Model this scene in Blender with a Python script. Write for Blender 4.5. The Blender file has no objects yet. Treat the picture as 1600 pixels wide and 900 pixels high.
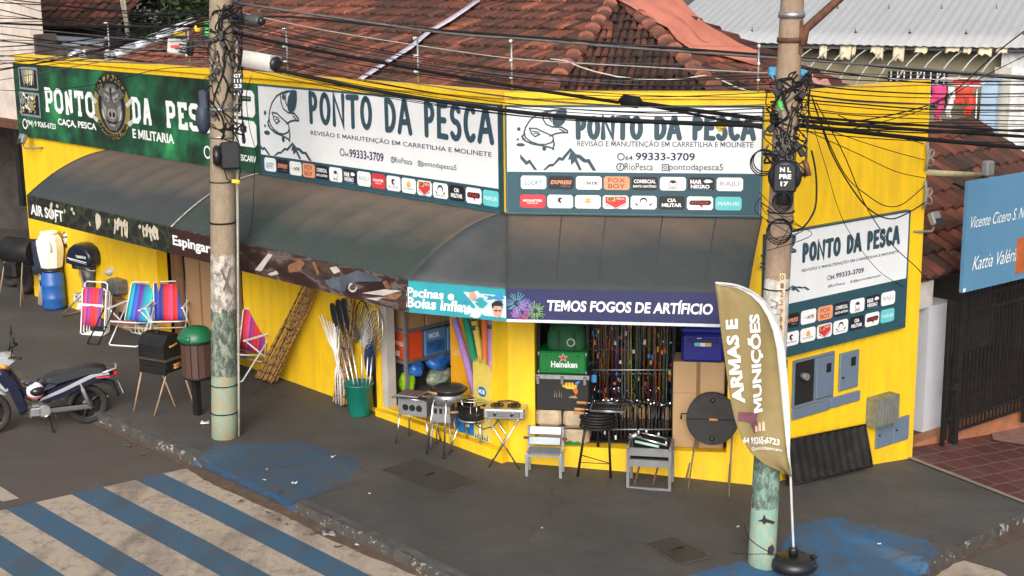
import bpy, math, random
from mathutils import Vector, Matrix
from mathutils.geometry import tessellate_polygon
random.seed(7)
S = bpy.context.scene
COL = S.collection
R = math.radians
# ------------------------------------------------------------------ camera, sky, sun, exposure
FPX, PITCH, ROLL, CAMH = 2280.0, R(12.497), R(-0.698), 6.3
cd = bpy.data.cameras.new("camera"); cam = bpy.data.objects.new("camera", cd); COL.objects.link(cam)
cd.sensor_width = 36; cd.lens = 36 * FPX / 1600; cd.clip_end = 2000; cd.clip_start = .1
c_fw = Vector((0, math.cos(PITCH), -math.sin(PITCH))); c_up0 = Vector((0, math.sin(PITCH), math.cos(PITCH))); c_rt0 = Vector((1, 0, 0))
c_rt = c_rt0 * math.cos(ROLL) + c_up0 * math.sin(ROLL); c_up = c_up0 * math.cos(ROLL) - c_rt0 * math.sin(ROLL)
CAM = Vector((0, 0, CAMH))
mw = Matrix((c_rt, c_up, -c_fw)).transposed().to_4x4(); mw.translation = CAM; cam.matrix_world = mw
S.camera = cam
SUN_EL, SUN_AZ = R(28), R(187)            # azimuth measured clockwise from +Y
wd = bpy.data.worlds.new("World"); S.world = wd; wd.use_nodes = True
wn = wd.node_tree; bg = wn.nodes["Background"]; sky = wn.nodes.new("ShaderNodeTexSky")
sky.sky_type = 'NISHITA'; sky.sun_disc = False; sky.sun_elevation = SUN_EL; sky.sun_rotation = SUN_AZ
sky.air_density = 1.0; sky.dust_density = 5.0; sky.ozone_density = .6
hs = wn.nodes.new("ShaderNodeHueSaturation"); hs.inputs["Saturation"].default_value = .32
wn.links.new(sky.outputs[0], hs.inputs["Color"]); wn.links.new(hs.outputs[0], bg.inputs[0]); bg.inputs[1].default_value = .12
sd = bpy.data.lights.new("sun", 'SUN'); so = bpy.data.objects.new("sun", sd); COL.objects.link(so)
sd.energy = 1.25; sd.angle = R(40); sd.color = (1, .93, .83)
so.rotation_euler = Vector((-math.sin(SUN_AZ) * math.cos(SUN_EL), -math.cos(SUN_AZ) * math.cos(SUN_EL), -math.sin(SUN_EL))).to_track_quat('-Z', 'Y').to_euler()
so.location = (6, -6, 30)
S.view_settings.view_transform = 'Standard'; S.view_settings.look = 'None'; S.view_settings.gamma = 1
S.view_settings.exposure = .64
S.render.engine = 'CYCLES'; S.cycles.max_bounces = 6; S.cycles.diffuse_bounces = 3; S.cycles.glossy_bounces = 2
S.cycles.transmission_bounces = 3; S.cycles.transparent_max_bounces = 6; S.cycles.caustics_reflective = False; S.cycles.caustics_refractive = False
S.cycles.use_denoising = True
# ------------------------------------------------------------------ places
GX = [(-60, .15), (-14, .15), (-6, .14), (-3.5, .12), (-1.6, .07), (0, 0), (1.5, -.07), (3.05, -.18), (4.2, -.33), (5.6, -.53), (7.2, -.75), (9, -.97), (14, -1.3), (60, -1.3)]
def gz(x):                                  # height of the sloping pavement: it falls towards the right-hand street
    for (a, za), (b, zb) in zip(GX, GX[1:]):
        if x <= b: return za + (zb - za) * (x - a) / (b - a)
    return GX[-1][1]
def ray(px, py): return c_fw * FPX + c_rt * (px - 800) - c_up * (py - 450)
def at(px, py, dz=0.0):                     # the point of the pavement seen at a pixel of the photograph
    d = ray(px, py); z = 0.0
    for _ in range(30):
        q = CAM + d * ((z + dz - CAMH) / d.z); z = .5 * z + .5 * gz(q.x)
    return Vector((q.x, q.y, gz(q.x) + dz))
def dep(px, py, D): return CAM + ray(px, py) * (D / FPX)
class Frame:
    def __init__(s, o, ang):
        s.o = Vector(o); s.a = ang; s.x = Vector((math.cos(ang), math.sin(ang), 0)); s.y = Vector((-math.sin(ang), math.cos(ang), 0)); s.z = Vector((0, 0, 1))
    def w(s, x, y, z): return s.o + s.x * x + s.y * y + s.z * z
    def inv(s, p): q = Vector(p) - s.o; return Vector((q.dot(s.x), q.dot(s.y), q.z))
    def hit(s, px, py, y=0.0):              # the point seen at a pixel on the plane y of this frame, as frame coordinates
        d = ray(px, py); t = ((s.o + s.y * y - CAM).dot(s.y)) / d.dot(s.y); return s.inv(CAM + d * t)
W0 = Frame((0, 0, 0), 0)
aL = R(-43.72); aM = R(-81.19); aR = R(52.33)
dL = Vector((math.sin(aL), math.cos(aL), 0)); dM = -Vector((math.sin(aM), math.cos(aM), 0)); dR = Vector((math.sin(aR), math.cos(aR), 0))
C0 = Vector((-.0607, 17.9916, 0)); C1 = C0 + dM * 3.15
FL = Frame(C0, math.atan2(-dL.y, -dL.x)); FM = Frame(C0, math.atan2(dM.y, dM.x)); FR = Frame(C1, math.atan2(dR.y, dR.x))
# ------------------------------------------------------------------ mesh builder
ORG = {}
class MB:
    def __init__(s): s.v = []; s.f = []; s.m = []; s.t = []; s.sm = []; s.mi = 0; s.ti = 0.0
    def face(s, idx, smooth=False): s.f.append(tuple(idx)); s.m.append(s.mi); s.t.append(s.ti); s.sm.append(smooth)
    def pts(s, ps): n = len(s.v); s.v.extend([tuple(p) for p in ps]); return n
    def box(s, a, b, rot=None, piv=None, taper=0):
        x0, y0, z0 = a; x1, y1, z1 = b; t = taper
        ps = [Vector(p) for p in ((x0, y0, z0), (x1, y0, z0), (x1, y1, z0), (x0, y1, z0), (x0 + t, y0 + t, z1), (x1 - t, y0 + t, z1), (x1 - t, y1 - t, z1), (x0 + t, y1 - t, z1))]
        if rot is not None:
            c = Vector(piv) if piv is not None else (Vector(a) + Vector(b)) / 2
            ps = [c + rot @ (p - c) for p in ps]
        n = s.pts(ps)
        for q in ((0, 3, 2, 1), (4, 5, 6, 7), (0, 1, 5, 4), (1, 2, 6, 5), (2, 3, 7, 6), (3, 0, 4, 7)): s.face([n + i for i in q])
        return s
    def rbox(s, a, b, r=.02, rot=None, piv=None):      # box with chamfered vertical and horizontal edges
        x0, y0, z0 = a; x1, y1, z1 = b
        def ring(z, i): return [(x0 + r + i, y0 + i, z), (x1 - r - i, y0 + i, z), (x1 - i, y0 + r + i, z), (x1 - i, y1 - r - i, z), (x1 - r - i, y1 - i, z), (x0 + r + i, y1 - i, z), (x0 + i, y1 - r - i, z), (x0 + i, y0 + r + i, z)]
        rings = [ring(z0, r * .7), ring(z0 + r, 0), ring(z1 - r, 0), ring(z1, r * .7)]
        ps = [Vector(p) for q in rings for p in q]
        if rot is not None:
            c = Vector(piv) if piv is not None else (Vector(a) + Vector(b)) / 2
            ps = [c + rot @ (p - c) for p in ps]
        n = s.pts(ps)
        for k in range(3):
            for i in range(8): j = (i + 1) % 8; s.face((n + k * 8 + i, n + k * 8 + j, n + k * 8 + 8 + j, n + k * 8 + 8 + i))
        s.face([n + i for i in range(7, -1, -1)]); s.face([n + 24 + i for i in range(8)])
        return s
    def tube(s, ps, r, n=6, cap=True, closed=False):
        ps = [Vector(p) for p in ps]; m = len(ps); rr = r if isinstance(r, (list, tuple)) else [r] * m
        rings = []; u = None
        for i, p in enumerate(ps):
            if closed: d = ps[(i + 1) % m] - ps[i - 1]
            else: d = (ps[min(i + 1, m - 1)] - ps[max(i - 1, 0)])
            if d.length < 1e-9: d = Vector((0, 0, 1))
            d.normalize()
            if u is None: u = d.orthogonal().normalized()
            else:
                u = u - d * u.dot(d)
                u = u.normalized() if u.length > 1e-6 else d.orthogonal().normalized()
            w = d.cross(u)
            rings.append(s.pts([p + (u * math.cos(2 * math.pi * k / n) + w * math.sin(2 * math.pi * k / n)) * rr[i] for k in range(n)]))
        for i in range(m if closed else m - 1):
            a = rings[i]; b = rings[(i + 1) % m]
            for k in range(n): l = (k + 1) % n; s.face((a + k, a + l, b + l, b + k), True)
        if cap and not closed:
            s.face([rings[0] + k for k in range(n - 1, -1, -1)]); s.face([rings[-1] + k for k in range(n)])
        return s
    def lathe(s, prof, c=(0, 0, 0), ax=(0, 0, 1), n=20, smooth=True, sx=1.0):   # prof: (radius, height) pairs
        c = Vector(c); ax = Vector(ax).normalized(); u = ax.orthogonal().normalized()
        if abs(ax.z) > .99: u = Vector((1, 0, 0))
        w = ax.cross(u); rings = []
        for r, h in prof: rings.append(s.pts([c + ax * h + (u * math.cos(2 * math.pi * k / n) * sx + w * math.sin(2 * math.pi * k / n)) * max(r, 1e-4) for k in range(n)]))
        for a, b in zip(rings, rings[1:]):
            for k in range(n): l = (k + 1) % n; s.face((a + k, a + l, b + l, b + k), smooth)
        s.face([rings[0] + k for k in range(n - 1, -1, -1)]); s.face([rings[-1] + k for k in range(n)])
        return s
    def ell(s, c, r, n=12, m=8, rot=None):
        prof = []; c = Vector(c); r = Vector(r); rings = []
        for i in range(m + 1):
            t = math.pi * i / m; q = []
            for k in range(n):
                a = 2 * math.pi * k / n; p = Vector((math.sin(t) * math.cos(a) * r.x, math.sin(t) * math.sin(a) * r.y, -math.cos(t) * r.z))
                q.append(c + (rot @ p if rot is not None else p))
            rings.append(s.pts(q))
        for a, b in zip(rings, rings[1:]):
            for k in range(n): l = (k + 1) % n; s.face((a + k, a + l, b + l, b + k), True)
        return s
    def torus(s, c, ax, R_, r, n=20, m=8):
        c = Vector(c); ax = Vector(ax).normalized(); u = ax.orthogonal().normalized(); w = ax.cross(u)
        return s.tube([c + (u * math.cos(2 * math.pi * k / n) + w * math.sin(2 * math.pi * k / n)) * R_ for k in range(n)], r, m, closed=True)
    def flat(s, poly, y):                   # polygon in the frame's x-z plane at depth y, facing -y
        p3 = [Vector((x, y, z)) for x, z in poly]; n = s.pts(p3)
        for t in tessellate_polygon([[Vector((x, z, 0)) for x, z in poly]]):
            a, b, c = [poly[i] for i in t]
            if (b[0] - a[0]) * (c[1] - a[1]) - (b[1] - a[1]) * (c[0] - a[0]) < 0: t = t[::-1]
            s.face([n + i for i in t])
        return s
    def prism(s, poly, y0, y1):             # polygon in x-z extruded from y0 to y1
        k = len(poly); n = s.pts([(x, y0, z) for x, z in poly] + [(x, y1, z) for x, z in poly])
        for t in tessellate_polygon([[Vector((x, z, 0)) for x, z in poly]]):
            s.face([n + i for i in t]); s.face([n + k + i for i in t[::-1]])
        for i in range(k): j = (i + 1) % k; s.face((n + i, n + j, n + k + j, n + k + i))
        return s
    def ngz(s, poly, z):                    # flat polygon on the ground
        n = s.pts([(x, y, z) for x, y in poly])
        for t in tessellate_polygon([[Vector((x, y, 0)) for x, y in poly]]): s.face([n + i for i in t])
        return s
    def sheet(s, rows, smooth=True):        # grid of points
        n0 = None; w = len(rows[0]); n = s.pts([p for r_ in rows for p in r_])
        for i in range(len(rows) - 1):
            for j in range(w - 1): a = n + i * w + j; s.face((a, a + 1, a + w + 1, a + w), smooth)
        return s
    def add(s, o, M=None):
        n = len(s.v); s.v.extend([tuple(M @ Vector(p)) for p in o.v] if M is not None else o.v)
        s.f.extend([tuple(i + n for i in f) for f in o.f]); s.m.extend(o.m); s.t.extend(o.t); s.sm.extend(o.sm); return s
def build(name, mb, mats, parent=None, loc=(0, 0, 0), frame=W0):
    if not isinstance(mats, (list, tuple)): mats = [mats]
    o3 = Vector(ORG[parent.name]) if parent is not None else Vector(loc)
    me = bpy.data.meshes.new(name); me.from_pydata([tuple(Vector(p) - o3) for p in mb.v], [], mb.f)
    for m in mats: me.materials.append(m)
    me.polygons.foreach_set("material_index", mb.m); me.polygons.foreach_set("use_smooth", mb.sm)
    if any(mb.t):
        at_ = me.attributes.new("tint", 'FLOAT', 'FACE'); at_.data.foreach_set("value", mb.t)
    me.update()
    o = bpy.data.objects.new(name, me); COL.objects.link(o)
    if parent is not None: o.parent = parent; ORG[o.name] = tuple(o3)
    else: o.location = frame.w(*loc); o.rotation_euler = (0, 0, frame.a); ORG[o.name] = tuple(loc)
    return o
def props(o, label=None, cat=None, group=None, kind=None):
    for k, v in (("label", label), ("category", cat), ("group", group), ("kind", kind)):
        if v: o[k] = v
    return o
def thing(name, label, cat, loc=(0, 0, 0), frame=W0, group=None):
    o = bpy.data.objects.new(name, None); COL.objects.link(o); o.empty_display_size = .1
    o.location = frame.w(*loc); o.rotation_euler = (0, 0, frame.a); ORG[o.name] = tuple(loc)
    return props(o, label, cat, group)
def solo(name, mb, mats, label, cat, loc=(0, 0, 0), frame=W0, group=None):
    return props(build(name, mb, mats, None, loc, frame), label, cat, group)
def struct(name, mb, mats): return props(build(name, mb, mats), kind="structure")
def copy_tree(o, parent=None):
    c = o.copy(); COL.objects.link(c)
    if parent is not None: c.parent = parent
    ORG[c.name] = ORG[o.name]
    for ch in list(o.children): copy_tree(ch, c)
    return c
# ------------------------------------------------------------------ lettering
TXT = {}
def glyphs(s, bold, shear, align='LEFT', lead=1.0, space=1.0):
    k = (s, bold, shear, align, lead, space)
    if k not in TXT:
        cu = bpy.data.curves.new("lettering", 'FONT'); cu.body = s; cu.offset = bold; cu.resolution_u = 3; cu.align_x = align; cu.space_line = lead; cu.space_character = space
        ob = bpy.data.objects.new("lettering", cu); me = bpy.data.meshes.new_from_object(ob)
        vs = [v.co.copy() for v in me.vertices]; fs = [tuple(p.vertices) for p in me.polygons]
        if 'M' in s and bold > 0:               # the bold offset fills the letter M: draw that letter afresh
            par = list(range(len(vs)))
            def fd(i):
                while par[i] != i: par[i] = par[par[i]]; i = par[i]
                return i
            for f in fs:
                for i in f[1:]: par[fd(i)] = fd(f[0])
            isl = {}
            for f in fs: isl.setdefault(fd(f[0]), []).append(f)
            for ff in isl.values():
                ii = {i for f in ff for i in f}; xa, xb = min(vs[i].x for i in ii), max(vs[i].x for i in ii); ya, yb = min(vs[i].y for i in ii), max(vs[i].y for i in ii)
                ar = sum(abs(sum(vs[f[k]].x * vs[f[k - 1]].y - vs[f[k - 1]].x * vs[f[k]].y for k in range(len(f)))) / 2 for f in ff)
                if len(ff) > 12 and ar > .82 * (xb - xa) * (yb - ya):
                    for f in ff: fs.remove(f)
                    t_ = min(.30, (.085 + 2 * bold) / (xb - xa)); n = len(vs); pm = [(0, 0), (0, 1), (t_ * 1.15, 1), (.5, .48), (1 - t_ * 1.15, 1), (1, 1), (1, 0), (1 - t_, 0), (1 - t_, .60), (.5 + t_ * .3, .12), (.5 - t_ * .3, .12), (t_, .60), (t_, 0)]
                    vs += [Vector((xa + a * (xb - xa), ya + c * (yb - ya), 0)) for a, c in pm]
                    for q in tessellate_polygon([[Vector((a, c, 0)) for a, c in pm]]): fs.append(tuple(n + i for i in q))
        for v in vs: v.x += shear * v.y
        bpy.data.objects.remove(ob); bpy.data.curves.remove(cu); bpy.data.meshes.remove(me)
        xs = [v.x for v in vs]; ys = [v.y for v in vs]; x0, x1, y0, y1 = min(xs), max(xs), min(ys), max(ys)
        TXT[k] = ([((v.x - x0) / (x1 - x0), (v.y - y0) / (y1 - y0)) for v in vs], fs, (x1 - x0) / (y1 - y0))
    return TXT[k]
def txt(mb, s, x, z, w, h, y, bold=.012, shear=0.0, align='LEFT', lead=1.0, rot=None, space=1.0):
    vs, fs, asp = glyphs(s, bold, shear, align, lead, space)
    if w is None: w = h * asp
    n = mb.pts([(x + a * w, y, z + b * h) for a, b in vs])
    for f in fs: mb.face([n + i for i in f])
    return w
def ptxt(mb, F, s, p0, p1, y, **k):          # p0 lower-left, p1 upper-right of the writing as seen on the face
    a = F.hit(*p0, y); b = F.hit(*p1, y); txt(mb, s, a.x, a.z, b.x - a.x, b.z - a.z, y, **k)
def ribbon(mb, ps, r, y, caps=True, closed=False):   # one brush stroke in the x-z plane
    ps = [Vector((p[0], p[1])) for p in ps]; m = len(ps); L_ = []; R_ = []
    for i in range(m):
        if closed: a = ps[i] - ps[i - 1]; b = ps[(i + 1) % m] - ps[i]
        else: a = ps[i] - ps[max(i - 1, 0)] if i else ps[1] - ps[0]; b = ps[min(i + 1, m - 1)] - ps[i] if i < m - 1 else ps[-1] - ps[-2]
        a.normalize(); b.normalize(); d = (a + b); d = d.normalized() if d.length > 1e-6 else a
        k = r / max(.5, d.dot(a)); nn = Vector((-d.y, d.x)) * k; L_.append(ps[i] + nn); R_.append(ps[i] - nn)
    n = mb.pts([(p.x, y, p.y) for q in zip(L_, R_) for p in q])
    for i in range(m if closed else m - 1):
        j = (i + 1) % m; mb.face((n + 2 * i, n + 2 * i + 1, n + 2 * j + 1, n + 2 * j))
    if caps and not closed:
        for e, d in ((0, ps[0] - ps[1]), (m - 1, ps[-1] - ps[-2])):
            a0 = math.atan2(d.y, d.x); q = [ps[e] + Vector((math.cos(a0 + t), math.sin(a0 + t))) * r for t in [-math.pi / 2 + math.pi * k / 6 for k in range(7)]]
            c = mb.pts([(p.x, y, p.y) for p in q]); mb.face([c + i for i in range(7)])
def arc(cx, cz, rx, rz, a0, a1, n=9): return [(cx + rx * math.cos(R(a0 + (a1 - a0) * i / n)), cz + rz * math.sin(R(a0 + (a1 - a0) * i / n))) for i in range(n + 1)]
HAND = {  # brush letters in a unit box: lists of strokes
 'P': [[(.12, 0), (.1, 1)], [(.1, .97)] + arc(.42, .72, .42, .25, 85, -100, 8) + [(.14, .42)]],
 'O': [arc(.5, .5, .42, .48, 90, 445, 16)], 'D': [[(.12, .02), (.1, .98)], [(.1, .98)] + arc(.3, .5, .58, .48, 80, -85, 9) + [(.12, .02)]],
 'N': [[(.08, 0), (.1, 1), (.88, 0), (.9, 1)]], 'T': [[(.0, .97), (1, .99)], [(.52, .97), (.5, 0)]],
 'A': [[(0, 0), (.45, 1), (.55, 1), (1, 0)], [(.2, .32), (.8, .34)]],
 'E': [[(.9, 1), (.12, .98), (.1, .02), (.95, 0)], [(.1, .52), (.75, .52)]],
 'S': [arc(.5, .74, .38, .24, 30, 255, 9) + arc(.48, .25, .42, .26, 80, -150, 9)], 'C': [arc(.55, .5, .45, .5, 50, 310, 13)]}
def brush(mb, s, x, z, w, h, pen, y, gap=.28, wd={'O': .78, 'D': .75, 'A': .82, 'P': .62, 'E': .62, 'S': .66, 'T': .8, 'N': .92, 'C': .72}):
    tot = sum(wd.get(c, .55) for c in s) + gap * (len(s) - 1); u = w / tot; cx = x; k = 0
    for c in s:
        cw = wd.get(c, .55) * u
        for st in HAND.get(c, []):
            ribbon(mb, [(cx + a * cw, z + b * h) for a, b in st], pen, y - .0006 * (k % 3)); k += 1
        cx += cw + gap * u
def slab(mb, s, x, z, w, h, pen, y):         # block letters with square feet
    u = w / (len(s) * 1.0 - .14); k = 0
    for i, c in enumerate(s):
        cx = x + i * u; cw = u * .86; p = pen / 2
        X = lambda a: cx + p + a * (cw - pen)
        Z = lambda b: z + p + b * (h - pen)
        oct_ = [(.3, 0), (.7, 0), (1, .18), (1, .82), (.7, 1), (.3, 1), (0, .82), (0, .18)]
        st = {'P': [[(.2, 0), (.2, 1)], [(-.05, 0), (.5, 0)], [(-.05, 1), (.75, 1), (1, .88), (1, .55), (.75, .45), (.2, .45)]],
              'O': [oct_ + [oct_[0]]], 'N': [[(.15, 0), (.15, 1)], [(.1, 1), (.88, 0)], [(.85, 0), (.85, 1)], [(-.05, 0), (.4, 0)], [(.6, 1), (1.05, 1)]],
              'T': [[(.5, 0), (.5, 1)], [(0, .75), (0, 1), (1, 1), (1, .75)], [(.22, 0), (.78, 0)]],
              'D': [[(.2, 0), (.2, 1)], [(-.05, 0), (.7, 0), (1, .2), (1, .8), (.7, 1), (-.05, 1)]],
              'A': [[(.12, 0), (.42, 1), (.58, 1), (.88, 0)], [(.25, .32), (.75, .32)], [(-.08, 0), (.32, 0)], [(.68, 0), (1.08, 0)]],
              'E': [[(.2, 0), (.2, 1)], [(-.05, 0), (1, 0), (1, .22)], [(-.05, 1), (1, 1), (1, .78)], [(.2, .52), (.7, .52)]],
              'S': [[(1, .75), (1, .88), (.8, 1), (.2, 1), (0, .86), (0, .65), (.18, .54), (.82, .46), (1, .34), (1, .14), (.8, 0), (.2, 0), (0, .12), (0, .26)]],
              'C': [[(1, .7), (1, .82), (.7, 1), (.3, 1), (0, .82), (0, .18), (.3, 0), (.7, 0), (1, .18), (1, .3)]], ' ': []}[c]
        for q in st: ribbon(mb, [(X(a), Z(b)) for a, b in q], p, y - .0006 * (k % 4), caps=False); k += 1
# ------------------------------------------------------------------ materials
MATS = {}
def nt(name):
    m = bpy.data.materials.new(name); m.use_nodes = True; t = m.node_tree; return m, t, t.nodes["Principled BSDF"]
def lk(t, a, b): t.links.new(a, b)
def noise(t, scale, detail=5, rough=.6, vec=None, stretch=None, coord="Object"):
    tc = t.nodes.new("ShaderNodeTexCoord"); n = t.nodes.new("ShaderNodeTexNoise"); n.inputs["Scale"].default_value = scale; n.inputs["Detail"].default_value = detail; n.inputs["Roughness"].default_value = rough
    src = tc.outputs[coord]
    if stretch:
        mp = t.nodes.new("ShaderNodeMapping"); mp.inputs["Scale"].default_value = stretch; lk(t, src, mp.inputs[0]); src = mp.outputs[0]
    lk(t, src, n.inputs["Vector"]); return n.outputs["Fac"]
def ramp(t, fac, stops):
    r = t.nodes.new("ShaderNodeValToRGB"); e = r.color_ramp.elements
    while len(e) < len(stops): e.new(.5)
    for q, (p, c) in zip(e, stops): q.position = p; q.color = (*c, 1) if len(c) == 3 else c
    lk(t, fac, r.inputs[0]); return r.outputs[0]
def mixc(t, fac, a, b, mode='MIX'):
    m = t.nodes.new("ShaderNodeMix"); m.data_type = 'RGBA'; m.blend_type = mode
    for s_, v in ((m.inputs[0], fac), (m.inputs[6], a), (m.inputs[7], b)):
        if hasattr(v, "links"): lk(t, v, s_)
        elif isinstance(v, (int, float)): s_.default_value = v
        else: s_.default_value = (*v, 1)
    return m.outputs[2]
def bumpn(t, b, h, strength, dist=.02):
    n = t.nodes.new("ShaderNodeBump"); n.inputs["Strength"].default_value = strength; n.inputs["Distance"].default_value = dist; lk(t, h, n.inputs["Height"]); lk(t, n.outputs[0], b.inputs["Normal"])
def mat(name, c, rough=.6, var=.18, scale=6, metal=0, bump=0, bscale=60, dirt=None, damt=.5, dscale=3, stretch=None, spec=None, dstretch=None):
    if name in MATS: return MATS[name]
    m, t, b = nt(name); f = noise(t, scale, 6, .65, stretch=stretch)
    lo = tuple(x * (1 - var) for x in c); hi = tuple(min(1, x * (1 + var)) for x in c)
    col = ramp(t, f, [(.3, lo), (.7, hi)])
    if dirt:
        g = noise(t, dscale, 8, .7, stretch=dstretch); g2 = ramp(t, g, [(.5 - .1, (0, 0, 0)), (.72, (damt,) * 3)]); col = mixc(t, g2, col, dirt)
    lk(t, col, b.inputs["Base Color"]); b.inputs["Roughness"].default_value = rough; b.inputs["Metallic"].default_value = metal
    if spec is not None: b.inputs["Specular IOR Level"].default_value = spec
    if bump: bumpn(t, b, noise(t, bscale, 4), bump)
    MATS[name] = m; return m
def srgb(r, g, b): return tuple((x / 255 / 12.92) if x <= 10 else ((x / 255 + .055) / 1.055) ** 2.4 for x in (r, g, b))
WALLY = mat("yellow_wall_paint", (.86, .535, .006), .62, .035, 2.2, bump=.12, bscale=45, dirt=(.36, .23, .04), damt=.42, dscale=3.0, dstretch=(1.6, 1.6, .28))
NAVY = mat("navy_print", (.028, .062, .092), .5, .1); SIGNW = mat("white_sign_vinyl", (.72, .745, .775), .45, .03, 1.2, dirt=(.56, .56, .55), damt=.3, dscale=2, stretch=(2, 1, .3))
TEAL = mat("dark_teal_print", (.022, .072, .098), .45, .12); WHITE = mat("white_print", (.78, .79, .8), .5, .05); BLACKP = mat("black_print", (.012, .012, .018), .5, .1)
BLACK = mat("black_paint", (.012, .012, .013), .5, .25, dirt=(.04, .035, .03), damt=.25, spec=.25); BLACKPL = mat("black_plastic", (.012, .013, .016), .38, .2)
STEEL = mat("galvanised_steel", (.38, .40, .42), .42, .2, 14, metal=.75, dirt=(.2, .17, .14), damt=.4); CHROME = mat("chrome", (.7, .7, .72), .18, .05, metal=1)
ALU = mat("aluminium_sheet", (.55, .56, .58), .35, .15, 20, metal=.9); WTUBE = mat("white_tube_paint", (.78, .79, .82), .35, .06)
WOOD = mat("turned_wood", (.42, .2, .07), .55, .25, 30, stretch=(1, 1, .1)); CARD = mat("brown_cardboard", (.34, .205, .105), .8, .1, 3, dirt=(.2, .12, .06), damt=.3)
RUST = mat("rusty_iron", (.075, .03, .018), .8, .5, 20, dirt=(.16, .06, .025), damt=.8, dscale=9)
RUBBER = mat("tyre_rubber", (.014, .013, .012), .8, .3, 15, dirt=(.06, .045, .035), damt=.4); GREYP = mat("grey_paint", (.17, .18, .19), .5, .15, 9, dirt=(.08, .06, .05), damt=.4)
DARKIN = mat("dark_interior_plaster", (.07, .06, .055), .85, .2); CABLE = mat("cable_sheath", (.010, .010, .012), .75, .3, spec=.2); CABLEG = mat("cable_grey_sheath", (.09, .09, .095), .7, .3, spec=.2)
RED = mat("red_plastic", (.5, .02, .018), .45, .1); BLUEP = mat("blue_plastic", (.015, .10, .36), .4, .12, dirt=(.04, .08, .2), damt=.4)
# ------------------------------------------------------------------ ground, road, pavement
import bmesh
KA = Vector((-.71, 14.38)); kd = Vector((.683, -.730)).normalized(); KB = Vector((4.88, 15.79)); ke = Vector((-.658, -.753)).normalized()
kerb = [KA - kd * 40] + [KA - kd * (.25 * i) for i in range(60, -6, -1)]
q0, q2, q1 = KA + kd * 1.25, KB + ke * 2.9, Vector((1.544, 11.97))
kerb += [q0 * (1 - t) ** 2 + q1 * 2 * t * (1 - t) + q2 * t * t for t in [i / 14 for i in range(1, 14)]]
kerb += [KB + ke * (2.9 - .2 * i) for i in range(0, 48)] + [KB - ke * 30]
ks = [0.0]
for a, b in zip(kerb, kerb[1:]): ks.append(ks[-1] + (b - a).length)
def kpar(p):                                 # nearest point of the kerb: (run along it, distance)
    best = (1e9, 0)
    for i in range(len(kerb) - 1):
        a = kerb[i]; d = kerb[i + 1] - a; l2 = d.length_squared; t = max(0, min(1, (p - a).dot(d) / l2)) if l2 else 0; e = (p - a - d * t).length
        if e < best[0]: best = (e, ks[i] + t * math.sqrt(l2))
    return best[1], best[0]
sA = kpar(Vector((-4.11, 18.24)))[0]; sB = kpar(Vector((-2.47, 16.46)))[0]; sC = kpar(Vector((1.0, 12.9)))[0]; sD = kpar(Vector((4.72, 15.6)))[0]
def ss(t): t = max(0, min(1, t)); return t * t * (3 - 2 * t)
def dip_s(s):
    return max(ss((s - sA) / .35) * ss((sB - s) / .3), ss((s - sC) / .3) * ss((sD - s) / .25))
def dip(p):
    s, d = kpar(p); return .13 * dip_s(s) * max(0, 1 - d / 1.25)
def pavz(x, y): return gz(x) - dip(Vector((x, y)))
def on_road(px, py): return at(px, py, -.15)
blueA = [at(*p).xy for p in ((316, 703), (330, 697), (380, 692), (432, 690), (470, 690), (500, 699), (540, 711), (563, 722), (548, 740), (520, 756), (490, 772), (472, 784), (455, 794), (425, 800), (375, 775), (340, 745))]
blueB = [at(*p).xy for p in ((1040, 908), (1160, 876), (1188, 886), (1225, 850), (1240, 822), (1275, 812), (1317, 808), (1340, 821), (1363, 822), (1400, 832), (1453, 845), (1470, 866), (1480, 890), (1470, 960), (1200, 1020), (1000, 980))]
def sdist(p, poly):
    ins = False; best = 1e9; n = len(poly)
    for i in range(n):
        a, b = poly[i], poly[(i + 1) % n]; d = b - a; t = max(0, min(1, (p - a).dot(d) / d.length_squared)); best = min(best, (p - a - d * t).length)
        if (a.y > p.y) != (b.y > p.y) and p.x < (b.x - a.x) * (p.y - a.y) / (b.y - a.y) + a.x: ins = not ins
    return best if ins else -best
def cut_mesh(poly, xs, ys):
    bm = bmesh.new(); bm.faces.new([bm.verts.new((p[0], p[1], 0)) for p in poly]); bmesh.ops.triangulate(bm, faces=bm.faces[:])
    for ax, ls in (((1, 0, 0), xs), ((0, 1, 0), ys)):
        for l in ls: bmesh.ops.bisect_plane(bm, geom=bm.verts[:] + bm.edges[:] + bm.faces[:], plane_co=(l if ax[0] else 0, l if ax[1] else 0, 0), plane_no=ax)
    return bm
def frange(a, b, d): return [a + i * d for i in range(int((b - a) / d) + 1)]
gxs = [x for x, _ in GX[1:-1]]
def done(name, bm, m, attr=None):
    me = bpy.data.meshes.new(name); bm.to_mesh(me); bm.free(); me.materials.append(m)
    if attr: a = me.attributes.new("paint", 'FLOAT', 'POINT'); a.data.foreach_set("value", attr(me))
    o = bpy.data.objects.new(name, me); COL.objects.link(o); ORG[o.name] = (0, 0, 0); return props(o, kind="structure")
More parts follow.
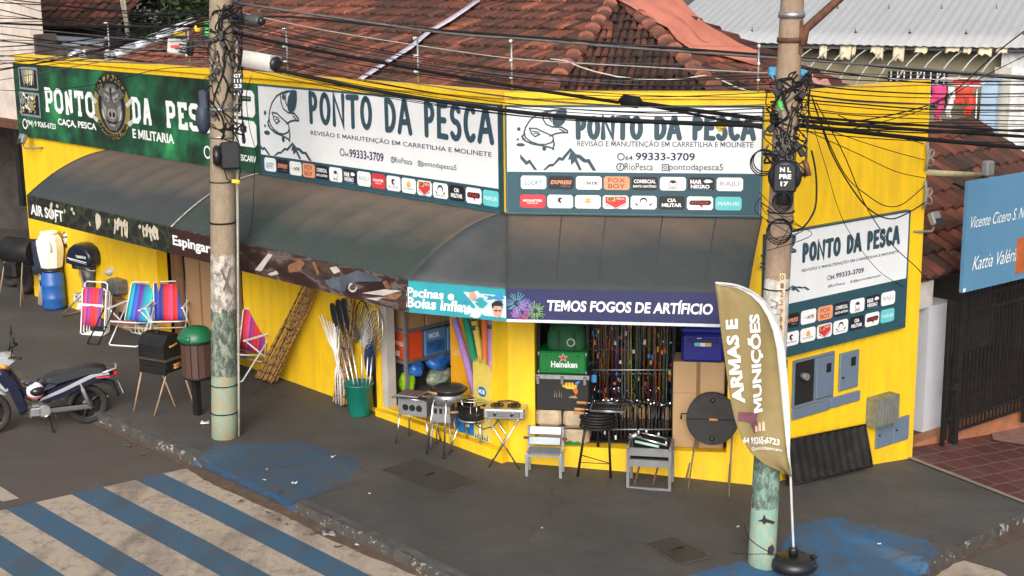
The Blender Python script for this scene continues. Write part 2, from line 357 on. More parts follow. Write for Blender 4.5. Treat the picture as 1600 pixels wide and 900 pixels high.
# asphalt
m, t, b = nt("worn_asphalt")
f1 = noise(t, .5, 8, .65); f2 = noise(t, 90, 2, .6); f3 = noise(t, 3, 8, .7)
col = ramp(t, f1, [(.3, (.055, .047, .043)), (.55, (.076, .062, .054)), (.75, (.10, .076, .062))])
col = mixc(t, ramp(t, f3, [(.5, (0, 0, 0)), (.75, (.55,) * 3)]), col, (.04, .036, .036))
col = mixc(t, ramp(t, f2, [(.35, (0, 0, 0)), (.7, (.5,) * 3)]), col, (.12, .09, .075)); lk(t, col, b.inputs["Base Color"]); b.inputs["Roughness"].default_value = .85; bumpn(t, b, f2, .5, .01)
ASPH = m
bm = cut_mesh([(-300, -60), (300, -60), (300, 400), (-300, 400)], gxs, [])
for v in bm.verts: v.co.z = gz(v.co.x) - .15
done("road", bm, ASPH)
# pavement: dark concrete, with a blue painted ramp at each crossing
m, t, b = nt("dirty_pavement_concrete")
f1 = noise(t, .7, 9, .7); f2 = noise(t, 70, 3, .6); f3 = noise(t, 4, 8, .75); f4 = noise(t, 1.6, 6, .7, stretch=(1, 2.2, 1))
col = ramp(t, f1, [(.26, (.034, .033, .034)), (.5, (.058, .056, .056)), (.74, (.096, .088, .082))])
col = mixc(t, ramp(t, f4, [(.48, (0, 0, 0)), (.72, (.65,) * 3)]), col, (.072, .057, .046))
col = mixc(t, ramp(t, f3, [(.55, (0, 0, 0)), (.8, (.7,) * 3)]), col, (.022, .021, .022))
col = mixc(t, ramp(t, f2, [(.4, (0, 0, 0)), (.75, (.4,) * 3)]), col, (.1, .09, .082))
an = t.nodes.new("ShaderNodeAttribute"); an.attribute_name = "paint"
ma = t.nodes.new("ShaderNodeMath"); ma.operation = 'MULTIPLY_ADD'; lk(t, noise(t, 9, 8, .7), ma.inputs[0]); ma.inputs[1].default_value = .22; lk(t, an.outputs["Fac"], ma.inputs[2])
pm = ramp(t, ma.outputs[0], [(.10, (0, 0, 0)), (.125, (1, 1, 1))])
wear = ramp(t, noise(t, 3.2, 9, .72), [(.36, (.2,) * 3), (.58, (.9,) * 3)])
tcb = t.nodes.new('ShaderNodeTexCoord'); sxb = t.nodes.new('ShaderNodeSeparateXYZ'); lk(t, tcb.outputs['Object'], sxb.inputs[0]); bx = t.nodes.new('ShaderNodeMath'); bx.operation = 'GREATER_THAN'; bx.inputs[1].default_value = .3; lk(t, sxb.outputs['X'], bx.inputs[0])   # the right ramp was painted more recently
mm = t.nodes.new("ShaderNodeMath"); mm.operation = 'MULTIPLY'; lk(t, pm, mm.inputs[0]); lk(t, wear, mm.inputs[1])
col = mixc(t, mm.outputs[0], col, mixc(t, bx.outputs[0], mixc(t, noise(t, 1.2, 5), (.030, .055, .088), (.028, .085, .16)), mixc(t, noise(t, 1.2, 5), (.018, .085, .18), (.022, .13, .29))))
lk(t, col, b.inputs["Base Color"]); b.inputs["Roughness"].default_value = .72; bumpn(t, b, f2, .35, .01)
vo = t.nodes.new('ShaderNodeTexVoronoi'); vo.feature = 'DISTANCE_TO_EDGE'; vo.inputs['Scale'].default_value = .55; tcx = t.nodes.new('ShaderNodeTexCoord'); wn2 = t.nodes.new('ShaderNodeTexNoise'); wn2.inputs['Scale'].default_value = 2.2; wn2.inputs['Detail'].default_value = 7; lk(t, tcx.outputs['Object'], wn2.inputs['Vector']); mv = t.nodes.new('ShaderNodeMix'); mv.data_type = 'VECTOR'; mv.inputs[0].default_value = .3; lk(t, tcx.outputs['Object'], mv.inputs[4]); lk(t, wn2.outputs['Color'], mv.inputs[5]); lk(t, mv.outputs[1], vo.inputs['Vector']); cr = mixc(t, 1.0, ramp(t, vo.outputs['Distance'], [(.002, (.4,) * 3), (.006, (0,) * 3)]), ramp(t, noise(t, .9, 3), [(.47, (0,) * 3), (.56, (1,) * 3)]), 'MULTIPLY'); col = mixc(t, cr, col, (.012, .011, .011)); col = mixc(t, ramp(t, noise(t, 26, 2, .5), [(.70, (0,) * 3), (.74, (.5,) * 3)]), col, (.13, .12, .11)); lk(t, col, b.inputs['Base Color']); PAVE = m
poly = [(p.x, p.y) for p in kerb[1:-1]]; poly += [(poly[-1][0] + 6, poly[-1][1] + 14), (-30, 62)]
bm = cut_mesh(poly, sorted(gxs + frange(-5.2, 6.0, .1)), frange(13.0, 19.6, .1))
for v in bm.verts: v.co.z = pavz(v.co.x, v.co.y) if v.co.y < 21.5 else gz(v.co.x)
def paint(me):
    out = []
    for v in me.vertices:
        p = v.co.xy; ok = p.y < 20 and -6 < p.x < 7
        out.append(max(-.3, min(.3, max(sdist(p, blueA), sdist(p, blueB)))) if ok else -.3)
    return out
done("pavement", bm, PAVE, paint)
# kerb stones with flaking white paint
m, t, b = nt("flaking_kerb_paint")
f1 = noise(t, 7, 9, .75); f2 = noise(t, 1.5, 4)
col = mixc(t, ramp(t, f1, [(.56, (0, 0, 0)), (.60, (1, 1, 1))]), mixc(t, noise(t, 12, 5), (.030, .030, .031), (.085, .075, .066)), (.36, .33, .29))
lk(t, col, b.inputs["Base Color"]); b.inputs["Roughness"].default_value = .85; bumpn(t, b, noise(t, 25, 6), .6, .02); KFACE = m
KTOP = mat("kerb_concrete", (.082, .078, .075), .85, .3, 5, bump=.3, dirt=(.03, .03, .03), damt=.6); KBLUE = mat("kerb_blue_paint", (.02, .085, .18), .6, .25, 5, dirt=(.06, .055, .05), damt=.7)
mb = MB(); rows = []
rng = random.Random(3)
kk = []
for i in range(1, len(kerb) - 1):
    for h in range(2): kk.append((kerb[i] * (1 - h / 2) + kerb[i + 1] * (h / 2), ks[i] * (1 - h / 2) + ks[i + 1] * h / 2, (kerb[i + 1] - kerb[i]).normalized()))
for p, s_, d in kk:
    nn = Vector((d.y, -d.x)); nn = nn if (p + nn - Vector((1, 24))).length > (p - Vector((1, 24))).length else -nn
    g = gz(p.x); dd = .13 * dip_s(s_); zt = g - dd + .004; j = rng.uniform(-.012, .012); ch = rng.choice((0, 0, 0, .02, .035))
    rows.append([(p.x - nn.x * .13, p.y - nn.y * .13, g - dd * .9 + .003), (p.x + nn.x * (.0 + j - ch), p.y + nn.y * (.0 + j - ch), zt - rng.uniform(0, .008)), (p.x + nn.x * (.03 + j), p.y + nn.y * (.03 + j), zt - .02 - ch), (p.x + nn.x * (.05 + j), p.y + nn.y * (.05 + j), g - .16)])
for i in range(len(rows) - 1):
    s_ = kk[i][1]; bl = dip_s(s_) > .12
    for j in range(3):
        a, b_ = rows[i], rows[i + 1]; mb.mi = (2 if bl else (0 if j == 0 else 1)); n = mb.pts([a[j], a[j + 1], b_[j + 1], b_[j]]); mb.face((n, n + 1, n + 2, n + 3))
struct("kerb", mb, [KTOP, KFACE, KBLUE])
# red earth washed into the gutter
mb = MB(); SOIL = mat("gutter_soil", (.088, .055, .038), .95, .35, 7, bump=.5, bscale=50, dirt=(.05, .034, .027), damt=.8, dscale=5)
for i in range(len(kk) - 1):
    q = []
    for k in (i, i + 1):
        p, s_, d = kk[k]; rr = random.Random(k); nn = Vector((d.y, -d.x)); nn = nn if (p + nn - Vector((1, 24))).length > (p - Vector((1, 24))).length else -nn
        w = .10 + .05 * math.sin(s_ * .9) + .03 * math.sin(s_ * 2.3 + 1) + rr.uniform(-.015, .015)
        for o_ in (.03, .05 + w):
            x, y = p.x + nn.x * o_, p.y + nn.y * o_; q.append((x, y, gz(x) - .15 + (.035 if o_ < .04 else .007)))
    n = mb.pts(q); mb.face((n, n + 1, n + 3, n + 2))
struct("gutter_soil", mb, SOIL)
# crossing: cream and blue bands parallel to the left kerb
def bandmat(name, c, c2, crack):
    m, t, b = nt(name); col = mixc(t, noise(t, 2.5, 8, .7), c, c2)
    if crack:
        tc = t.nodes.new("ShaderNodeTexCoord"); mp = t.nodes.new("ShaderNodeMapping"); lk(t, tc.outputs["Object"], mp.inputs[0])
        w = t.nodes.new("ShaderNodeTexNoise"); w.inputs["Scale"].default_value = 3; w.inputs["Detail"].default_value = 6; lk(t, tc.outputs["Object"], w.inputs["Vector"])
        ad = t.nodes.new("ShaderNodeMix"); ad.data_type = 'VECTOR'; ad.inputs[0].default_value = .42; lk(t, mp.outputs[0], ad.inputs[4]); lk(t, w.outputs["Color"], ad.inputs[5])
        v = t.nodes.new("ShaderNodeTexVoronoi"); v.feature = 'DISTANCE_TO_EDGE'; v.inputs["Scale"].default_value = 4.2; lk(t, ad.outputs[1], v.inputs["Vector"])
        cr = ramp(t, v.outputs["Distance"], [(.004, (.8,) * 3), (.013, (0, 0, 0))]); gate = ramp(t, noise(t, 1.8, 4), [(.38, (0,) * 3), (.52, (1,) * 3)])
        col = mixc(t, mixc(t, 1.0, cr, gate, 'MULTIPLY'), col, (.09, .065, .05))
    sc = ramp(t, noise(t, 5, 9, .75), [(.50, (0,) * 3), (.70, (.8,) * 3)]); col = mixc(t, sc, col, (.095, .078, .066)); wv = ramp(t, noise(t, 1.1, 4, .55, stretch=(1, .3, 1)), [(.50, (0,) * 3), (.60, (.5,) * 3), (.68, (0,) * 3)]); col = mixc(t, wv, col, (.06, .05, .045)); col = mixc(t, ramp(t, noise(t, 110, 2), [(.5, (0,) * 3), (.75, (.35,) * 3)]), col, (.05, .04, .035))
    lk(t, col, b.inputs["Base Color"]); b.inputs["Roughness"].default_value = .8; return m
CREAM = bandmat("cream_road_paint", (.345, .275, .215), (.45, .37, .295), True); RBLUE = bandmat("blue_road_paint", (.030, .078, .135), (.042, .108, .18), False)
kn = Vector((-.730, -.683)).normalized()     # away from the kerb, across the road
def kt(px, py): q = on_road(px, py).xy; return (q - KA).dot(kn), (q - KA).dot(kd)
ts = [kt(*p) for p in ((279, 736.6), (255, 740.5), (211.5, 750), (159, 760.6), (110, 772), (54, 784.6), (9, 796))]
tt = [ts[0][0] - .22] + [q[0] for q in ts[1:]]; wdt = (tt[-1] - tt[1]) / 5; tt += [tt[-1] + wdt * i for i in range(1, 7)]
e0 = ts[1]; e1 = ts[6]
cream, blue = MB(), MB()
def road_sheet(mb, poly, dz):
    bm = cut_mesh(poly, gxs, []); bm.normal_update(); n = len(mb.v); bm.verts.index_update()
    mb.pts([(v.co.x, v.co.y, gz(v.co.x) - .15 + dz) for v in bm.verts])
    for f in bm.faces: i = [n + v.index for v in f.verts]; mb.face(i if f.normal.z > 0 else i[::-1])
    bm.free()
for i in range(len(tt) - 1):
    def sp(t_): return e0[1] + (t_ - e0[0]) * (e1[1] - e0[1]) / (e1[0] - e0[0])
    c4 = [KA + kn * a + kd * s_ for a, s_ in ((tt[i], sp(tt[i])), (tt[i + 1], sp(tt[i + 1])), (tt[i + 1], 6.5), (tt[i], 6.5))]
    road_sheet(cream if i % 2 == 0 else blue, [(p.x, p.y) for p in c4], .004)
dash = [on_road(*p) for p in ((-40, 740), (0, 760), (30, 779), (5, 784), (-45, 765))]; road_sheet(cream, [(p.x, p.y) for p in dash], .004)
r4 = [on_road(*p) for p in ((1443, 897), (1506, 876), (1562, 893), (1600, 915), (1560, 960), (1440, 960))]; road_sheet(cream, [(p.x, p.y) for p in r4], .004)
r4 = [on_road(*p) for p in ((1566, 894), (1640, 920), (1700, 960), (1604, 914))]; road_sheet(blue, [(p.x, p.y) for p in r4], .0045)
struct("crossing_cream_bands", cream, CREAM); struct("crossing_blue_bands", blue, RBLUE)
# ------------------------------------------------------------------ the shop
shop = thing("shop_building", "bright yellow single storey corner shop with cut corner and weathered clay tile roof", "shop", (0, 0, 0), FL)
ZT = 4.70
def wall(F, x0, x1, holes, zt=ZT, zb=-1.3, th=.2):
    mb = MB(); xs = sorted({x0, x1, *[h[0] for h in holes], *[h[1] for h in holes]})
    for a, b_ in zip(xs, xs[1:]):
        h = [q for q in holes if q[0] <= a + 1e-6 and q[1] >= b_ - 1e-6]
        if h: mb.box((a, 0, zb), (b_, th, h[0][2])); mb.box((a, 0, h[0][3]), (b_, th, zt))
        else: mb.box((a, 0, zb), (b_, th, zt))
    return mb
def fbuild(name, mb, m, parent, F):          # geometry given in frame F, for a thing that lives in another frame
    P = Frame(FL.o, FL.a); o = MB(); o.f = mb.f; o.m = mb.m; o.t = mb.t; o.sm = mb.sm; o.v = [tuple(P.inv(F.w(*p))) for p in mb.v]
    return build(name, o, m, parent)
build("wall", wall(FL, -13.3, 0, [(-8.6, -6.02, .14, 2.75), (-2.62, -.32, .19, 2.6)]), WALLY, shop)
mb = wall(FM, 0, 3.15, [(.34, 2.78, .24, 2.5)]); fbuild("wall", mb, WALLY, shop, FM)
fbuild("wall", wall(FR, 0, 3.2, [], 4.74), WALLY, shop, FR)
mb = MB(); mb.box((-13.32, -.04, ZT), (-.0, .24, ZT + .07)); build("parapet_cap", mb, WALLY, shop)
mb = MB(); mb.box((0, -.04, ZT + .001), (3.15, .24, ZT + .072)); fbuild("parapet_cap", mb, WALLY, shop, FM)
mb = MB(); mb.box((-2.62, -.12, -.2), (-.02, -.002, .17)); build("door_step", mb, WALLY, shop)
# rooms behind the openings
mb = MB(); mb.box((-13.1, .21, -.1), (-.35, 7.5, .13)); build("floor", mb, mat("worn_cement_floor", (.1, .09, .08), .7, .25), shop)
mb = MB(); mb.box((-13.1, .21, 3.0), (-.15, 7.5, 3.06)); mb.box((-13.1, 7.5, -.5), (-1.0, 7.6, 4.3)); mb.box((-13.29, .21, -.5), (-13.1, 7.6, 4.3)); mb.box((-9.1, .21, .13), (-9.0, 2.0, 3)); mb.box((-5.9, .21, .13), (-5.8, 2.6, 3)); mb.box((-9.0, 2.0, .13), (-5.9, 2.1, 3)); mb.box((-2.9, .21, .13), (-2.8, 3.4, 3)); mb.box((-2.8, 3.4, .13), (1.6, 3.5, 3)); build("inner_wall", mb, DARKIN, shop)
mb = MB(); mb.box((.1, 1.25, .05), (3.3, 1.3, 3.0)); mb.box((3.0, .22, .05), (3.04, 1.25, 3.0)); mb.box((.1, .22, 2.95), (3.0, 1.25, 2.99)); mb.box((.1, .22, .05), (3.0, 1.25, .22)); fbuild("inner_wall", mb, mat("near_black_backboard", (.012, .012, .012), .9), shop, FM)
mb = MB(); mb.box((3.0, .21, -1.2), (3.19, 4.2, 4.2)); fbuild("rear_wall", mb, mat("raw_render", (.3, .27, .23), .9, .2, dirt=(.1, .09, .08)), shop, FR)
# clay tiles: every tile a tapered half barrel, tint per tile
m, t, b = nt("clay_roof_tile")
an = t.nodes.new("ShaderNodeAttribute"); an.attribute_name = "tint"
c0 = ramp(t, an.outputs["Fac"], [(.05, (.024, .012, .010)), (.35, (.072, .023, .015)), (.65, (.155, .043, .024)), (.95, (.30, .095, .052))])
c1 = mixc(t, ramp(t, noise(t, 2.2, 9, .72, coord="Object"), [(.42, (0,) * 3), (.66, (.8,) * 3)]), c0, (.026, .018, .015))
c1 = mixc(t, ramp(t, noise(t, 14, 6, .7), [(.5, (0,) * 3), (.75, (.6,) * 3)]), c1, (.05, .04, .03)); lk(t, c1, b.inputs["Base Color"]); b.inputs["Roughness"].default_value = .9; bumpn(t, b, noise(t, 30, 5), .4, .01); TILE = m
UNDER = mat("shadowed_underlay_tile", (.035, .018, .012), .95, .5, 9)
def inpoly(x, y, poly):
    ins = False
    for i in range(len(poly)):
        (ax, ay), (bx, by) = poly[i], poly[(i + 1) % len(poly)]
        if (ay > y) != (by > y) and x < (bx - ax) * (y - ay) / (by - ay) + ax: ins = not ins
    return ins
def tiles(poly, o, ud, vd, col=.135, row=.40, seed=1, h=.045, lo=.2, hi=.75):
    rg = random.Random(seed); o = Vector(o); ud = Vector(ud).normalized(); vd = Vector(vd).normalized(); nd = ud.cross(vd).normalized(); nd = nd if nd.z > 0 else -nd
    mb = MB(); us = [p[0] for p in poly]; vs = [p[1] for p in poly]; patch = {}
    j = 0; v = min(vs)
    while v < max(vs):
        i = 0; u = min(us)
        while u < max(us):
            if inpoly(u + col / 2, v + row * .5, poly):
                k = (i // 7, j // 3); base = patch.setdefault(k, rg.uniform(lo, hi)); mb.ti = max(.02, min(.98, base + rg.gauss(0, .17))); ju = rg.gauss(0, .009); jv = rg.gauss(0, .02); sk = rg.gauss(0, .012); lift = abs(rg.gauss(0, .007)); rings = []
                for e, (vv, w, zo) in enumerate(((v + jv, col * .43, .035 + lift), (v + row * 1.16 + jv, col * .35, .0))):
                    rings.append(mb.pts([o + ud * (u + col / 2 + ju + (sk if e else 0) - w * math.cos(math.pi * q / 5)) + vd * vv + nd * (zo + h * math.sin(math.pi * q / 5) * (1 if e == 0 else .85)) for q in range(6)]))
                a, b_ = rings
                for q in range(5): mb.face((a + q, a + q + 1, b_ + q + 1, b_ + q), True)
                mb.face([a + q for q in range(6)][::-1])
            i += 1; u += col
        v += row; j += 1
    mb.ti = 0.2; n = mb.pts([o + ud * p[0] + vd * p[1] - nd * .012 for p in poly]); mb.face(list(range(n, n + len(poly))))
    return mb
RIDGE = mat('pale_ridge_tile', (.36, .13, .085), .9, .25, 5, bump=.3, dirt=(.05, .03, .022), damt=.8, dscale=4)
AP = dep(965, -2, 22.9); EY, EZ = .85, 4.46
def plane_uv(F, p):                          # a world point to (along the eave, up the slope)
    q = F.inv(p); return (q.x, math.hypot(q.y - EY, q.z - EZ))
def roof_frame(F):
    q = F.inv(AP); sl = math.atan2(AP.z - EZ, q.y - EY); return F.w(0, EY, EZ), F.x, F.y * math.cos(sl) + F.z * math.sin(sl), sl
def eave_corner(A, B):                       # where the eaves of two faces meet
    p = A.w(0, EY, EZ); d = A.x; q = B.w(0, EY, EZ); t_ = (q - p).dot(B.y) / d.dot(B.y); return p + d * t_
cLM, cMR = eave_corner(FL, FM), eave_corner(FM, FR)
oL, uL, vL, slL = roof_frame(FL); oM, uM, vM, slM = roof_frame(FM); oR, uR, vR, slR = roof_frame(FR)
vmax = plane_uv(FL, AP)[1]
pl = [(-12.0, 0), plane_uv(FL, cLM), plane_uv(FL, AP), (-12.0, vmax)]
roof = fbuild("roof", tiles([(x, y) for x, y in pl], oL, uL, vL, seed=2, lo=.3, hi=.72), TILE, shop, W0)
fbuild("roof_face", tiles([plane_uv(FM, cLM), plane_uv(FM, cMR), plane_uv(FM, AP)], oM, uM, vM, seed=5, lo=.05, hi=.62, col=.105, h=.036), TILE, shop, W0)
fbuild("roof_face", tiles([plane_uv(FR, cMR), (2.75, 0), (2.75, vmax * 1.02), plane_uv(FR, AP)], oR, uR, vR, seed=8, lo=.05, hi=.6), TILE, shop, W0)
mb = MB(); bk = oL + uL * 0 + vL * vmax; n = mb.pts([oL + uL * -12 + vL * vmax, AP, AP + FL.y * 6 - Vector((0, 0, 1.8)), oL + uL * -12 + vL * vmax + FL.y * 6 - Vector((0, 0, 1.8))]); mb.face((n, n + 1, n + 2, n + 3)); mb.ti = .3; fbuild("roof_back", mb, TILE, shop, W0)
def ridge(a, b_, seed, tint, r=.12):
    rg = random.Random(seed); mb = MB(); d = (b_ - a); L_ = d.length; d.normalize(); sd_ = d.cross(Vector((0, 0, 1))).normalized(); up_ = sd_.cross(d); k = 0; s_ = 0
    while s_ < L_:
        mb.ti = max(.05, min(.97, tint + rg.gauss(0, .12))); e = min(s_ + .46, L_ + .1); rings = []
        for q, (ss_, rr, zz) in enumerate(((s_, r, .07), (e, r * .86, .03))): rings.append(mb.pts([a + d * ss_ + sd_ * (rr * math.cos(math.pi * w / 6)) + up_ * (zz + rr * .8 * math.sin(math.pi * w / 6)) for w in range(7)]))
        for w in range(6): mb.face((rings[0] + w, rings[0] + w + 1, rings[1] + w + 1, rings[1] + w), True)
        mb.face([rings[0] + w for w in range(7)]); s_ += .4
    return mb
fbuild("ridge_tiles", ridge(cLM, AP, 1, .74, .12), RIDGE, shop, W0); fbuild("ridge_tiles", ridge(cMR, AP, 2, .74, .12), RIDGE, shop, W0)
fbuild("ridge_tiles", ridge(oR + uR * 2.75, oR + uR * 2.75 + vR * vmax, 3, .45), TILE, shop, W0)
fbuild("ridge_tiles", ridge(oL + uL * -12 + vL * 2.2, oL + uL * -12 + vL * vmax, 4, .5), TILE, shop, W0)
fl = MB(); fl.ti = 0
for i in range(5):
    a = oL + uL * -12.02 + vL * (.0 + .46 * i) + Vector((0, 0, .09)); fl.tube([a, a + vL * .52 + Vector((0, 0, .015))], .11, 8)
fbuild("ridge_flashing", fl, mat("aluminium_flashing", (.55, .56, .6), .4, .2, metal=.4), shop, W0)
# tarpaulin thrown over the hip, and a ribbon trailing down the left slope
def onroof(px, py, o, u, v, up=.1):
    n = u.cross(v).normalized(); n = n if n.z > 0 else -n; d = ray(px, py); t_ = ((o + n * up - CAM).dot(n)) / d.dot(n); return CAM + d * t_
lf = [(958, -6), (985, 14), (1022, 33), (1043, 42), (1058, 62), (1078, 78), (1120, 84), (1182, 98)]; rt_ = [(1046, -8), (1068, 4), (1086, 20), (1105, 38), (1122, 54), (1140, 66), (1160, 78), (1186, 92)]
rows = []; rg = random.Random(4)
for i in range(8):
    a, b_ = onroof(*lf[i], oR, uR, vR, .12), onroof(*rt_[i], oR, uR, vR, .1); rows.append([a.lerp(b_, k / 14) + Vector((0, 0, .05 * math.sin(i * 1.9 + k * .25) * math.sin(k * .45) + rg.uniform(-.04, .045) + (.09 if k in (3, 4, 9, 12) else 0))) for k in range(15)])
mb = MB(); mb.sheet(rows); o = solo("tarpaulin", mb, mat("faded_pink_tarpaulin", (.52, .17, .115), .6, .18, 3, dirt=(.34, .15, .11), damt=.6), "faded pink tarpaulin spread over the right hip of the tiled roof", "tarpaulin", (0, 0, 0), W0)
md = o.modifiers.new("thick", 'SOLIDIFY'); md.thickness = .01
rows = [[onroof(1258 + i * 9.5 + k * 3 + (k - 2) * 2 * math.sin(i), 99 + i * 4.4 + k * (6.5 - i * .35), oR, uR, vR, .09 + .04 * math.sin(i * 2 + k)) for k in range(6)] for i in range(8)]
mb = MB(); mb.sheet(rows); o = solo("tarpaulin", mb, mat("pale_pink_tarpaulin", (.55, .26, .22), .6, .3, 9), "crumpled pink and white tarpaulin scrap behind the right-hand pole", "tarpaulin"); md = o.modifiers.new("thick", 'SOLIDIFY'); md.thickness = .01
mb = MB(); rb = [(556, 124), (580, 108), (612, 88), (640, 70), (668, 47), (700, 28), (725, 12), (746, -4)]
rows = [[onroof(px, py, oL, uL, vL, .12), onroof(px + 4, py + 4 + (i % 2), oL, uL, vL, .13)] for i, (px, py) in enumerate(rb)]; mb.sheet(rows)
o = solo("ribbon", mb, mat("pale_plastic_ribbon", (.55, .5, .6), .5, .25, 12), "long pale plastic ribbon lying up the left slope of the roof", "ribbon"); md = o.modifiers.new("thick", 'SOLIDIFY'); md.thickness = .006
mb = MB(); mb.tube([onroof(px, py, oM, uM, vM, .13) for px, py in ((860, 92), (884, 95), (905, 104), (930, 112), (965, 120), (1000, 124), (1040, 125), (1075, 122), (1100, 118), (1125, 124), (1150, 136), (1180, 146))], .011, 5)
solo("cord", mb, mat("pale_cord", (.6, .57, .5), .6), "pale cord sagging across the front hip face of the roof", "cord")
# ------------------------------------------------------------------ signs
YS = -.075
def hx(F, p, y=YS): return F.hit(p[0], p[1], y)
def fish(mb, x, z, w, h, y, ink):            # leaping fish, mountains drawn apart
    P = lambda a, b: (x + (a - 48) / 202 * w, z + (825 - b) / 305 * h); k_ = [0]
    def st(pts, r): ribbon(mb, [P(*p) for p in pts], r * w, y - .0005 * (k_[0] % 5)); k_[0] += 1
    mb.mi = ink
    st([(215, 532), (190, 534), (160, 545), (128, 568), (103, 605), (86, 655), (80, 695), (86, 730), (105, 757), (135, 776), (162, 776), (184, 762), (190, 745)], .014)
    st([(82, 700), (72, 722), (84, 752), (112, 775), (150, 786), (182, 800), (192, 812)], .016); st([(190, 745), (194, 775), (190, 800)], .016)
    mb.flat([P(*p) for p in ((146, 556), (170, 540), (205, 528), (232, 522), (222, 534), (198, 540), (170, 552))], y - .003)
    mb.flat([P(*p) for p in ((190, 640), (187, 605), (194, 565), (208, 538), (232, 524), (242, 530), (241, 575), (234, 618), (222, 642), (204, 650))], y - .0035)
    st([(152, 560), (153, 600), (164, 634), (188, 652)], .013); st([(180, 556), (177, 590), (184, 615)], .012)
    mb.flat([P(168 + 8 * math.cos(q), 568 + 17 * math.sin(q)) for q in [i * math.pi / 5 for i in range(10)]], y - .003)
    st([(188, 652), (222, 654), (243, 678), (244, 692), (222, 692), (200, 700), (178, 716)], .016); st([(214, 668), (232, 684)], .012)
    st([(100, 662), (128, 664), (146, 682), (188, 716), (192, 745)], .013); st([(102, 664), (108, 700), (122, 722), (140, 704)], .013); st([(112, 682), (136, 690)], .010); st([(118, 698), (136, 700)], .009)
    for a, b, r1, r2 in ((60, 668, 7, 14), (66, 780, 17, 13), (156, 806, 8, 17), (56, 742, 5, 9), (76, 738, 4, 9)): mb.flat([P(a + r1 * math.cos(q), b + r2 * math.sin(q)) for q in [i * math.pi / 5 for i in range(10)]], y - .002)
def hills_(mb, x, z, w, h, y, ink):
    mb.mi = ink; P = lambda a, b: (x + a * w, z + b * h)
    for poly in ([(0, 0), (.12, .28), (.2, .3), (.3, .6), (.36, .56), (.52, 1), (.62, .72), (.7, .7), (.8, .5), (.87, .52), (1, 0), (.93, 0), (.84, .35), (.76, .36), (.66, .55), (.6, .5), (.52, .82), (.38, .42), (.31, .45), (.2, .18), (.13, .16), (.05, 0)],
                 [(.52, .8), (.47, .45), (.52, .5), (.53, .22), (.6, .4), (.68, .0), (.73, .03), (.63, .55)]):
        mb.flat([P(*p) for p in poly], y - .0015 - .001 * len(poly) / 22)
    mb.flat([P(a, b) for a, b in ((-.42, .72), (-.3, .4), (-.24, .48), (-.1, .0), (-.16, 0), (-.25, .3), (-.31, .22), (-.42, .5))], y - .001)
PLATES = [("white", "LUCKY", 3), ("black", "EXPRESS", 4), ("white", "NTK", 1), ("orange", "FOX\nBOY", 1), ("black", "COMERCIAL\nSANTO ANTÔNIO", 2), ("white", "cap", 1), ("black", "MAR\nNEGRO", 2), ("white", "RAJU", 5),
          ("red", "MONSTER", 2), ("white", "PESCA BRASIL", 6), ("white", "sun", 6), ("white", "EF", 1), ("white", "JAPER PESCA", 1), ("black", "CIA\nMILITAR", 2), ("white", "ATTACK", 7), ("cyan", "MARURI", 2)]
ORANGE = mat("salmon_print", (.78, .30, .16), .5, .05); CYAN = mat("cyan_print", (.12, .52, .56), .5, .08); REDP = mat("red_print", (.55, .04, .05), .5, .08); GREYT = mat("grey_print", (.2, .23, .27), .5, .08); GOLD = mat("gold_print", (.7, .42, .08), .5, .1)
SKYP = mat("light_blue_print", (.06, .2, .42), .5, .1)
PM = [WHITE, BLACKP, ORANGE, REDP, CYAN, TEAL, GREYT, GOLD, SKYP]; CI = dict(white=0, black=1, orange=2, red=3, cyan=4)
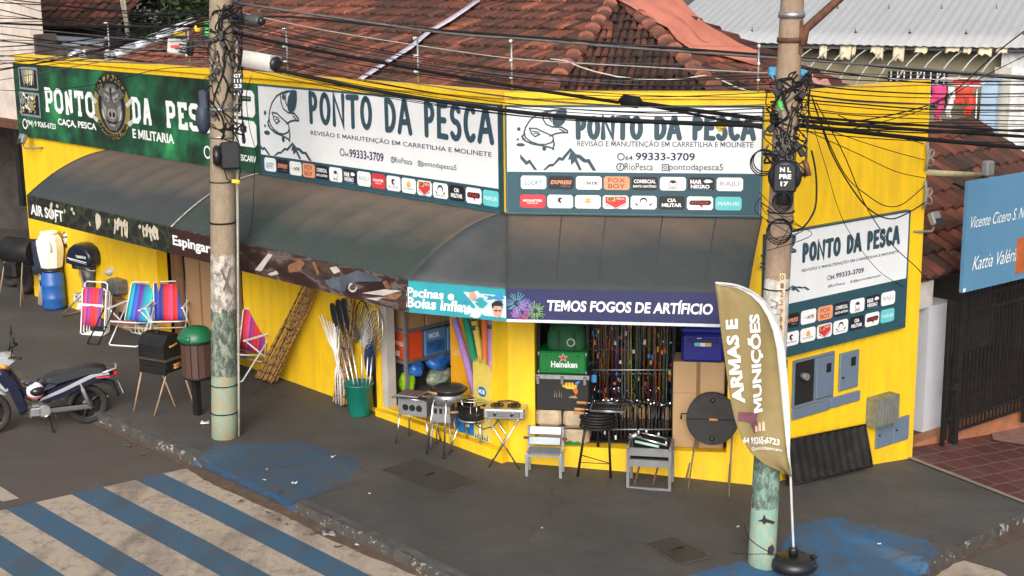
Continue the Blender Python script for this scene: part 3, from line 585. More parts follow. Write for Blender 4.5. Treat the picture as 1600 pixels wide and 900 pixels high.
def plate(parent, F, i, x, z, w, h, y):
    kind, s, st = PLATES[i]; a = MB(); c = .14 * h; rr = [(x + c, z), (x + w - c, z), (x + w, z + c), (x + w, z + h - c), (x + w - c, z + h), (x + c, z + h), (x, z + h - c), (x, z + c)]
    a.prism(rr, y - .004, y); p = fbuild2("brand_plate", a, PM[CI[kind]], parent, F); b = MB(); yy = y - .0065
    T = lambda s_, fx, fz, fw, fh, col, **k: (setattr(b, 'mi', col), txt(b, s_, x + fx * w, z + fz * h, fw * w, fh * h, yy, **k))
    disc = lambda cx, cz, r, col, d=0.0: (setattr(b, 'mi', col), b.flat([(x + cx * w + r * h * math.cos(k * math.pi / 7), z + cz * h + r * h * math.sin(k * math.pi / 7)) for k in range(14)], yy - d))
    if s == "LUCKY": T(s, .14, .3, .72, .36, 8, bold=.02, shear=.35); b.flat([(x + .12 * w, z + .2 * h), (x + .9 * w, z + .26 * h), (x + .12 * w, z + .24 * h)], yy)
    elif s == "EXPRESS": T(s, .08, .38, .84, .3, 2, bold=.03, shear=.25); T("PESCA", .5, .18, .36, .1, 6)
    elif s == "NTK": T(s, .4, .36, .48, .24, 1, bold=.03, shear=.25); b.mi = 2; b.flat([(x + .08 * w, z + .5 * h), (x + .36 * w, z + .44 * h), (x + .36 * w, z + .52 * h)], yy)
    elif s == "FOX\nBOY": T(s, .18, .12, .64, .76, 1, bold=0, align='CENTER', lead=.95)
    elif s == "COMERCIAL\nSANTO ANTÔNIO": T("COMERCIAL", .08, .52, .84, .28, 0, bold=.03); T("SANTO ANTÔNIO", .05, .2, .9, .22, 0, bold=.03)
    elif s == "cap":
        disc(.5, .5, .3, 6); disc(.5, .5, .25, 0, .0006); b.mi = 1; b.flat([(x + (.5 + q) * w, z + (.62 + r) * h) for q, r in ((-.13, 0), (.0, -.1), (.14, -.02), (.06, .12), (-.08, .12))], yy - .0012); T("PESCADOS", .3, .1, .4, .12, 1)
    elif s == "MAR\nNEGRO": T("MAR", .08, .5, .44, .32, 0, bold=.04); T("NEGRO", .1, .17, .72, .28, 0, bold=.04); b.flat([(x + q * w, z + r * h) for q, r in ((.58, .7), (.68, .85), (.85, .82), (.94, .68), (.84, .6), (.66, .58))], yy); b.mi = 8; b.flat([(x + q * w, z + r * h) for q, r in ((.1, .06), (.9, .04), (.9, .1), (.1, .1))], yy)
    elif s == "RAJU": T(s, .14, .3, .72, .4, 6, bold=-.006)
    elif s == "MONSTER": T(s, .12, .46, .76, .18, 0, bold=.03); T("PESCA", .28, .3, .44, .1, 0)
    elif s == "PESCA BRASIL": T(s, .12, .2, .76, .13, 6); disc(.5, .62, .2, 1); disc(.56, .6, .1, 0, .0008); b.mi = 1; b.flat([(x + q * w, z + r * h) for q, r in ((.46, .5), (.5, .3), (.54, .5))], yy)
    elif s == "sun": T("SALVEIFISH", .16, .24, .68, .12, 6); disc(.5, .6, .2, 7); b.mi = 2; b.flat([(x + q * w, z + r * h) for q, r in ((.34, .52), (.66, .52), (.62, .42), (.4, .42))], yy - .001)
    elif s == "EF": b.mi = 3; b.flat([(x + q * w, z + r * h) for q, r in ((.1, .93), (.9, .93), (.9, .45), (.5, .06), (.1, .45))], yy); b.mi = 1; b.flat([(x + q * w, z + r * h) for q, r in ((.1, .36), (.5, .0), (.9, .36), (.9, .3), (.55, -.0), (.1, .28))], yy - .0012); b.mi = 7; b.flat([(x + q * w, z + r * h) for q, r in ((.18, .58), (.48, .58), (.48, .92), (.18, .92))], yy - .0008); yy -= .002; T(s, .22, .62, .22, .24, 1, bold=.05); T("PESCA", .54, .7, .3, .14, 0)
    elif s == "JAPER PESCA": T(s, .16, .1, .68, .13, 6, bold=.02); disc(.5, .6, .28, 1); disc(.5, .52, .22, 0, .0008); b.mi = 1; [b.flat([(x + (.5 + e * q) * w, z + r * h) for q, r in ((.16, .3), (.36, .5), (.28, .28))][::int(e)], yy) for e in (1, -1)]
    elif s == "CIA\nMILITAR": T("CIA", .33, .56, .34, .27, 0, bold=.04); T("MILITAR", .12, .2, .76, .27, 0, bold=.04)
    elif s == "ATTACK": b.mi = 1; b.flat([(x + q * w, z + r * h) for q, r in ((.08, .48), (.14, .7), (.88, .72), (.94, .55), (.86, .36), (.14, .36))], yy); b.mi = 3; b.flat([(x + q * w, z + r * h) for q, r in ((.48, .36), (.6, .36), (.6, .12))], yy); yy -= .001; T(s, .14, .43, .7, .2, 3, bold=.02, shear=.2)
    else: T(s, .1, .36, .8, .26, 0, bold=.0)
    fbuild2("lettering", b, PM, p, F)
FRM = {}
def fbuild2(name, mb, m, parent, F): return build(name, mb, m, parent)
def panel(name, label, F, poly, y0, y1, m):
    xs = [p[0] for p in poly]; zs = [p[1] for p in poly]; l = ((min(xs) + max(xs)) / 2, 0, min(zs))
    T = thing(name, label, "sign", l, F); mb = MB(); mb.prism(poly, y0, y1); build("panel", mb, m, T); return T
def icon_ring(mb, x, z, r, y): ribbon(mb, [(x + r * math.cos(k * math.pi / 8), z + r * math.sin(k * math.pi / 8)) for k in range(16)], r * .16, y, closed=True)
def icon_box(mb, x, z, r, y): ribbon(mb, [(x - r, z - r), (x + r, z - r), (x + r, z + r), (x - r, z + r)], r * .16, y, closed=True); ribbon(mb, [(x + r * .5 * math.cos(k * math.pi / 5), z + r * .5 * math.sin(k * math.pi / 5)) for k in range(10)], r * .13, y, closed=True)
def shop_sign(label, F, x0, x1, z0, z1, zb, title, sub, phone, social, fishb, hillb, pen, sub2=None):
    T = panel("shop_sign", label, F, [(x0, z0), (x1, z0), (x1, z1), (x0, z1)], -.07, -.012, SIGNW)
    mb = MB(); mb.box((x0 + .002, -.074, z0 + .002), (x1 - .002, -.0701, zb)); build("logo_band", mb, TEAL, T)
    fr = MB(); fr.box((x0 - .02, -.08, z1), (x1 + .02, -.005, z1 + .02)); fr.box((x0 - .02, -.08, z0 - .02), (x1 + .02, -.005, z0)); fr.box((x0 - .02, -.08, z0), (x0 - .001, -.005, z1)); fr.box((x1 + .001, -.08, z0), (x1 + .02, -.005, z1)); build("frame", fr, TEAL, T)
    b = MB(); A, B = hx(F, title[0]), hx(F, title[1]); brush(b, "PONTO DA PESCA", A.x, A.z, B.x - A.x, B.z - A.z, pen, YS)
    b.mi = 1; ptxt(b, F, "REVISÃO E MANUTENÇÃO EM CARRETILHA E MOLINETE", *sub, YS, bold=.004)
    ptxt(b, F, "64.", (phone[0][0], phone[0][1]), (phone[2], phone[3]), YS, bold=.012); ptxt(b, F, "99333-3709", (phone[4], phone[5]), phone[1], YS, bold=.02)
    A, B = hx(F, phone[0]), hx(F, phone[1]); h = (B.z - A.z); icon_ring(b, A.x - .55 * h, A.z + .45 * h, h * .42, YS)
    b.mi = 0; A, B = hx(F, social[0]), hx(F, social[1]); w = B.x - A.x; h = B.z - A.z
    txt(b, "RioPesca", A.x, A.z, w * .29, h, YS, bold=.005); txt(b, "@pontodapesca5" if sub2 else "pontodapesca5", A.x + w * .455, A.z - h * .18, w * .545, h * 1.15, YS, bold=.005)
    icon_ring(b, A.x - h * .6, A.z + h * .45, h * .5, YS); txt(b, "f", A.x - h * .75, A.z + h * .1, h * .3, h * .7, YS, bold=.03); icon_box(b, A.x + w * .415, A.z + h * .42, h * .42, YS)
    A, B = hx(F, fishb[0]), hx(F, fishb[1]); fish(b, A.x, A.z, B.x - A.x, B.z - A.z, YS, 0)
    A, B = hx(F, hillb[0]), hx(F, hillb[1]); hills_(b, A.x, A.z, B.x - A.x, B.z - A.z, YS, 0)
    build("lettering", b, [mat("slate_blue_print", (.030, .068, .095), .5, .1), mat("navy_letter_print", (.022, .024, .085), .5, .1)], T); return T
zb = hx(FM, (990, 270)).z
T = shop_sign("wide white board with a leaping fish and blue writing over the cut corner entrance", FM, .03, 3.12, 3.29, 4.60, zb, ((902, 215), (1178, 185)), ((902, 230.5), (1177, 220)), ((977, 250.5), (1086, 239), 991, 243, 993, 250.5), ((976, 266), (1130, 256)), ((806, 236), (889, 169)), ((848, 266), (932, 231)), .031)
A = hx(FM, (814, 295)); B = hx(FM, (1161.5, 277)); pw = (B.x - A.x) / (8 - .07); ph = .165
for i in range(16): plate(T, FM, i, A.x + pw * (i % 8) + (-.012 if i > 7 else 0), A.z - (0 if i < 8 else .235), pw * .925, ph, -.0745)
zb = hx(FL, (600, 271)).z
SXL = FL.hit(405, 200, YS).x
T = shop_sign("long white board with fish and mountains above the curved left awning", FL, SXL + .01, -.05, 3.29, 4.60, 3.29 + .29, ((485, 190), (768, 171)), ((485.5, 212), (768, 236)), ((539, 244), (599, 239.5), 545.5, 239, 546, 246), ((617, 254), (713, 258)), ((413, 219), (466, 140)), ((428, 243), (486, 226)), .040)
A = hx(FL, (414, 263)); B = hx(FL, (779.5, 303)); pw = (B.x - A.x) / (16 - .09)
for i in range(16): plate(T, FL, i, A.x + pw * i, 3.345, pw * .91, .2, -.0745)
q = [FR.hit(*p, YS) for p in ((1226, 553), (1402, 512), (1416, 328), (1240, 360))]; print("right sign", [tuple(round(c, 2) for c in p) for p in q])
T = shop_sign("smaller white board with fish low on the right-hand yellow wall", FR, .04, 2.78, 1.46, 3.03, FR.hit(1360, 447, YS).z, ((1255, 408), (1405, 355)), ((1253, 426.5), (1404.5, 389.5)), ((1298, 437), (1350, 418), 1305, 428, 1306, 435), ((1297, 449), (1376, 428)), ((1186, 425), (1246, 366)), ((1207, 465), (1266, 440)), .028, sub2=1)
A = FR.hit(1376.5, 479, YS); B = FR.hit(1251, 509, YS); pw = (A.x - B.x) / 5
for i in range(16):
    x = A.x - pw * (7 - i % 8)
    if x > .08: plate(T, FR, i, x, A.z - (0 if i < 8 else .235), pw * .9, .18, -.0745)
# green board with the boar
m, t, b = nt("smoky_green_print")
col = ramp(t, noise(t, 1.1, 7, .62), [(.38, (.007, .016, .012)), (.50, (.009, .058, .029)), (.61, (.016, .145, .056)), (.74, (.035, .32, .105))]); lk(t, col, b.inputs["Base Color"]); b.inputs["Roughness"].default_value = .5; GRN = m
T = panel("shop_sign", "dark green smoky board with a boar emblem between white block letters", FL, [(-13.25, 3.27), (SXL - .03, 3.27), (SXL - .03, 4.62), (-13.25, 4.62)], -.07, -.012, GRN)
b = MB(); b.mi = 0
A, B = hx(FL, (70.7, 174.5)), hx(FL, (146.5, 144.5)); slab(b, "PONTO", A.x, A.z, B.x - A.x, B.z - A.z, .088, YS)
A, B = hx(FL, (206, 192)), hx(FL, (351, 167)); slab(b, "DA PESCA", A.x, A.z, B.x - A.x, B.z - A.z, .088, YS)
ptxt(b, FL, "CAÇA, PESCA", (91, 197), (150, 193), YS, bold=.03); ptxt(b, FL, "E MILITARIA", (207.5, 215.5), (271.5, 210), YS, bold=.03)
ptxt(b, FL, "(94) 9 9265-6723", (42.5, 198), (86.7, 193.5), YS, bold=.02); q = hx(FL, (39, 193.5)); icon_ring(b, q.x, q.z, .085, YS)
q = hx(FL, (324, 238)); icon_ring(b, q.x, q.z, .09, YS); ptxt(b, FL, "@PONTODAPESCARV", (329, 246), (400, 244), YS, bold=.03)
for (a, c) in (((362.7, 180), (397, 142)), ((363.5, 226), (400, 190))):
    A, B = hx(FL, a), hx(FL, c); r = .06; b.mi = 0; b.flat([(A.x + r, A.z), (B.x - r, A.z), (B.x, A.z + r), (B.x, B.z - r), (B.x - r, B.z), (A.x + r, B.z), (A.x, B.z - r), (A.x, A.z + r)], YS)
    w, h = B.x - A.x, B.z - A.z; U = lambda p: (A.x + p[0] * w, A.z + p[1] * h)
    if c[1] < 150:
        b.mi = 1; b.flat([U(p) for p in ((.12, .78), (.85, .78), (.85, .6), (.5, .58), (.42, .42), (.36, .15), (.14, .12), (.2, .55), (.1, .6))], YS - .002); b.mi = 2; b.flat([U(p) for p in ((.2, .74), (.8, .74), (.8, .66), (.2, .66))], YS - .003)
    else: b.mi = 1; b.flat([U(p) for p in ((.42, .95), (.52, .95), (.54, .8), (.62, .78), (.6, .55), (.52, .52), (.56, .2), (.5, .08), (.4, .12), (.44, .45), (.34, .6), (.36, .78), (.44, .8))], YS - .002)
for (a, c, k) in (((31, 139), (57.5, 106), 0), ((33, 180), (61, 146), 1)):     # two small photo tiles: rods in a rack, brass cases
    A, B = hx(FL, a), hx(FL, c); b.mi = 3; b.flat([(A.x, A.z), (B.x, A.z), (B.x, B.z), (A.x, B.z)], YS); b.mi = 1; b.flat([(A.x + .04, A.z + .04), (B.x - .04, A.z + .04), (B.x - .04, B.z - .04), (A.x + .04, B.z - .04)], YS - .002); rg = random.Random(k)
    for i in range(16 if k == 0 else 70):
        b.mi = (0, 4, 4, 3)[rg.randrange(4)]; w, h = B.x - A.x, B.z - A.z
        if k == 0: u = .16 + .046 * i; ribbon(b, [(A.x + w * u, B.z - h * .12), (A.x + w * (.5 + (u - .5) * .8), A.z + h * rg.uniform(.12, .4))], .012, YS - .003 - .0007 * i, caps=False)
        else:
            u, v, a_ = rg.uniform(.14, .86), rg.uniform(.14, .86), rg.uniform(0, 3.1); ribbon(b, [(A.x + w * u, A.z + h * v), (A.x + w * u + .07 * math.cos(a_), A.z + h * v + .09 * math.sin(a_))], .018, YS - .003 - .0007 * i, caps=False)
build("lettering", b, [WHITE, BLACKP, mat("olive_print", (.12, .16, .12), .5), GREYT, mat("brass_print", (.4, .34, .12), .5, .3)], T)
A = hx(FL, (174.7, 166.7)); rx = (hx(FL, (203, 168)).x - hx(FL, (147, 165)).x) / 2; rz = .56
e = MB(); E_ = lambda cx, cz, a, c, n=20: [(A.x + rx * (cx + a * math.cos(2 * math.pi * k / n)), A.z + rz * (cz + c * math.sin(2 * math.pi * k / n))) for k in range(n)]
Q = lambda *ps: [(A.x + rx * a, A.z + rz * c) for a, c in ps]; M_ = lambda *ps: [(-a, c) for a, c in ps][::-1]
def both(ps, y): e.flat(Q(*ps), y); e.flat(Q(*M_(*ps)), y)
e.mi = 1; e.flat(E_(0, 0, 1.04, 1.04), YS); e.mi = 0; e.flat(E_(0, 0, 1, 1), YS - .001); e.mi = 1; e.flat(E_(0, 0, .76, .8), YS - .002)
e.mi = 2; both(((.18, .42), (.55, .62), (.72, .5), (.62, .3), (.4, .22)), YS - .003); e.flat(Q((-.42, .45), (-.25, .68), (.25, .68), (.42, .45), (.55, .1), (.6, -.25), (.45, -.5), (.2, -.72), (-.2, -.72), (-.45, -.5), (-.6, -.25), (-.55, .1)), YS - .004)
e.mi = 3; both(((.08, .3), (.4, .42), (.36, .2), (.14, .12)), YS - .005); both(((.1, .6), (.3, .5), (.05, .42)), YS - .005); both(((.3, -.05), (.5, .1), (.52, -.2), (.35, -.35)), YS - .005); e.flat(E_(0, -.22, .26, .17), YS - .006); e.flat(Q((-.2, -.42), (.2, -.42), (.14, -.6), (-.14, -.6)), YS - .005)
e.mi = 1; both(((.14, .2), (.34, .3), (.3, .2)), YS - .007); e.flat(E_(.1, -.24, .07, .09, 10), YS - .008); e.flat(E_(-.1, -.24, .07, .09, 10), YS - .008); e.flat(Q((-.34, -.4), (0, -.46), (.34, -.4), (.2, -.52), (-.2, -.52)), YS - .007); both(((.02, .1), (.06, .55), (.0, .55)), YS - .007)
e.mi = 4; both(((.34, -.42), (.48, -.36), (.56, -.1), (.5, -.14), (.42, -.32)), YS - .009); both(((.78, .12), (1.12, .34), (1.2, .22), (.9, .02)), YS - .009); both(((.8, -.42), (1.1, -.3), (1.14, -.42), (.9, -.55)), YS - .003)
e.mi = 1
for s_, up in (("PONTO DA PESCA", 1), ("CAÇA, PESCA E MILITARIA", -1)):
    for i, ch in enumerate(s_):
        if ch == ' ': continue
        an = math.pi / 2 - (i - (len(s_) - 1) / 2) * (.155 if up > 0 else .085) if up > 0 else -math.pi / 2 + (i - (len(s_) - 1) / 2) * .085
        vs, fs, asp = glyphs(ch, .03, 0); hh = .13 if up > 0 else .09; ww = hh * min(asp, 1.0) * rx / rz * 1.35; ca = an - math.pi / 2 if up > 0 else an + math.pi / 2
        n = e.pts([(A.x + rx * .88 * math.cos(an) + (a - .5) * ww * math.cos(ca) - (c - .5) * hh * math.sin(ca), YS - .004, A.z + rz * .9 * math.sin(an) + (a - .5) * ww * math.sin(ca) + (c - .5) * hh * math.cos(ca)) for a, c in vs])
        for f in fs: e.face([n + k for k in f])
build("emblem", e, [mat("olive_gold_print", (.23, .2, .05), .5, .1), BLACKP, mat("boar_dark_grey_print", (.10, .10, .095), .5, .4, 12), mat("boar_light_grey_print", (.26, .26, .24), .5, .4, 12), mat("ivory_print", (.5, .52, .5), .5)], T)
# ------------------------------------------------------------------ awning round the corner
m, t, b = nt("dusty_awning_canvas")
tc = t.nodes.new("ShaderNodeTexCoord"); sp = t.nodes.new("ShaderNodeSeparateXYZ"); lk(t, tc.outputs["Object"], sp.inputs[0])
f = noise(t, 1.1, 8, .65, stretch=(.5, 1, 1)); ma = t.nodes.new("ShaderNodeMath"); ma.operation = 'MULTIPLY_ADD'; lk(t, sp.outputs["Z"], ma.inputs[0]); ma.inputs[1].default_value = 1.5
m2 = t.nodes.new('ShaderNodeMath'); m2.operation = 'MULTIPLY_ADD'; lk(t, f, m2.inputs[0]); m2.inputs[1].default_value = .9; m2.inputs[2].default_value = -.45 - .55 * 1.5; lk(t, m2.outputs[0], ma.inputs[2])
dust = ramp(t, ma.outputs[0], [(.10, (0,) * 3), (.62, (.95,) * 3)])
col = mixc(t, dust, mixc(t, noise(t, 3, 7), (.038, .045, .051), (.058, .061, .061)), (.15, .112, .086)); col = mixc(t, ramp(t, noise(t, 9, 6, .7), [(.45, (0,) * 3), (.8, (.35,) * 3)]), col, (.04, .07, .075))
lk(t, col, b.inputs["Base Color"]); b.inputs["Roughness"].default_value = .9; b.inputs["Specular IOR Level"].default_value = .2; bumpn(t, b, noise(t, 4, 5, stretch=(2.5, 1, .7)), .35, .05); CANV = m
AO, ZA0, ZA1, ZV = 1.6, 3.27, 2.655, 2.275
aw = thing("awning", "long dusty grey awning curving round the shop corner with printed valances", "awning", (0, 0, 2.3), FL)
def aw_z(t_, bulge=.14): return ZA0 + (ZA1 - ZA0) * t_ + bulge * 4 * t_ * (1 - t_)
def canopy(F, x0, x1, x0o, x1o, ribs, bulge=.15, sag=.045):
    n = ribs * 6; rows = []
    for i in range(13):
        t_ = i / 12; r_ = []
        for k in range(n + 1):
            f_ = k / n; x = (x0 + (x1 - x0) * f_) * (1 - t_) + (x0o + (x1o - x0o) * f_) * t_; fr = (f_ * ribs) % 1
            r_.append((x, -AO * t_ - .005, aw_z(t_, bulge) - sag * math.sin(math.pi * fr) * math.sin(math.pi * min(1, t_ * 1.05))))
        rows.append(r_)
    mb = MB(); mb.sheet(rows); return mb
def seams(F, xs, xos, bulge=.14):
    mb = MB()
    for a, b_ in zip(xs, xos): mb.tube([(a + (b_ - a) * i / 12, -AO * i / 12 - .005, aw_z(i / 12, bulge) + .004) for i in range(13)], .009, 5)
    return mb
def solid(o, th=.008): md = o.modifiers.new("thick", 'SOLIDIFY'); md.thickness = th; md.offset = -1; return o
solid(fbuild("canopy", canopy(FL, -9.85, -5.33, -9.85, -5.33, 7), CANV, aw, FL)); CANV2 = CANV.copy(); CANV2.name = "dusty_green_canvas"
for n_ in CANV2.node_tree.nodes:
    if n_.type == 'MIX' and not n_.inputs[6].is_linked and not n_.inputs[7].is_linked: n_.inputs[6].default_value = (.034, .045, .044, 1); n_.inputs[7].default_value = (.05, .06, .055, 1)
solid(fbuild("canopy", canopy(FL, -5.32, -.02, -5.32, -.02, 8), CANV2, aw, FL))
sm = MB(); [sm.add(seams(FL, [x], [x])) for x in [-9.85 + i * .646 for i in range(8)] + [-5.32 + i * .6625 for i in range(9)]]; fbuild("seam", sm, mat("seam_canvas", (.045, .042, .04), .8, .3), aw, FL)
wt = MB(); wt.tube([(-5.325, -AO * i / 12 - .005, aw_z(i / 12) + .012) for i in range(13)], .014, 5); fbuild("joint_strip", wt, mat("pale_worn_strip", (.35, .32, .3), .7, .4, 20), aw, FL)
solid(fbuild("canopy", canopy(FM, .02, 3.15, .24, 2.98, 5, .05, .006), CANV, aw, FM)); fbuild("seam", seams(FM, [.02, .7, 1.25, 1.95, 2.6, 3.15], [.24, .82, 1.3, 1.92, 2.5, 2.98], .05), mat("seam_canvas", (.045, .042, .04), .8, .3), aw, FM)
pA, pB, pT = FL.w(-.02, -AO, ZA1), FM.w(.24, -AO, ZA1), C0 + Vector((0, 0, ZA0)) + FL.y * -.005
edgeL = [FL.w(-.02, -AO * i / 12 - .005, aw_z(i / 12)) for i in range(13)]; edgeM = [FM.w(.02 + .22 * i / 12, -AO * i / 12 - .005, aw_z(i / 12, .05)) for i in range(13)]
mb = MB(); mb.sheet([[edgeL[i].lerp(edgeM[i], k / 6) - Vector((0, 0, .1 * math.sin(math.pi * k / 6) * math.sin(math.pi * i / 12))) for k in range(7)] for i in range(13)]); solid(fbuild("corner_canopy", mb, mat("dark_corner_canvas", (.045, .052, .058), .75, .25, 2, dirt=(.09, .075, .06), damt=.4), aw, W0))
# valances: printed strips hung from the outer edge
VG = Frame(FL.w(-.02, -AO, 0), math.atan2((pB - pA).y, (pB - pA).x)); wG = (pB - pA).length
def valance(F, x0, x1, y, mats, draw, m0):
    mb = MB(); mb.box((x0, y, ZV), (x1, y + .012, ZA1 + .012)); v = fbuild("valance", mb, m0, aw, F)
    b = MB(); draw(b, F, x0, x1, y - .003); fbuild("print", b, mats, v, F)
m, t, b = nt("camouflage_print"); f = noise(t, 3.2, 3, .5, stretch=(1, 1, 1.6)); f2 = noise(t, 5, 2, .5, stretch=(1.2, 1, 1))
col = ramp(t, f, [(.44, (.012, .013, .012)), (.45, (.03, .04, .018)), (.53, (.03, .04, .018)), (.54, (.012, .013, .012))]); m_ = t.nodes["Principled BSDF"]
lk(t, col, m_.inputs["Base Color"]); m_.inputs["Roughness"].default_value = .55; CAMO = m
def dr1(b, F, x0, x1, y):
    b.mi = 0; ptxt(b, F, "AIR SOFT", (48.5, 335), (98, 330), y, bold=.03); rg = random.Random(5); b.mi = 1
    kk_ = 0
    for cx, w, n in ((-9.0, .05, 2), (-7.45, .16, 3), (-6.75, .34, 5), (-5.9, .36, 5)):
        b.flat([(cx + w * .5 * math.cos(q) * (1 + .15 * math.sin(3 * q)), 2.54 + .045 * math.sin(q) * (1 + .3 * math.cos(2 * q + cx))) for q in [i * math.pi / 8 for i in range(16)]], y)
        for k in range(n):
            px = cx + (k - (n - 1) / 2) * w * .27; l = rg.uniform(.10, .20); r_ = .022 + .012 * rg.random(); kk_ += 1
            ribbon(b, [(px, 2.58), (px + rg.uniform(-.02, .02), 2.5), (px + rg.uniform(-.05, .05), 2.56 - l)], r_, y - .0006 * (1 + kk_ % 6))
            if k % 2: ribbon(b, [(px, 2.55), (px + rg.uniform(-.02, .04), 2.61)], r_ * .9, y - .0006 * (7 + kk_ % 3))
    for i in range(9): cx = -8.9 + rg.random() * 3.4; zc = 2.33 + rg.random() * .28; b.flat([(cx + .03 * math.cos(a) * (1 + .6 * math.sin(2 * a + i)), zc + .035 * math.sin(a)) for a in [k * math.pi / 4 for k in range(8)]], y - .004)
valance(FL, -9.85, -5.33, -AO - .014, [WHITE, mat("bone_print", (.5, .45, .36), .55)], dr1, CAMO)
m, t, b = nt("gun_photo_print"); w_ = noise(t, 2.2, 3, .5, stretch=(.8, 1, 2.2)); w2 = noise(t, 5, 5, .6, stretch=(.6, 1, 1.6))
col = ramp(t, w_, [(.36, (.02, .008, .008)), (.46, (.05, .022, .018)), (.52, (.13, .10, .09)), (.56, (.03, .025, .028)), (.64, (.075, .045, .03)), (.72, (.02, .012, .011))])
m_ = t.nodes["Principled BSDF"]; lk(t, mixc(t, ramp(t, w2, [(.5, (0,) * 3), (.62, (.7,) * 3)]), col, (.018, .008, .009)), m_.inputs["Base Color"]); m_.inputs["Roughness"].default_value = .5; GUNP = m
def dr2(b, F, x0, x1, y):
    P = lambda *ps: [tuple(F.hit(*p, y).xz) for p in ps]
    b.mi = 3; q = P((266, 393), (370, 420), (370, 384), (266, 354)); b.flat([(-5.31, ZV + .004), (-3.55, ZV + .004), (-3.55, ZA1), (-5.31, ZA1)], y + .001)
    b.mi = 0; ptxt(b, F, "Espingardas", (270.5, 387), (352, 386), y, bold=.03)
    b.mi = 1; [b.flat(P(*p), y - .001 * i) for i, p in enumerate((((398, 422), (419, 396), (426, 398), (408, 424)), ((418, 428), (432, 423), (436, 428), (424, 431)), ((515, 418), (526, 416), (532, 424), (522, 428)), ((552, 432), (556, 428), (560, 436), (555, 440)), ((565, 458), (600, 452), (628, 454), (600, 462)), ((572, 466), (600, 464), (590, 470))))]
    b.mi = 2; [b.flat(P(*p), y - .004 - .001 * i) for i, p in enumerate((((450, 415), (470, 405), (477, 412), (468, 424), (452, 426)), ((488, 410), (492, 408), (500, 428), (496, 430)), ((598, 440), (604, 438), (612, 450), (604, 452)), ((595, 466), (615, 458), (629, 460), (620, 468))))]
    b.mi = 4; b.flat(P((508, 438), (545, 428), (560, 422), (600, 436), (596, 440), (560, 440), (542, 446), (540, 456), (516, 450)), y - .008); b.mi = 1; ribbon(b, [tuple(F.hit(552 + 6 * math.cos(k), 449 + 6 * math.sin(k), y).xz) for k in [i * .5 for i in range(10)]], .014, y - .009)
valance(FL, -5.32, -.02, -AO - .014, [WHITE, mat("ivory_gun_print", (.45, .42, .40), .5, .2), mat("walnut_print", (.22, .1, .05), .5, .4, 12), mat("maroon_print", (.035, .012, .012), .5), mat("gunmetal_print", (.07, .085, .11), .45, .4, 5)], dr2, GUNP)
def dr3(b, F, x0, x1, y):
    P = lambda *ps: [tuple(F.hit(*p, y).xz) for p in ps]
    b.mi = 0; ptxt(b, F, "Pscinas e", (635, 463), (709, 455), y, bold=.03, shear=.12); ptxt(b, F, "Boias inflav", (635, 480), (735, 472), y, bold=.03, shear=.12)
    b.mi = 1; b.flat(P((724, 456), (792, 463), (792, 497), (736, 491), (744, 480)), y + .002); rg = random.Random(2)
    for i in range(26): cx, cy = 725 + rg.random() * 60, 452 + rg.random() * 42; w = rg.uniform(2, 9); b.mi = (1, 1, 2, 1, 3)[i % 5]; b.flat(P(*[(cx + w * math.cos(a) * (1 + .4 * math.sin(3 * a + i)), min(498, cy + .12 * (cx - 725)  * 0 + w * .6 * math.sin(-a))) for a in [k * math.pi / 6 for k in range(12)]]), y - .0006 * i)
    b.mi = 4; b.flat(P((772, 491), (770, 478), (776, 473), (783, 474), (786, 482), (783, 494), (777, 497)), y - .018); b.flat(P((733, 466), (734, 456), (742, 455), (745, 462), (741, 470)), y - .018)
    b.mi = 5; b.flat(P((770, 482), (769, 474), (776, 469), (785, 471), (787, 482), (784, 478), (774, 477)), y - .02); b.flat(P((774, 484), (778, 483), (778, 486), (774, 486)), y - .02); b.flat(P((780, 484), (784, 484), (784, 486), (780, 486)), y - .02)
valance(VG, .005, wG - .005, -.006, [WHITE, mat("pale_water_print", (.5, .66, .7), .5, .2), mat("blue_float_print", (.04, .2, .4), .5), mat("pool_teal_print", (.03, .3, .36), .5), mat("skin_print", (.5, .3, .22), .5), mat("dark_hair_print", (.02, .014, .012), .5)], dr3, mat("teal_banner_vinyl", (.02, .27, .33), .5, .2, 1.5))
def dr4(b, F, x0, x1, y):
    b.mi = 0; ptxt(b, F, "TEMOS FOGOS DE ARTÍFICIO", (855, 486), (1114, 470.5), y, bold=.03, shear=.12)
    rg = random.Random(6)
    for j, (px, py, r, mi) in enumerate(((807, 474, .15, 5), (815, 487, .13, 3), (837, 486, .13, 4), (823, 478, .10, 2), (806, 490, .07, 2))):
        c = F.hit(px, py, y); b.mi = mi
        for k in range(22):
            a = k * 2 * math.pi / 22 + rg.uniform(-.1, .1); q = r * rg.uniform(.6, 1); z1 = max(ZV + .03, min(ZA1 - .01, c.z + q * math.sin(a))); z0 = max(ZV + .03, min(ZA1 - .01, c.z + q * .3 * math.sin(a))); xa, xb = max(x0 + .01, c.x + q * .3 * math.cos(a)), max(x0 + .01, c.x + q * math.cos(a))
            if (xa - xb) ** 2 + (z0 - z1) ** 2 > 1e-4: ribbon(b, [(xa, z0), (xb, z1)], .0038, y - .0004 * (k + 3 * j), caps=False)
    b.mi = 1; b.flat([(x0 + .003, ZV), (x1 - .003, ZV), (x1 - .003, ZV + .035), (x0 + .003, ZV + .035)], y)
valance(FM, .24, 2.98, -AO - .014, [WHITE, mat("grey_white_hem", (.55, .56, .58), .5), mat("violet_firework_print", (.22, .12, .5), .5), mat("pink_firework_print", (.5, .09, .25), .5), mat("green_firework_print", (.2, .42, .12), .5), mat("teal_firework_print", (.1, .3, .4), .5)], dr4, mat("navy_banner_vinyl", (.014, .018, .085), .5, .15))
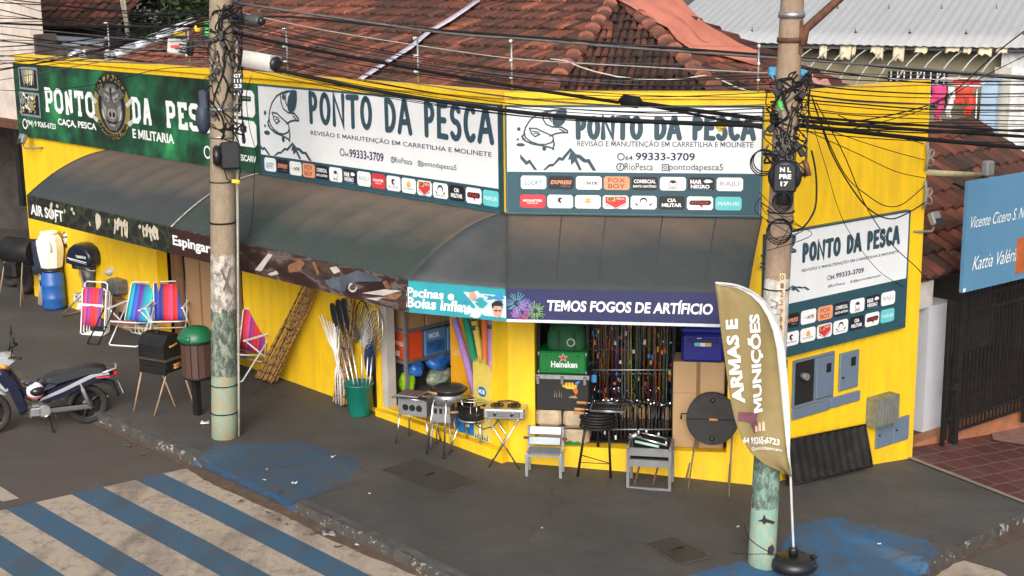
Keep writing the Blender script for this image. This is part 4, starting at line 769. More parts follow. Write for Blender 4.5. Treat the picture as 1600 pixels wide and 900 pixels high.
for F_, xs_ in ((FL, (-9.6, -8.0, -6.4, -4.8, -3.2, -1.6)), (FM, (.8, 2.4))):       # arms carrying the front edge
    for x_ in xs_:
        mb = MB(); mb.tube([(x_, -.01, 2.62), (x_, -AO + .03, ZA1 - .04)], .014, 6); fbuild("support_arm", mb, STEEL, aw, F_)
# ------------------------------------------------------------------ neighbours and what stands behind
PINKW = mat("pinkish_white_render", (.62, .54, .49), .85, .12, 1.5, dirt=(.32, .24, .19), damt=.6, dscale=2.5); DARKW = mat("blackened_wall", (.05, .042, .038), .9, .4, 4)
xl = FL.hit(51, 20, .35).x; zlo = FL.hit(20, 186, .35).z
nb = thing("neighbour_building", "pinkish white building with a dark open garage left of the yellow shop", "building", (-16, 0, 0), FL)
mb = MB(); mb.box((-22, .35, zlo), (xl - .15, .6, 8.5)); build("wall", mb, PINKW, nb)
mb = MB(); mb.box((-22, .2, zlo - .16), (-13.45, .6, zlo - .002)); build("beam", mb, RUST, nb)
mb = MB(); mb.box((-22, 5, -.3), (-13.4, 5.1, zlo)); mb.box((-22, .36, -.3), (-21.9, 5, zlo)); mb.box((-13.47, .36, -.3), (-13.33, 5, zlo)); mb.box((-22, .36, zlo - .2), (-13.5, 5, zlo - .17)); build("garage_wall", mb, mat("near_black_garage_wall", (.012, .012, .013), .9, .3), nb)  # garage walls and ceiling share one even near-black colour
mb = MB(); a = FL.hit(24, 200, .3); c = FL.hit(41, 322, .3); mb.box((a.x, .25, c.z), (c.x - .02, .33, a.z)); build("shutter_guide", mb, BLACK, nb)
mb = MB(); a = FL.hit(27, 86, .4); c = FL.hit(57, 54, .4); mb.box((a.x, .4, a.z - .4), (c.x, .8, c.z)); mb.box((c.x, .6, a.z - .4), (c.x + 1.6, .9, c.z - .25)); build("parapet", mb, DARKW, nb)
FBK = Frame(dep(50, 44, 34), R(-12))
bh = thing("house_behind", "red tiled house roof far behind the green sign at the left", "house", (0, 0, 0), FBK)
build("roof", tiles([(-2, 0), (2.05, 0), (2.05, 5), (-2, 5)], (0, 0, 0), (1, 0, 0), (0, .93, .36), col=.24, row=.45, seed=12, lo=.35, hi=.7), TILE, bh)
mb = MB(); mb.box((-1.9, .3, -5), (2.0, .5, -.02)); build("wall", mb, DARKW, bh)
mb = MB(); q = [dep(84, 57, 31), dep(168, 62, 31.5), dep(158, 75, 29), dep(100, 73, 28.6)]; mb.sheet([[q[0], q[1]], [q[3], q[2]]]); o = solo("metal_sheet", mb, mat("bluish_metal_sheet", (.5, .53, .6), .45, .12, 3, metal=.3, dirt=(.3, .25, .2)), "bluish metal roofing sheet lying between the far roofs at the left", "sheet"); solid(o, .02)
mb = MB(); q = dep(110, 74, 28.8); Fq = Frame((q.x, q.y, 0), R(-15)); a = Fq.hit(56, 78); c = Fq.hit(165, 72); mb.box((a.x, 0, 0), (c.x, .2, q.z + .02)); solo("low_wall", mb, mat("earthy_brick_wall", (.17, .09, .05), .9, .4, 6), "earth brown low wall behind the left end of the green sign", "wall", (0, 0, 0), Fq)
mb = MB()
for i in range(8): q = dep(112 + i * 4.4, 87 - i % 3 * 3, 26.6); mb.ell(q, (.09, .07, .05), 7, 5)
solo("crumpled_foil", mb, mat("crumpled_foil", (.6, .6, .65), .3, .3, 12, metal=.5), "crumpled silver foil on the roof edge above the boar sign", "foil")
# tree behind
LEAF = None
m, t, b = nt("tree_leaf"); an = t.nodes.new("ShaderNodeAttribute"); an.attribute_name = "tint"; lk(t, ramp(t, an.outputs["Fac"], [(.0, (.016, .034, .012)), (.5, (.04, .075, .02)), (1, (.09, .13, .035))]), b.inputs["Base Color"]); b.inputs["Roughness"].default_value = .6; LEAF = m
def crown(c, r, n, seed):
    rg = random.Random(seed); mb = MB(); cl = [Vector((rg.gauss(0, .5), rg.gauss(0, .5), rg.gauss(0, .45))) for _ in range(26)]
    for i in range(n):
        k = cl[rg.randrange(26)]; p = Vector(c) + Vector(((k.x + rg.gauss(0, .16)) * r[0], (k.y + rg.gauss(0, .16)) * r[1], (k.z + rg.gauss(0, .14)) * r[2])); a = Vector((rg.gauss(0, 1), rg.gauss(0, 1), rg.gauss(0, .6))).normalized(); w = a.orthogonal().normalized(); l = rg.uniform(.1, .22); mb.ti = max(.02, min(1, .4 + .3 * k.z + rg.gauss(0, .2)))
        n0 = mb.pts([p, p + a * l * .5 + w * l * .28, p + a * l, p + a * l * .5 - w * l * .28]); mb.face((n0, n0 + 1, n0 + 2, n0 + 3))
    return mb
tc_ = dep(255, -4, 37); tr = thing("tree", "leafy green tree behind the left end of the tiled roof", "tree", (tc_.x, tc_.y, .2))
build("crown", crown(tc_, (1.9, 1.6, 1.5), 5200, 3), LEAF, tr); mb = MB(); b0 = Vector((tc_.x, tc_.y, .2)); mb.tube([b0, b0 + Vector((.1, 0, 3)), tc_ + Vector((0, 0, -.5))], [.22, .16, .08], 8); [mb.tube([b0 + Vector((.1, 0, 3.2)), tc_ + Vector((dx, dy, .3))], [.1, .03], 6) for dx, dy in ((-1.2, .3), (1.1, -.2), (.3, .9))]; build("trunk", mb, mat("tree_bark", (.1, .07, .05), .9, .3, 9), tr)
mb = MB(); mb.tube([dep(200, 60, 31), dep(192, -8, 31)], .05, 8); mb.tube([dep(200, 58, 30.9), dep(187, -8, 30.9)], .02, 6); solo("timber_pole", mb, mat("pale_timber", (.36, .3, .24), .8, .2, 9), "pale leaning timber pole in front of the green tree", "pole", tuple(dep(200, 60, 31)))
# house with the grey corrugated roof
q = dep(1290, 63, 31); FK = Frame((q.x, q.y, 0), R(-28)); ze = q.z
gh = thing("house_behind", "olive walled house with a grey corrugated roof beyond the yellow side wall", "house", (2, 0, 0), FK)
rows = []; pit = .19; nx = int(13 / pit * 6)
for j in range(9):
    v = j * .9; rows.append([(-4 + i * pit / 6, v * .96 - .25, ze + v * .27 - .06 + .009 * math.sin(i * math.pi / 3) + .012 * math.sin(i * .021 + j)) for i in range(nx)])
mb = MB(); mb.sheet(rows); m, t, b = nt("grey_fibre_roof"); col = mixc(t, noise(t, 1.2, 7, .7, stretch=(2, .4, 1)), (.30, .31, .33), (.40, .41, .42)); col = mixc(t, ramp(t, noise(t, 3, 8, .7, stretch=(3, .5, 1)), [(.55, (0,) * 3), (.8, (.6,) * 3)]), col, (.22, .2, .19)); lk(t, col, b.inputs["Base Color"]); b.inputs["Roughness"].default_value = .7; GROOF = m
o = solid(build("roof", mb, GROOF, gh), .02)
for j in range(3):
    for i in range(9): mb = MB(); mb.lathe([(.03, 0), (.03, .03), (.008, .035), (.008, .1)], (-1.8 + i * 1.15 + j * .3, .5 + j * 1.6, ze + (.5 + j * 1.6) * .28 + .0), n=6); build("roof_bolt", mb, RUST, gh)
OLIVE = mat("olive_render", (.31, .28, .175), .85, .12, 1.2, dirt=(.2, .17, .11), damt=.6)
mb = MB(); mb.box((-3.5, .5, -.5), (6.2, .7, ze - .05)); build("wall", mb, OLIVE, gh)
mb = MB(); mb.box((-4, -.1, ze - .17), (5.0, -.06, ze - .06)); build("fascia", mb, mat("dark_grey_fascia", (.12, .125, .13), .7, .2), gh)
a = FK.hit(1388, 127, .49); c = FK.hit(1482, 113, .49); w = MB(); w.box((a.x, .44, a.z - .5), (c.x, .495, c.z)); win = build("window", w, mat("black_window", (.01, .011, .012), .3), gh)
for i in range(9): mb = MB(); x = a.x + (c.x - a.x) * (i + .5) / 9; mb.box((x - .012, .41, a.z - .48), (x + .012, .435, c.z)); build("bar", mb, WTUBE, win)
for k in (.15, .5): mb = MB(); mb.box((a.x, .395, c.z - k - .012), (c.x, .408, c.z - k + .012)); build("bar", mb, WTUBE, win)
mb = MB(); a = FK.hit(1565, 100, .2); c = FK.hit(1660, 240, .2); mb.box((a.x, .15, -.5), (c.x + 2, .45, ze - .2)); build("pillar", mb, mat("peeling_whitewash", (.66, .66, .68), .85, .1, 2, dirt=(.22, .2, .19), damt=.8, dscale=5), gh)
mb = MB(); a = FK.hit(1552, 150, .1); c = FK.hit(1572, 240, .1); mb.box((a.x, .1, -.5), (c.x, .4, ze - .5)); build("pillar", mb, mat("grey_render", (.4, .38, .33), .85, .2), gh)
ta = thing("torn_awning", "torn cream awning rags on curved grey hoops under the corrugated roof", "awning", (1, -.3, ze - .4), FK)
rg = random.Random(9)
for i in range(11):
    x = -.35 + i * .39; mb = MB(); mb.tube([(x + .2 - .5 * k * .15, .45 - 1.25 * math.sin(k * math.pi / 14), ze - .12 - .75 * (1 - math.cos(k * math.pi / 14))) for k in range(8)], .014, 6); build("hoop", mb, mat("grey_tube", (.42, .42, .42), .5, .2), ta)
RAG = mat("cream_rag", (.58, .5, .36), .85, .15, 4, dirt=(.4, .33, .25))
for px, w, h in ((1287, 12, 22), (1322, 18, 24), (1366, 9, 14), (1405, 18, 26), (1440, 20, 14), (1489, 22, 12), (1512, 13, 14), (1540, 22, 18), (1566, 18, 14), (1375, 12, 24), (1335, 6, 18)):
    a = FK.hit(px - w / 2, 72, -.14); c = FK.hit(px + w / 2, 72, -.14); z0 = a.z + .03; n_ = 6; hh = h / 2280 * 30
    rows = [[(a.x + (c.x - a.x) * i / n_, -.14 - .03 * j + .02 * math.sin(i * 2 + j), z0 - hh * j / 3 * (1 if j < 3 else rg.uniform(.75, 1.1))) for i in range(n_ + 1)] for j in range(4)]; mb = MB(); mb.sheet(rows); solid(build("rag", mb, RAG, ta), .006)
# washing
def cloth(name, label, cat, px0, py0, px1, py1, y, m, cutout=None):
    a = FK.hit(px0, py0, y); c = FK.hit(px1, py1, y); rows = []
    for j in range(7): rows.append([(a.x + (c.x - a.x) * i / 6 * (1 if j < 5 else .9) + (.012 * j * math.sin(j) if i else 0), y + .035 * math.sin(i * 1.7 + j * .6), a.z + (c.z - a.z) * j / 6 - .02 * math.sin(i * 2.2) * (j == 6)) for i in range(7)])
    mb = MB(); mb.sheet(rows); l = ((a.x + c.x) / 2, y, c.z); o = solo(name, mb, m, label, cat, l, FK); solid(o, .006)
PK = mat("pink_cloth", (.62, .05, .19), .8, .15, 6); RC = mat("red_cloth", (.5, .055, .03), .8, .15, 6); WC = mat("white_cloth", (.7, .68, .67), .85, .1)
cloth("hanging_shirt", "bright pink shirt hanging beside the yellow wall's top corner", "shirt", 1456, 132, 1477, 164, -1.0, PK); cloth("hanging_trousers", "narrow pink garment hanging below the bright pink shirt", "garment", 1464, 150, 1474, 186, -1.05, PK)
cloth("hanging_towel", "wide red towel on the airer beside the white cloth", "towel", 1492, 136, 1520, 164, -1.0, RC); cloth("hanging_towel", "long orange red towel at the right end of the airer", "towel", 1508, 150, 1523, 182, -1.06, RC); cloth("hanging_towel", "white cloth hanging between the pink shirt and the red towel", "cloth", 1482, 136, 1490, 184, -1.0, WC)
ar = thing("clothes_airer", "white and red slatted clothes airer holding the washing", "airer", tuple(FK.hit(1495, 190, -1.0)), FK); a = FK.hit(1456, 134, -.98); c = FK.hit(1532, 127, -.98)
mb = MB(); mb.tube([(a.x, -1.0, a.z + .02), (c.x, -1.0, a.z + .02), (c.x + .1, -.5, a.z + .12), (a.x + .1, -.5, a.z + .12)], .014, 6, closed=True); [mb.tube([(a.x + .1, y_, a.z + .02 + (y_ + 1) * .2), (c.x, y_, a.z + .02 + (y_ + 1) * .2)], .007, 5) for y_ in (-.9, -.8, -.7, -.6)]; build("frame", mb, WTUBE, ar)
for x in (a.x + .15, c.x - .1): mb = MB(); mb.tube([(x, -.75, a.z), (x + .05, -.75, -.4)], .014, 6); build("leg", mb, WTUBE, ar)
mb = MB(); q = FK.hit(1515, 133, -.72); mb.rbox((q.x - .3, -.9, q.z - .02), (q.x + .22, -.65, q.z + .1), .02); build("tray", mb, RED, ar)
a = FK.hit(1532, 152, -.4); mb = MB(); mb.rbox((a.x, -.5, a.z - .0), (a.x + .34, -.1, a.z + .33), .03); mb.box((a.x - .02, -.52, a.z + .33), (a.x + .36, -.08, a.z + .36)); mb.box((a.x + .02, -.48, -.6), (a.x + .32, -.12, a.z - .001)); solo("plastic_crate", mb, mat("pale_blue_plastic", (.3, .42, .55), .5, .1), "pale blue plastic crate to the right of the red towels", "crate", (a.x, -.3, a.z), FK)
# right-hand house with porch and gate
ez = FR.hit(1450, 436, .55).z; zp = gz(6.2) + .02
rh = thing("neighbour_house", "low red tiled house with a white porch pillar right of the shop", "house", (5, .5, zp), FR)
build("roof", tiles([(3.25, 0), (9.5, 0), (9.5, 3.5), (3.25, 3.5)], (0, .5, ez), (1, 0, 0), (-.1, .86, .50), col=.25, row=.42, seed=21, h=.075, lo=.2, hi=.6), TILE, rh)
PEELW = mat("peeling_white_paint", (.5, .49, .46), .85, .15, 4, dirt=(.25, .2, .15), damt=.7)
mb = MB(); mb.box((3.3, .55, ez - .42), (4.25, .8, ez - .03)); build("beam", mb, PEELW, rh)
a = FR.hit(1441, 690, .55); c = FR.hit(1478, 690, .55); mb = MB(); mb.box((a.x, .55, zp - .3), (c.x, .9, ez - .42)); build("pillar", mb, mat("bluish_white_pillar", (.5, .52, .57), .75, .1, 3, dirt=(.3, .28, .26)), rh)
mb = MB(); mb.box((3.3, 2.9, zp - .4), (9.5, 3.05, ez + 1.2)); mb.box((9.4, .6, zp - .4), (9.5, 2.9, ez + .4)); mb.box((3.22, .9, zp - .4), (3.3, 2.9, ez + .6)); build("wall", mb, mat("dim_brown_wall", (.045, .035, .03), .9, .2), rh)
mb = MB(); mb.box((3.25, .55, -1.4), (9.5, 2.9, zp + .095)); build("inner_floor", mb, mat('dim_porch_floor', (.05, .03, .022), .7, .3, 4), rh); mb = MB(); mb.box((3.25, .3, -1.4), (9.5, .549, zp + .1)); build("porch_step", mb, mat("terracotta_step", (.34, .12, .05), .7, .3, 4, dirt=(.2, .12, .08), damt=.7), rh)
gt = thing("iron_gate", "tall black iron bar gate in front of the dark porch", "gate", (5.5, .2, zp), FR)
gx0 = FR.hit(1490, 690, .2).x; gz1 = FR.hit(1492, 470, .2).z; gz0 = FR.hit(1490, 690, .2).z + .06
for x, w in ((gx0, .1), (gx0 - .3, .05), (gx0 + 1.75, .06), (gx0 + 3.5, .08)): mb = MB(); mb.box((x - w / 2, .16, gz0 - .12), (x + w / 2, .16 + w, gz1 + .04)); build("post", mb, BLACK, gt)
for z in (gz0 + .1, gz0 + .28, gz1 - .22, gz1): mb = MB(); mb.box((gx0 + .05, .185, z - .02), (gx0 + 3.45, .215, z + .02)); build("rail", mb, BLACK, gt)
for i in range(36): mb = MB(); x = gx0 + .1 + i * .093; mb.box((x - .011, .19, gz0 + .1), (x + .011, .21, gz1 + .35)); build("bar", mb, BLACK, gt)
for i in range(2): mb = MB(); x = gx0 - .2 + .1 * i; mb.box((x - .01, .19, gz0), (x + .01, .21, gz1)); build("bar", mb, BLACK, gt)
mb = MB(); mb.box((gx0 - .28, .18, gz0 + .3), (gx0, .22, gz0 + .34)); mb.box((gx0 - .28, .18, gz1 - .05), (gx0, .22, gz1 - .02)); build("rail", mb, BLACK, gt)
mb = MB(); mb.box((gx0 - .15, .14, gz0 + .75), (gx0 - .02, .24, gz0 + .87)); build("lock", mb, BLACK, gt)
# tiled forecourt
m, t, b = nt("maroon_forecourt_tile"); tc = t.nodes.new("ShaderNodeTexCoord"); mp = t.nodes.new("ShaderNodeMapping"); mp.inputs["Rotation"].default_value = (0, 0, -FR.a); lk(t, tc.outputs["Object"], mp.inputs[0]); br = t.nodes.new("ShaderNodeTexBrick"); br.offset = .5
for k, v in (("Scale", 1), ("Brick Width", .42), ("Row Height", .3), ("Mortar Size", .009)): br.inputs[k].default_value = v
br.inputs["Color1"].default_value = (.075, .022, .02, 1); br.inputs["Color2"].default_value = (.11, .036, .03, 1); br.inputs["Mortar"].default_value = (.16, .12, .1, 1); lk(t, mp.outputs[0], br.inputs["Vector"])
lk(t, mixc(t, ramp(t, noise(t, 2, 7, .7), [(.5, (0,) * 3), (.75, (.6,) * 3)]), br.outputs["Color"], (.12, .075, .06)), b.inputs["Base Color"]); b.inputs["Roughness"].default_value = .6
def slope_sheet(poly, dz):
    bm = cut_mesh(poly, gxs + frange(5.6, 9, .4), []); mb = MB(); mb.pts([(v.co.x, v.co.y, gz(v.co.x) + dz) for v in bm.verts]); bm.verts.index_update(); bm.normal_update()
    for f in bm.faces: i = [v.index for v in f.verts]; mb.face(i if f.normal.z > 0 else i[::-1])
    bm.free(); return mb
pa, pb = at(1425, 716), at(1600, 784); dd_ = (pb - pa).normalized(); fo = FR.x
pv = [pa.xy, (pa + dd_ * 2.0).xy, (pa + dd_ * 2.0 + fo * 4.5).xy, (pa + FR.y * 1.2 + fo * 4.5).xy, (pa + FR.y * 1.2).xy]; struct("forecourt", slope_sheet([tuple(p) for p in pv], .012), m)
nd_ = Vector((-dd_.y, dd_.x, 0)) * -1
pe = [pa - dd_ * .05, pa + dd_ * 2.2, pa + dd_ * 2.2 + nd_ * .1, pa - dd_ * .05 + nd_ * .1]; struct("forecourt_edging", slope_sheet([tuple(p.xy) for p in pe], .02), mat("pale_edging_concrete", (.25, .2, .165), .85, .25, 6, dirt=(.1, .09, .08), damt=.6))
mb = MB(); ps = [at(*p).xy for p in ((1545, 668), (1552, 690), (1640, 705), (1660, 640), (1600, 640))]; struct("entrance_ramp", slope_sheet([tuple(p) for p in ps], .03), mat("pink_cement", (.2, .1, .085), .85, .3, 5))
# blue painted sign
bs = thing("hanging_sign", "pale blue sign with white script above the black gate", "sign", (5.5, -.1, 1.5), FR)
A = FR.hit(1513, 284, -.1); B = FR.hit(1511, 456, -.1); sx = A.x; mb = MB(); mb.box((sx, -.1, B.z), (sx + 2.2, -.05, A.z)); build("panel", mb, mat("blue_sign_enamel", (.085, .215, .35), .5, .08, 2), bs)
b = MB(); ptxt(b, FR, "Vicente Cicero S. Nu", (1517, 357), (1606, 322), -.105, bold=-.004, shear=.4); ptxt(b, FR, "Kattia Valéria", (1519, 423), (1592, 386), -.105, bold=-.004, shear=.4); b.mi = 1; q = FR.hit(1586, 428, -.105); b.box((q.x, -.112, q.z), (q.x + .9, -.1005, q.z + .52)); b.mi = 0; b.flat([(sx + .01, B.z + .01), (sx + .07, B.z + .01), (sx + .07, B.z + .06), (sx + .01, B.z + .06)], -.106); build("lettering", b, [WHITE, mat("orange_poster", (.38, .1, .03), .5, .3, 3)], bs)
for x in (sx + .3, sx + 1.9): mb = MB(); mb.tube([(x, -.03, A.z - .2), (x, .35, A.z - .1)], .02, 6); build("bracket", mb, BLACK, bs)
# ------------------------------------------------------------------ fittings on the side wall
BGREY = mat("blue_grey_paint", (.13, .185, .26), .5, .2, 5, dirt=(.07, .07, .08), damt=.6, dscale=5)
mt = thing("meter_cabinet", "open blue grey meter cabinet with one dark empty window on the yellow wall", "cabinet", (1, -.03, .72), FR)
mb = MB(); mb.box((.66, -.012, .74), (1.04, -.004, 1.31)); build("opening", mb, mat("black_void", (.006, .006, .006), .8), mt)
mb = MB(); [mb.box(a, c) for a, c in (((.63, -.03, .71), (.66, -.002, 1.34)), ((.66, -.03, 1.31), (1.42, -.002, 1.34)), ((.66, -.03, .71), (1.42, -.002, .74)), ((1.04, -.03, .74), (1.065, -.002, 1.31)), ((1.4, -.03, .74), (1.42, -.002, 1.31)))]; build("frame", mb, BGREY, mt)
dr = MB(); dr.rbox((1.07, -.04, .75), (1.395, -.005, 1.3), .008); dr_ = build("door", dr, BGREY, mt); mb = MB(); mb.box((1.25, -.046, 1.08), (1.34, -.041, 1.2)); build("peephole", mb, BLACK, dr_); mb = MB(); mb.lathe([(.045, 0), (.045, .1)], (.8, -.014, 1.12), (0, -1, 0), 12); build("meter", mb, GREYP, mt)
mt = thing("meter_cabinet", "narrow closed blue grey meter door with a tiny window on the yellow wall", "cabinet", (1.7, -.03, .77), FR); dr = MB(); dr.rbox((1.53, -.04, .77), (1.91, -.002, 1.28), .01); d_ = build("door", dr, BGREY, mt); mb = MB(); mb.box((1.74, -.047, 1.08), (1.83, -.041, 1.2)); build("peephole", mb, BLACK, d_); mb = MB(); mb.lathe([(.015, 0), (.015, .02)], (1.58, -.04, .95), (0, -1, 0), 8); build("keyhole", mb, BLACK, d_)
for x0, x1, l in ((.63, 1.36, "long blue grey cover plate under the open meter cabinet"), (1.375, 1.97, "shorter blue grey cover plate under the narrow meter door")): mb = MB(); mb.rbox((x0, -.035, .555 + .01 * (x0 > 1)), (x1, -.002, .695 + .01 * (x0 > 1)), .01); solo("cover_plate", mb, BGREY, l, "plate", ((x0 + x1) / 2, 0, .555), FR)
vb = thing("vent_box", "rusty slatted vent box sticking out low on the yellow wall", "box", (2.4, 0, .17), FR); mb = MB(); mb.box((2.14, -.18, .17), (2.62, -.002, .56)); build("housing", mb, mat("olive_grey_metal", (.16, .17, .12), .6, .4, 8, dirt=(.12, .08, .05), damt=.6), vb)
for i in range(7): mb = MB(); x = 2.18 + i * .062; mb.box((x, -.195, .2), (x + .028, -.181, .53)); build("slat", mb, GREYP, vb)
for x0, l in ((2.35, "left of two low blue grey doors under the vent box"), (2.715, "right of two low blue grey doors by the wall's end")):
    w = thing("water_meter_door", l, "door", (x0 + .17, 0, -.2), FR); mb = MB(); mb.rbox((x0, -.03, -.21), (x0 + .35, -.002, .14), .01); build("panel", mb, BGREY, w); mb = MB(); mb.lathe([(.012, 0), (.012, .02)], (x0 + .06, -.03, -.02), (0, -1, 0), 8); build("keyhole", mb, BLACK, w)
mb = MB(); q = FR.hit(1226, 575, -.02); mb.box((q.x - .09, -.02, q.z - .13), (q.x + .05, -.003, q.z + .1)); sn = thing("small_sign", "little black and white plate half hidden behind the feather flag", "sign", (q.x, 0, q.z - .13), FR); build("panel", mb, BLACKP, sn); b = MB(); txt(b, "AQUI", q.x - .07, q.z + .0, .1, .06, -.0225, bold=.03); txt(b, "02", q.x - .06, q.z - .1, .09, .07, -.0225, bold=.03); build("lettering", b, WHITE, sn)
# ribbed black panel leaning on the wall
q0, q1 = FR.hit(1232, 758, -.24), FR.hit(1363, 728, -.24); FP = Frame(FR.w(q0.x, -.24, q0.z), FR.a); wP = q1.x - q0.x; dzp = q1.z - q0.z
lean = thing("ribbed_panel", "black ribbed metal panel leaning at the foot of the yellow wall", "panel", (wP / 2, 0, 0), FP); hP = .56
def PP(x, z, y=0): return (x, y + z * .26, z * .97 + dzp * x / wP)
mb = MB(); k = 44; mb.sheet([[PP(wP * i / k, z, .02 * (1 if (i % 4) < 2 else -1)) for i in range(k + 1)] for z in (.012, .2, .4, hP - .01)], False); solid(build("sheet", mb, mat('matt_black_metal', (.012, .012, .012), .8, .3, dirt=(.035, .033, .03), damt=.5, spec=.2), lean), .012)
mb = MB(); [mb.tube([PP(*a), PP(*c)], .014, 4) for a, c in (((0, 0), (wP, 0)), ((0, hP), (wP, hP)), ((0, 0), (0, hP)), ((wP, 0), (wP, hP)))]; build("frame", mb, BLACK, lean)
# bracket beam, conduit and lamps at the wall's far edge
bm_ = thing("service_bracket", "pale wooden service beam sticking out past the yellow wall's top right edge", "bracket", (3.2, -.1, 3.3), FR); a = dep(1424, 268, 20.3); c = dep(1536, 274, 21.6); mb = MB(); mb.tube([FR.inv(a), FR.inv(c)], .055, 4); build("beam", mb, mat("weathered_beam", (.42, .36, .2), .8, .25, 6), bm_); mb = MB(); q = FR.inv(dep(1543, 262, 21.5)); mb.rbox(tuple(q - Vector((.08, .06, .12))), tuple(q + Vector((.1, .06, .1))), .02); build("junction_box", mb, GREYP, bm_); mb = MB(); mb.tube([q - Vector((0, 0, .25)), q], .02, 6); build("stub", mb, RUST, bm_)
for i, (px, py, l) in enumerate(((1450, 245, "upper grey conduit elbow at the end of the yellow wall"), (1447, 305, "cable clamp cluster half way down the yellow wall's end"))):
    q = FR.hit(px, py, -.06); mb = MB(); mb.tube([(q.x - .03, -.06, q.z + .2), (q.x - .02, -.08, q.z), (q.x - .03, -.06, q.z - .18)], .022, 6); mb.torus((q.x + .02, -.1, q.z + .05), (0, 1, 0), .05, .012, 10, 5); mb.torus((q.x, -.1, q.z - .06), (1, 0, .3), .06, .01, 10, 5); solo("conduit_fitting", mb, mat("grey_conduit", (.2, .2, .19), .6, .3), l, "conduit", (q.x, -.05, q.z), FR)
def flood(F, px, py, y, label, flip):
    q = F.hit(px, py, y); T = thing("flood_lamp", label, "lamp", tuple(q), F); mb = MB(); mb.rbox((q.x - .09, q.y - .05, q.z - .1), (q.x + .09, q.y + .05, q.z + .08), .02, Matrix.Rotation(R(-25), 3, 'X')); build("housing", mb, GREYP, T); mb = MB(); mb.box((q.x - .07, q.y - .075, q.z - .1), (q.x + .07, q.y - .055, q.z + .0), Matrix.Rotation(R(-25), 3, 'X')); build("glass", mb, BLACKPL, T); mb = MB(); mb.tube([(q.x, q.y, q.z - .09), (q.x + flip * .05, q.y, q.z - .18), (q.x + flip * .22, q.y + .1, q.z - .18), (q.x + flip * .3, 0.0, q.z - .17)], .016, 6); build("bracket", mb, GREYP, T)
flood(FL, 35, 216, -.25, "small grey flood lamp on a bracket at the shop's left edge", 1); flood(FR, 1461, 340, -.12, "small camera lamp on a bracket at the yellow wall's right edge", -1)
# ------------------------------------------------------------------ utility poles
def polemat(name, stops):                    # stops: (height, colour, flake colour)
    m, t, b = nt(name); tc = t.nodes.new("ShaderNodeTexCoord"); sp = t.nodes.new("ShaderNodeSeparateXYZ"); lk(t, tc.outputs["Object"], sp.inputs[0])
    rg = t.nodes.new("ShaderNodeMath"); rg.operation = 'MULTIPLY_ADD'; lk(t, noise(t, 7, 6, .7), rg.inputs[0]); rg.inputs[1].default_value = .22; lk(t, sp.outputs["Z"], rg.inputs[2])
    col = None
    f1 = noise(t, 16, 8, .75, stretch=(1, 1, .5)); f2 = noise(t, 60, 3)
    for z, c, d, amt in stops:
        cc = mixc(t, ramp(t, f1, [(.5 - amt * .18, (0,) * 3), (.56, (.95,) * 3)]), c, d); cc = mixc(t, ramp(t, f2, [(.4, (0,) * 3), (.8, (.35,) * 3)]), cc, tuple(x * .5 for x in c))
        if col is None: col = cc
        else:
            g = t.nodes.new("ShaderNodeMath"); g.operation = 'GREATER_THAN'; lk(t, rg.outputs[0], g.inputs[0]); g.inputs[1].default_value = z + .11; col = mixc(t, g.outputs[0], col, cc)
    lk(t, col, b.inputs["Base Color"]); b.inputs["Roughness"].default_value = .85; bumpn(t, b, f1, .35, .01); return m
def hz(px, py, base):                        # height of a point of an upright post seen at py
    d = ray(px, py); t_ = base.y / d.y; return (CAM + d * t_).z
def upole(label, base, topx, r0, r1, m, lz):
    T = thing("utility_pole", label, "pole", tuple(base)); H = 9.5; d = dep(*topx, base.y / ray(*topx).y * FPX) ; ax = (d - base); ax = ax / ax.z
    mb = MB(); mb.lathe([(r0 + (r1 - r0) * i / 16, H * i / 16 - .3) for i in range(17)], base, (ax.x, ax.y, 1), 22); build("shaft", mb, m, T); T["lean"] = (ax.x, ax.y); return T, ax
lb = at(351, 682); rbp = at(1190, 879)
zl = lambda py: hz(348, py, lb) - lb.z; zr = lambda py: hz(1200, py, rbp) - rbp.z
PML = polemat("left_pole_concrete", [(-9, (.22, .33, .27), (.33, .26, .15), .35), (zl(585), (.25, .30, .22), (.04, .052, .05), .55), (zl(482), (.52, .49, .44), (.2, .17, .14), .35), (zl(396), (.31, .24, .165), (.24, .19, .135), .5)])
PMR = polemat("right_pole_concrete", [(-9, (.21, .37, .31), (.34, .37, .27), .25), (zr(790), (.20, .33, .28), (.06, .07, .06), .45), (zr(700), (.56, .55, .53), (.36, .33, .28), .3), (zr(435), (.31, .225, .155), (.25, .18, .13), .5)])
LP, axl = upole("concrete utility pole with graffiti and green peeling base by the waste bin", lb, (346, 100), .178, .13, PML, 0)
RP, axr = upole("concrete utility pole with white band and green base behind the feather flag", rbp, (1237, 20), .155, .10, PMR, 0)
def on_pole(base, ax, px, py, fr=0.0, side=0.0):          # centre line of a pole at the height seen at py, fr in front, side to the right
    z = hz(px, py, base); p = base + ax * (z - base.z); v = (p - CAM); v.z = 0; v.normalize(); s_ = Vector((v.y, -v.x, 0)); return p - v * fr + s_ * side
def pband(T, base, ax, px, py, r, h, m, name="band"):
    p = on_pole(base, ax, px, py); mb = MB(); mb.lathe([(r, -h / 2), (r + .008, -h / 2), (r + .008, h / 2), (r, h / 2)], p, (ax.x, ax.y, 1), 20); build(name, mb, m, T)
for py, h in ((170, .04), (213, .03), (283, .012), (347, .02), (643, .012), (600, .01)): pband(LP, lb, axl, 348, py, .150 + (.178 - .150) * max(0, (py - 100)) / 580 + .004, h, STEEL if h > .02 else CABLE)
for py, h in ((23, .06), (62, .05)): pband(RP, rbp, axr, 1236, py, .128, h, STEEL if py < 40 else RUST)
for py in (330, 345, 450, 610): pband(RP, rbp, axr, 1210, py, .137, .012, CABLE)
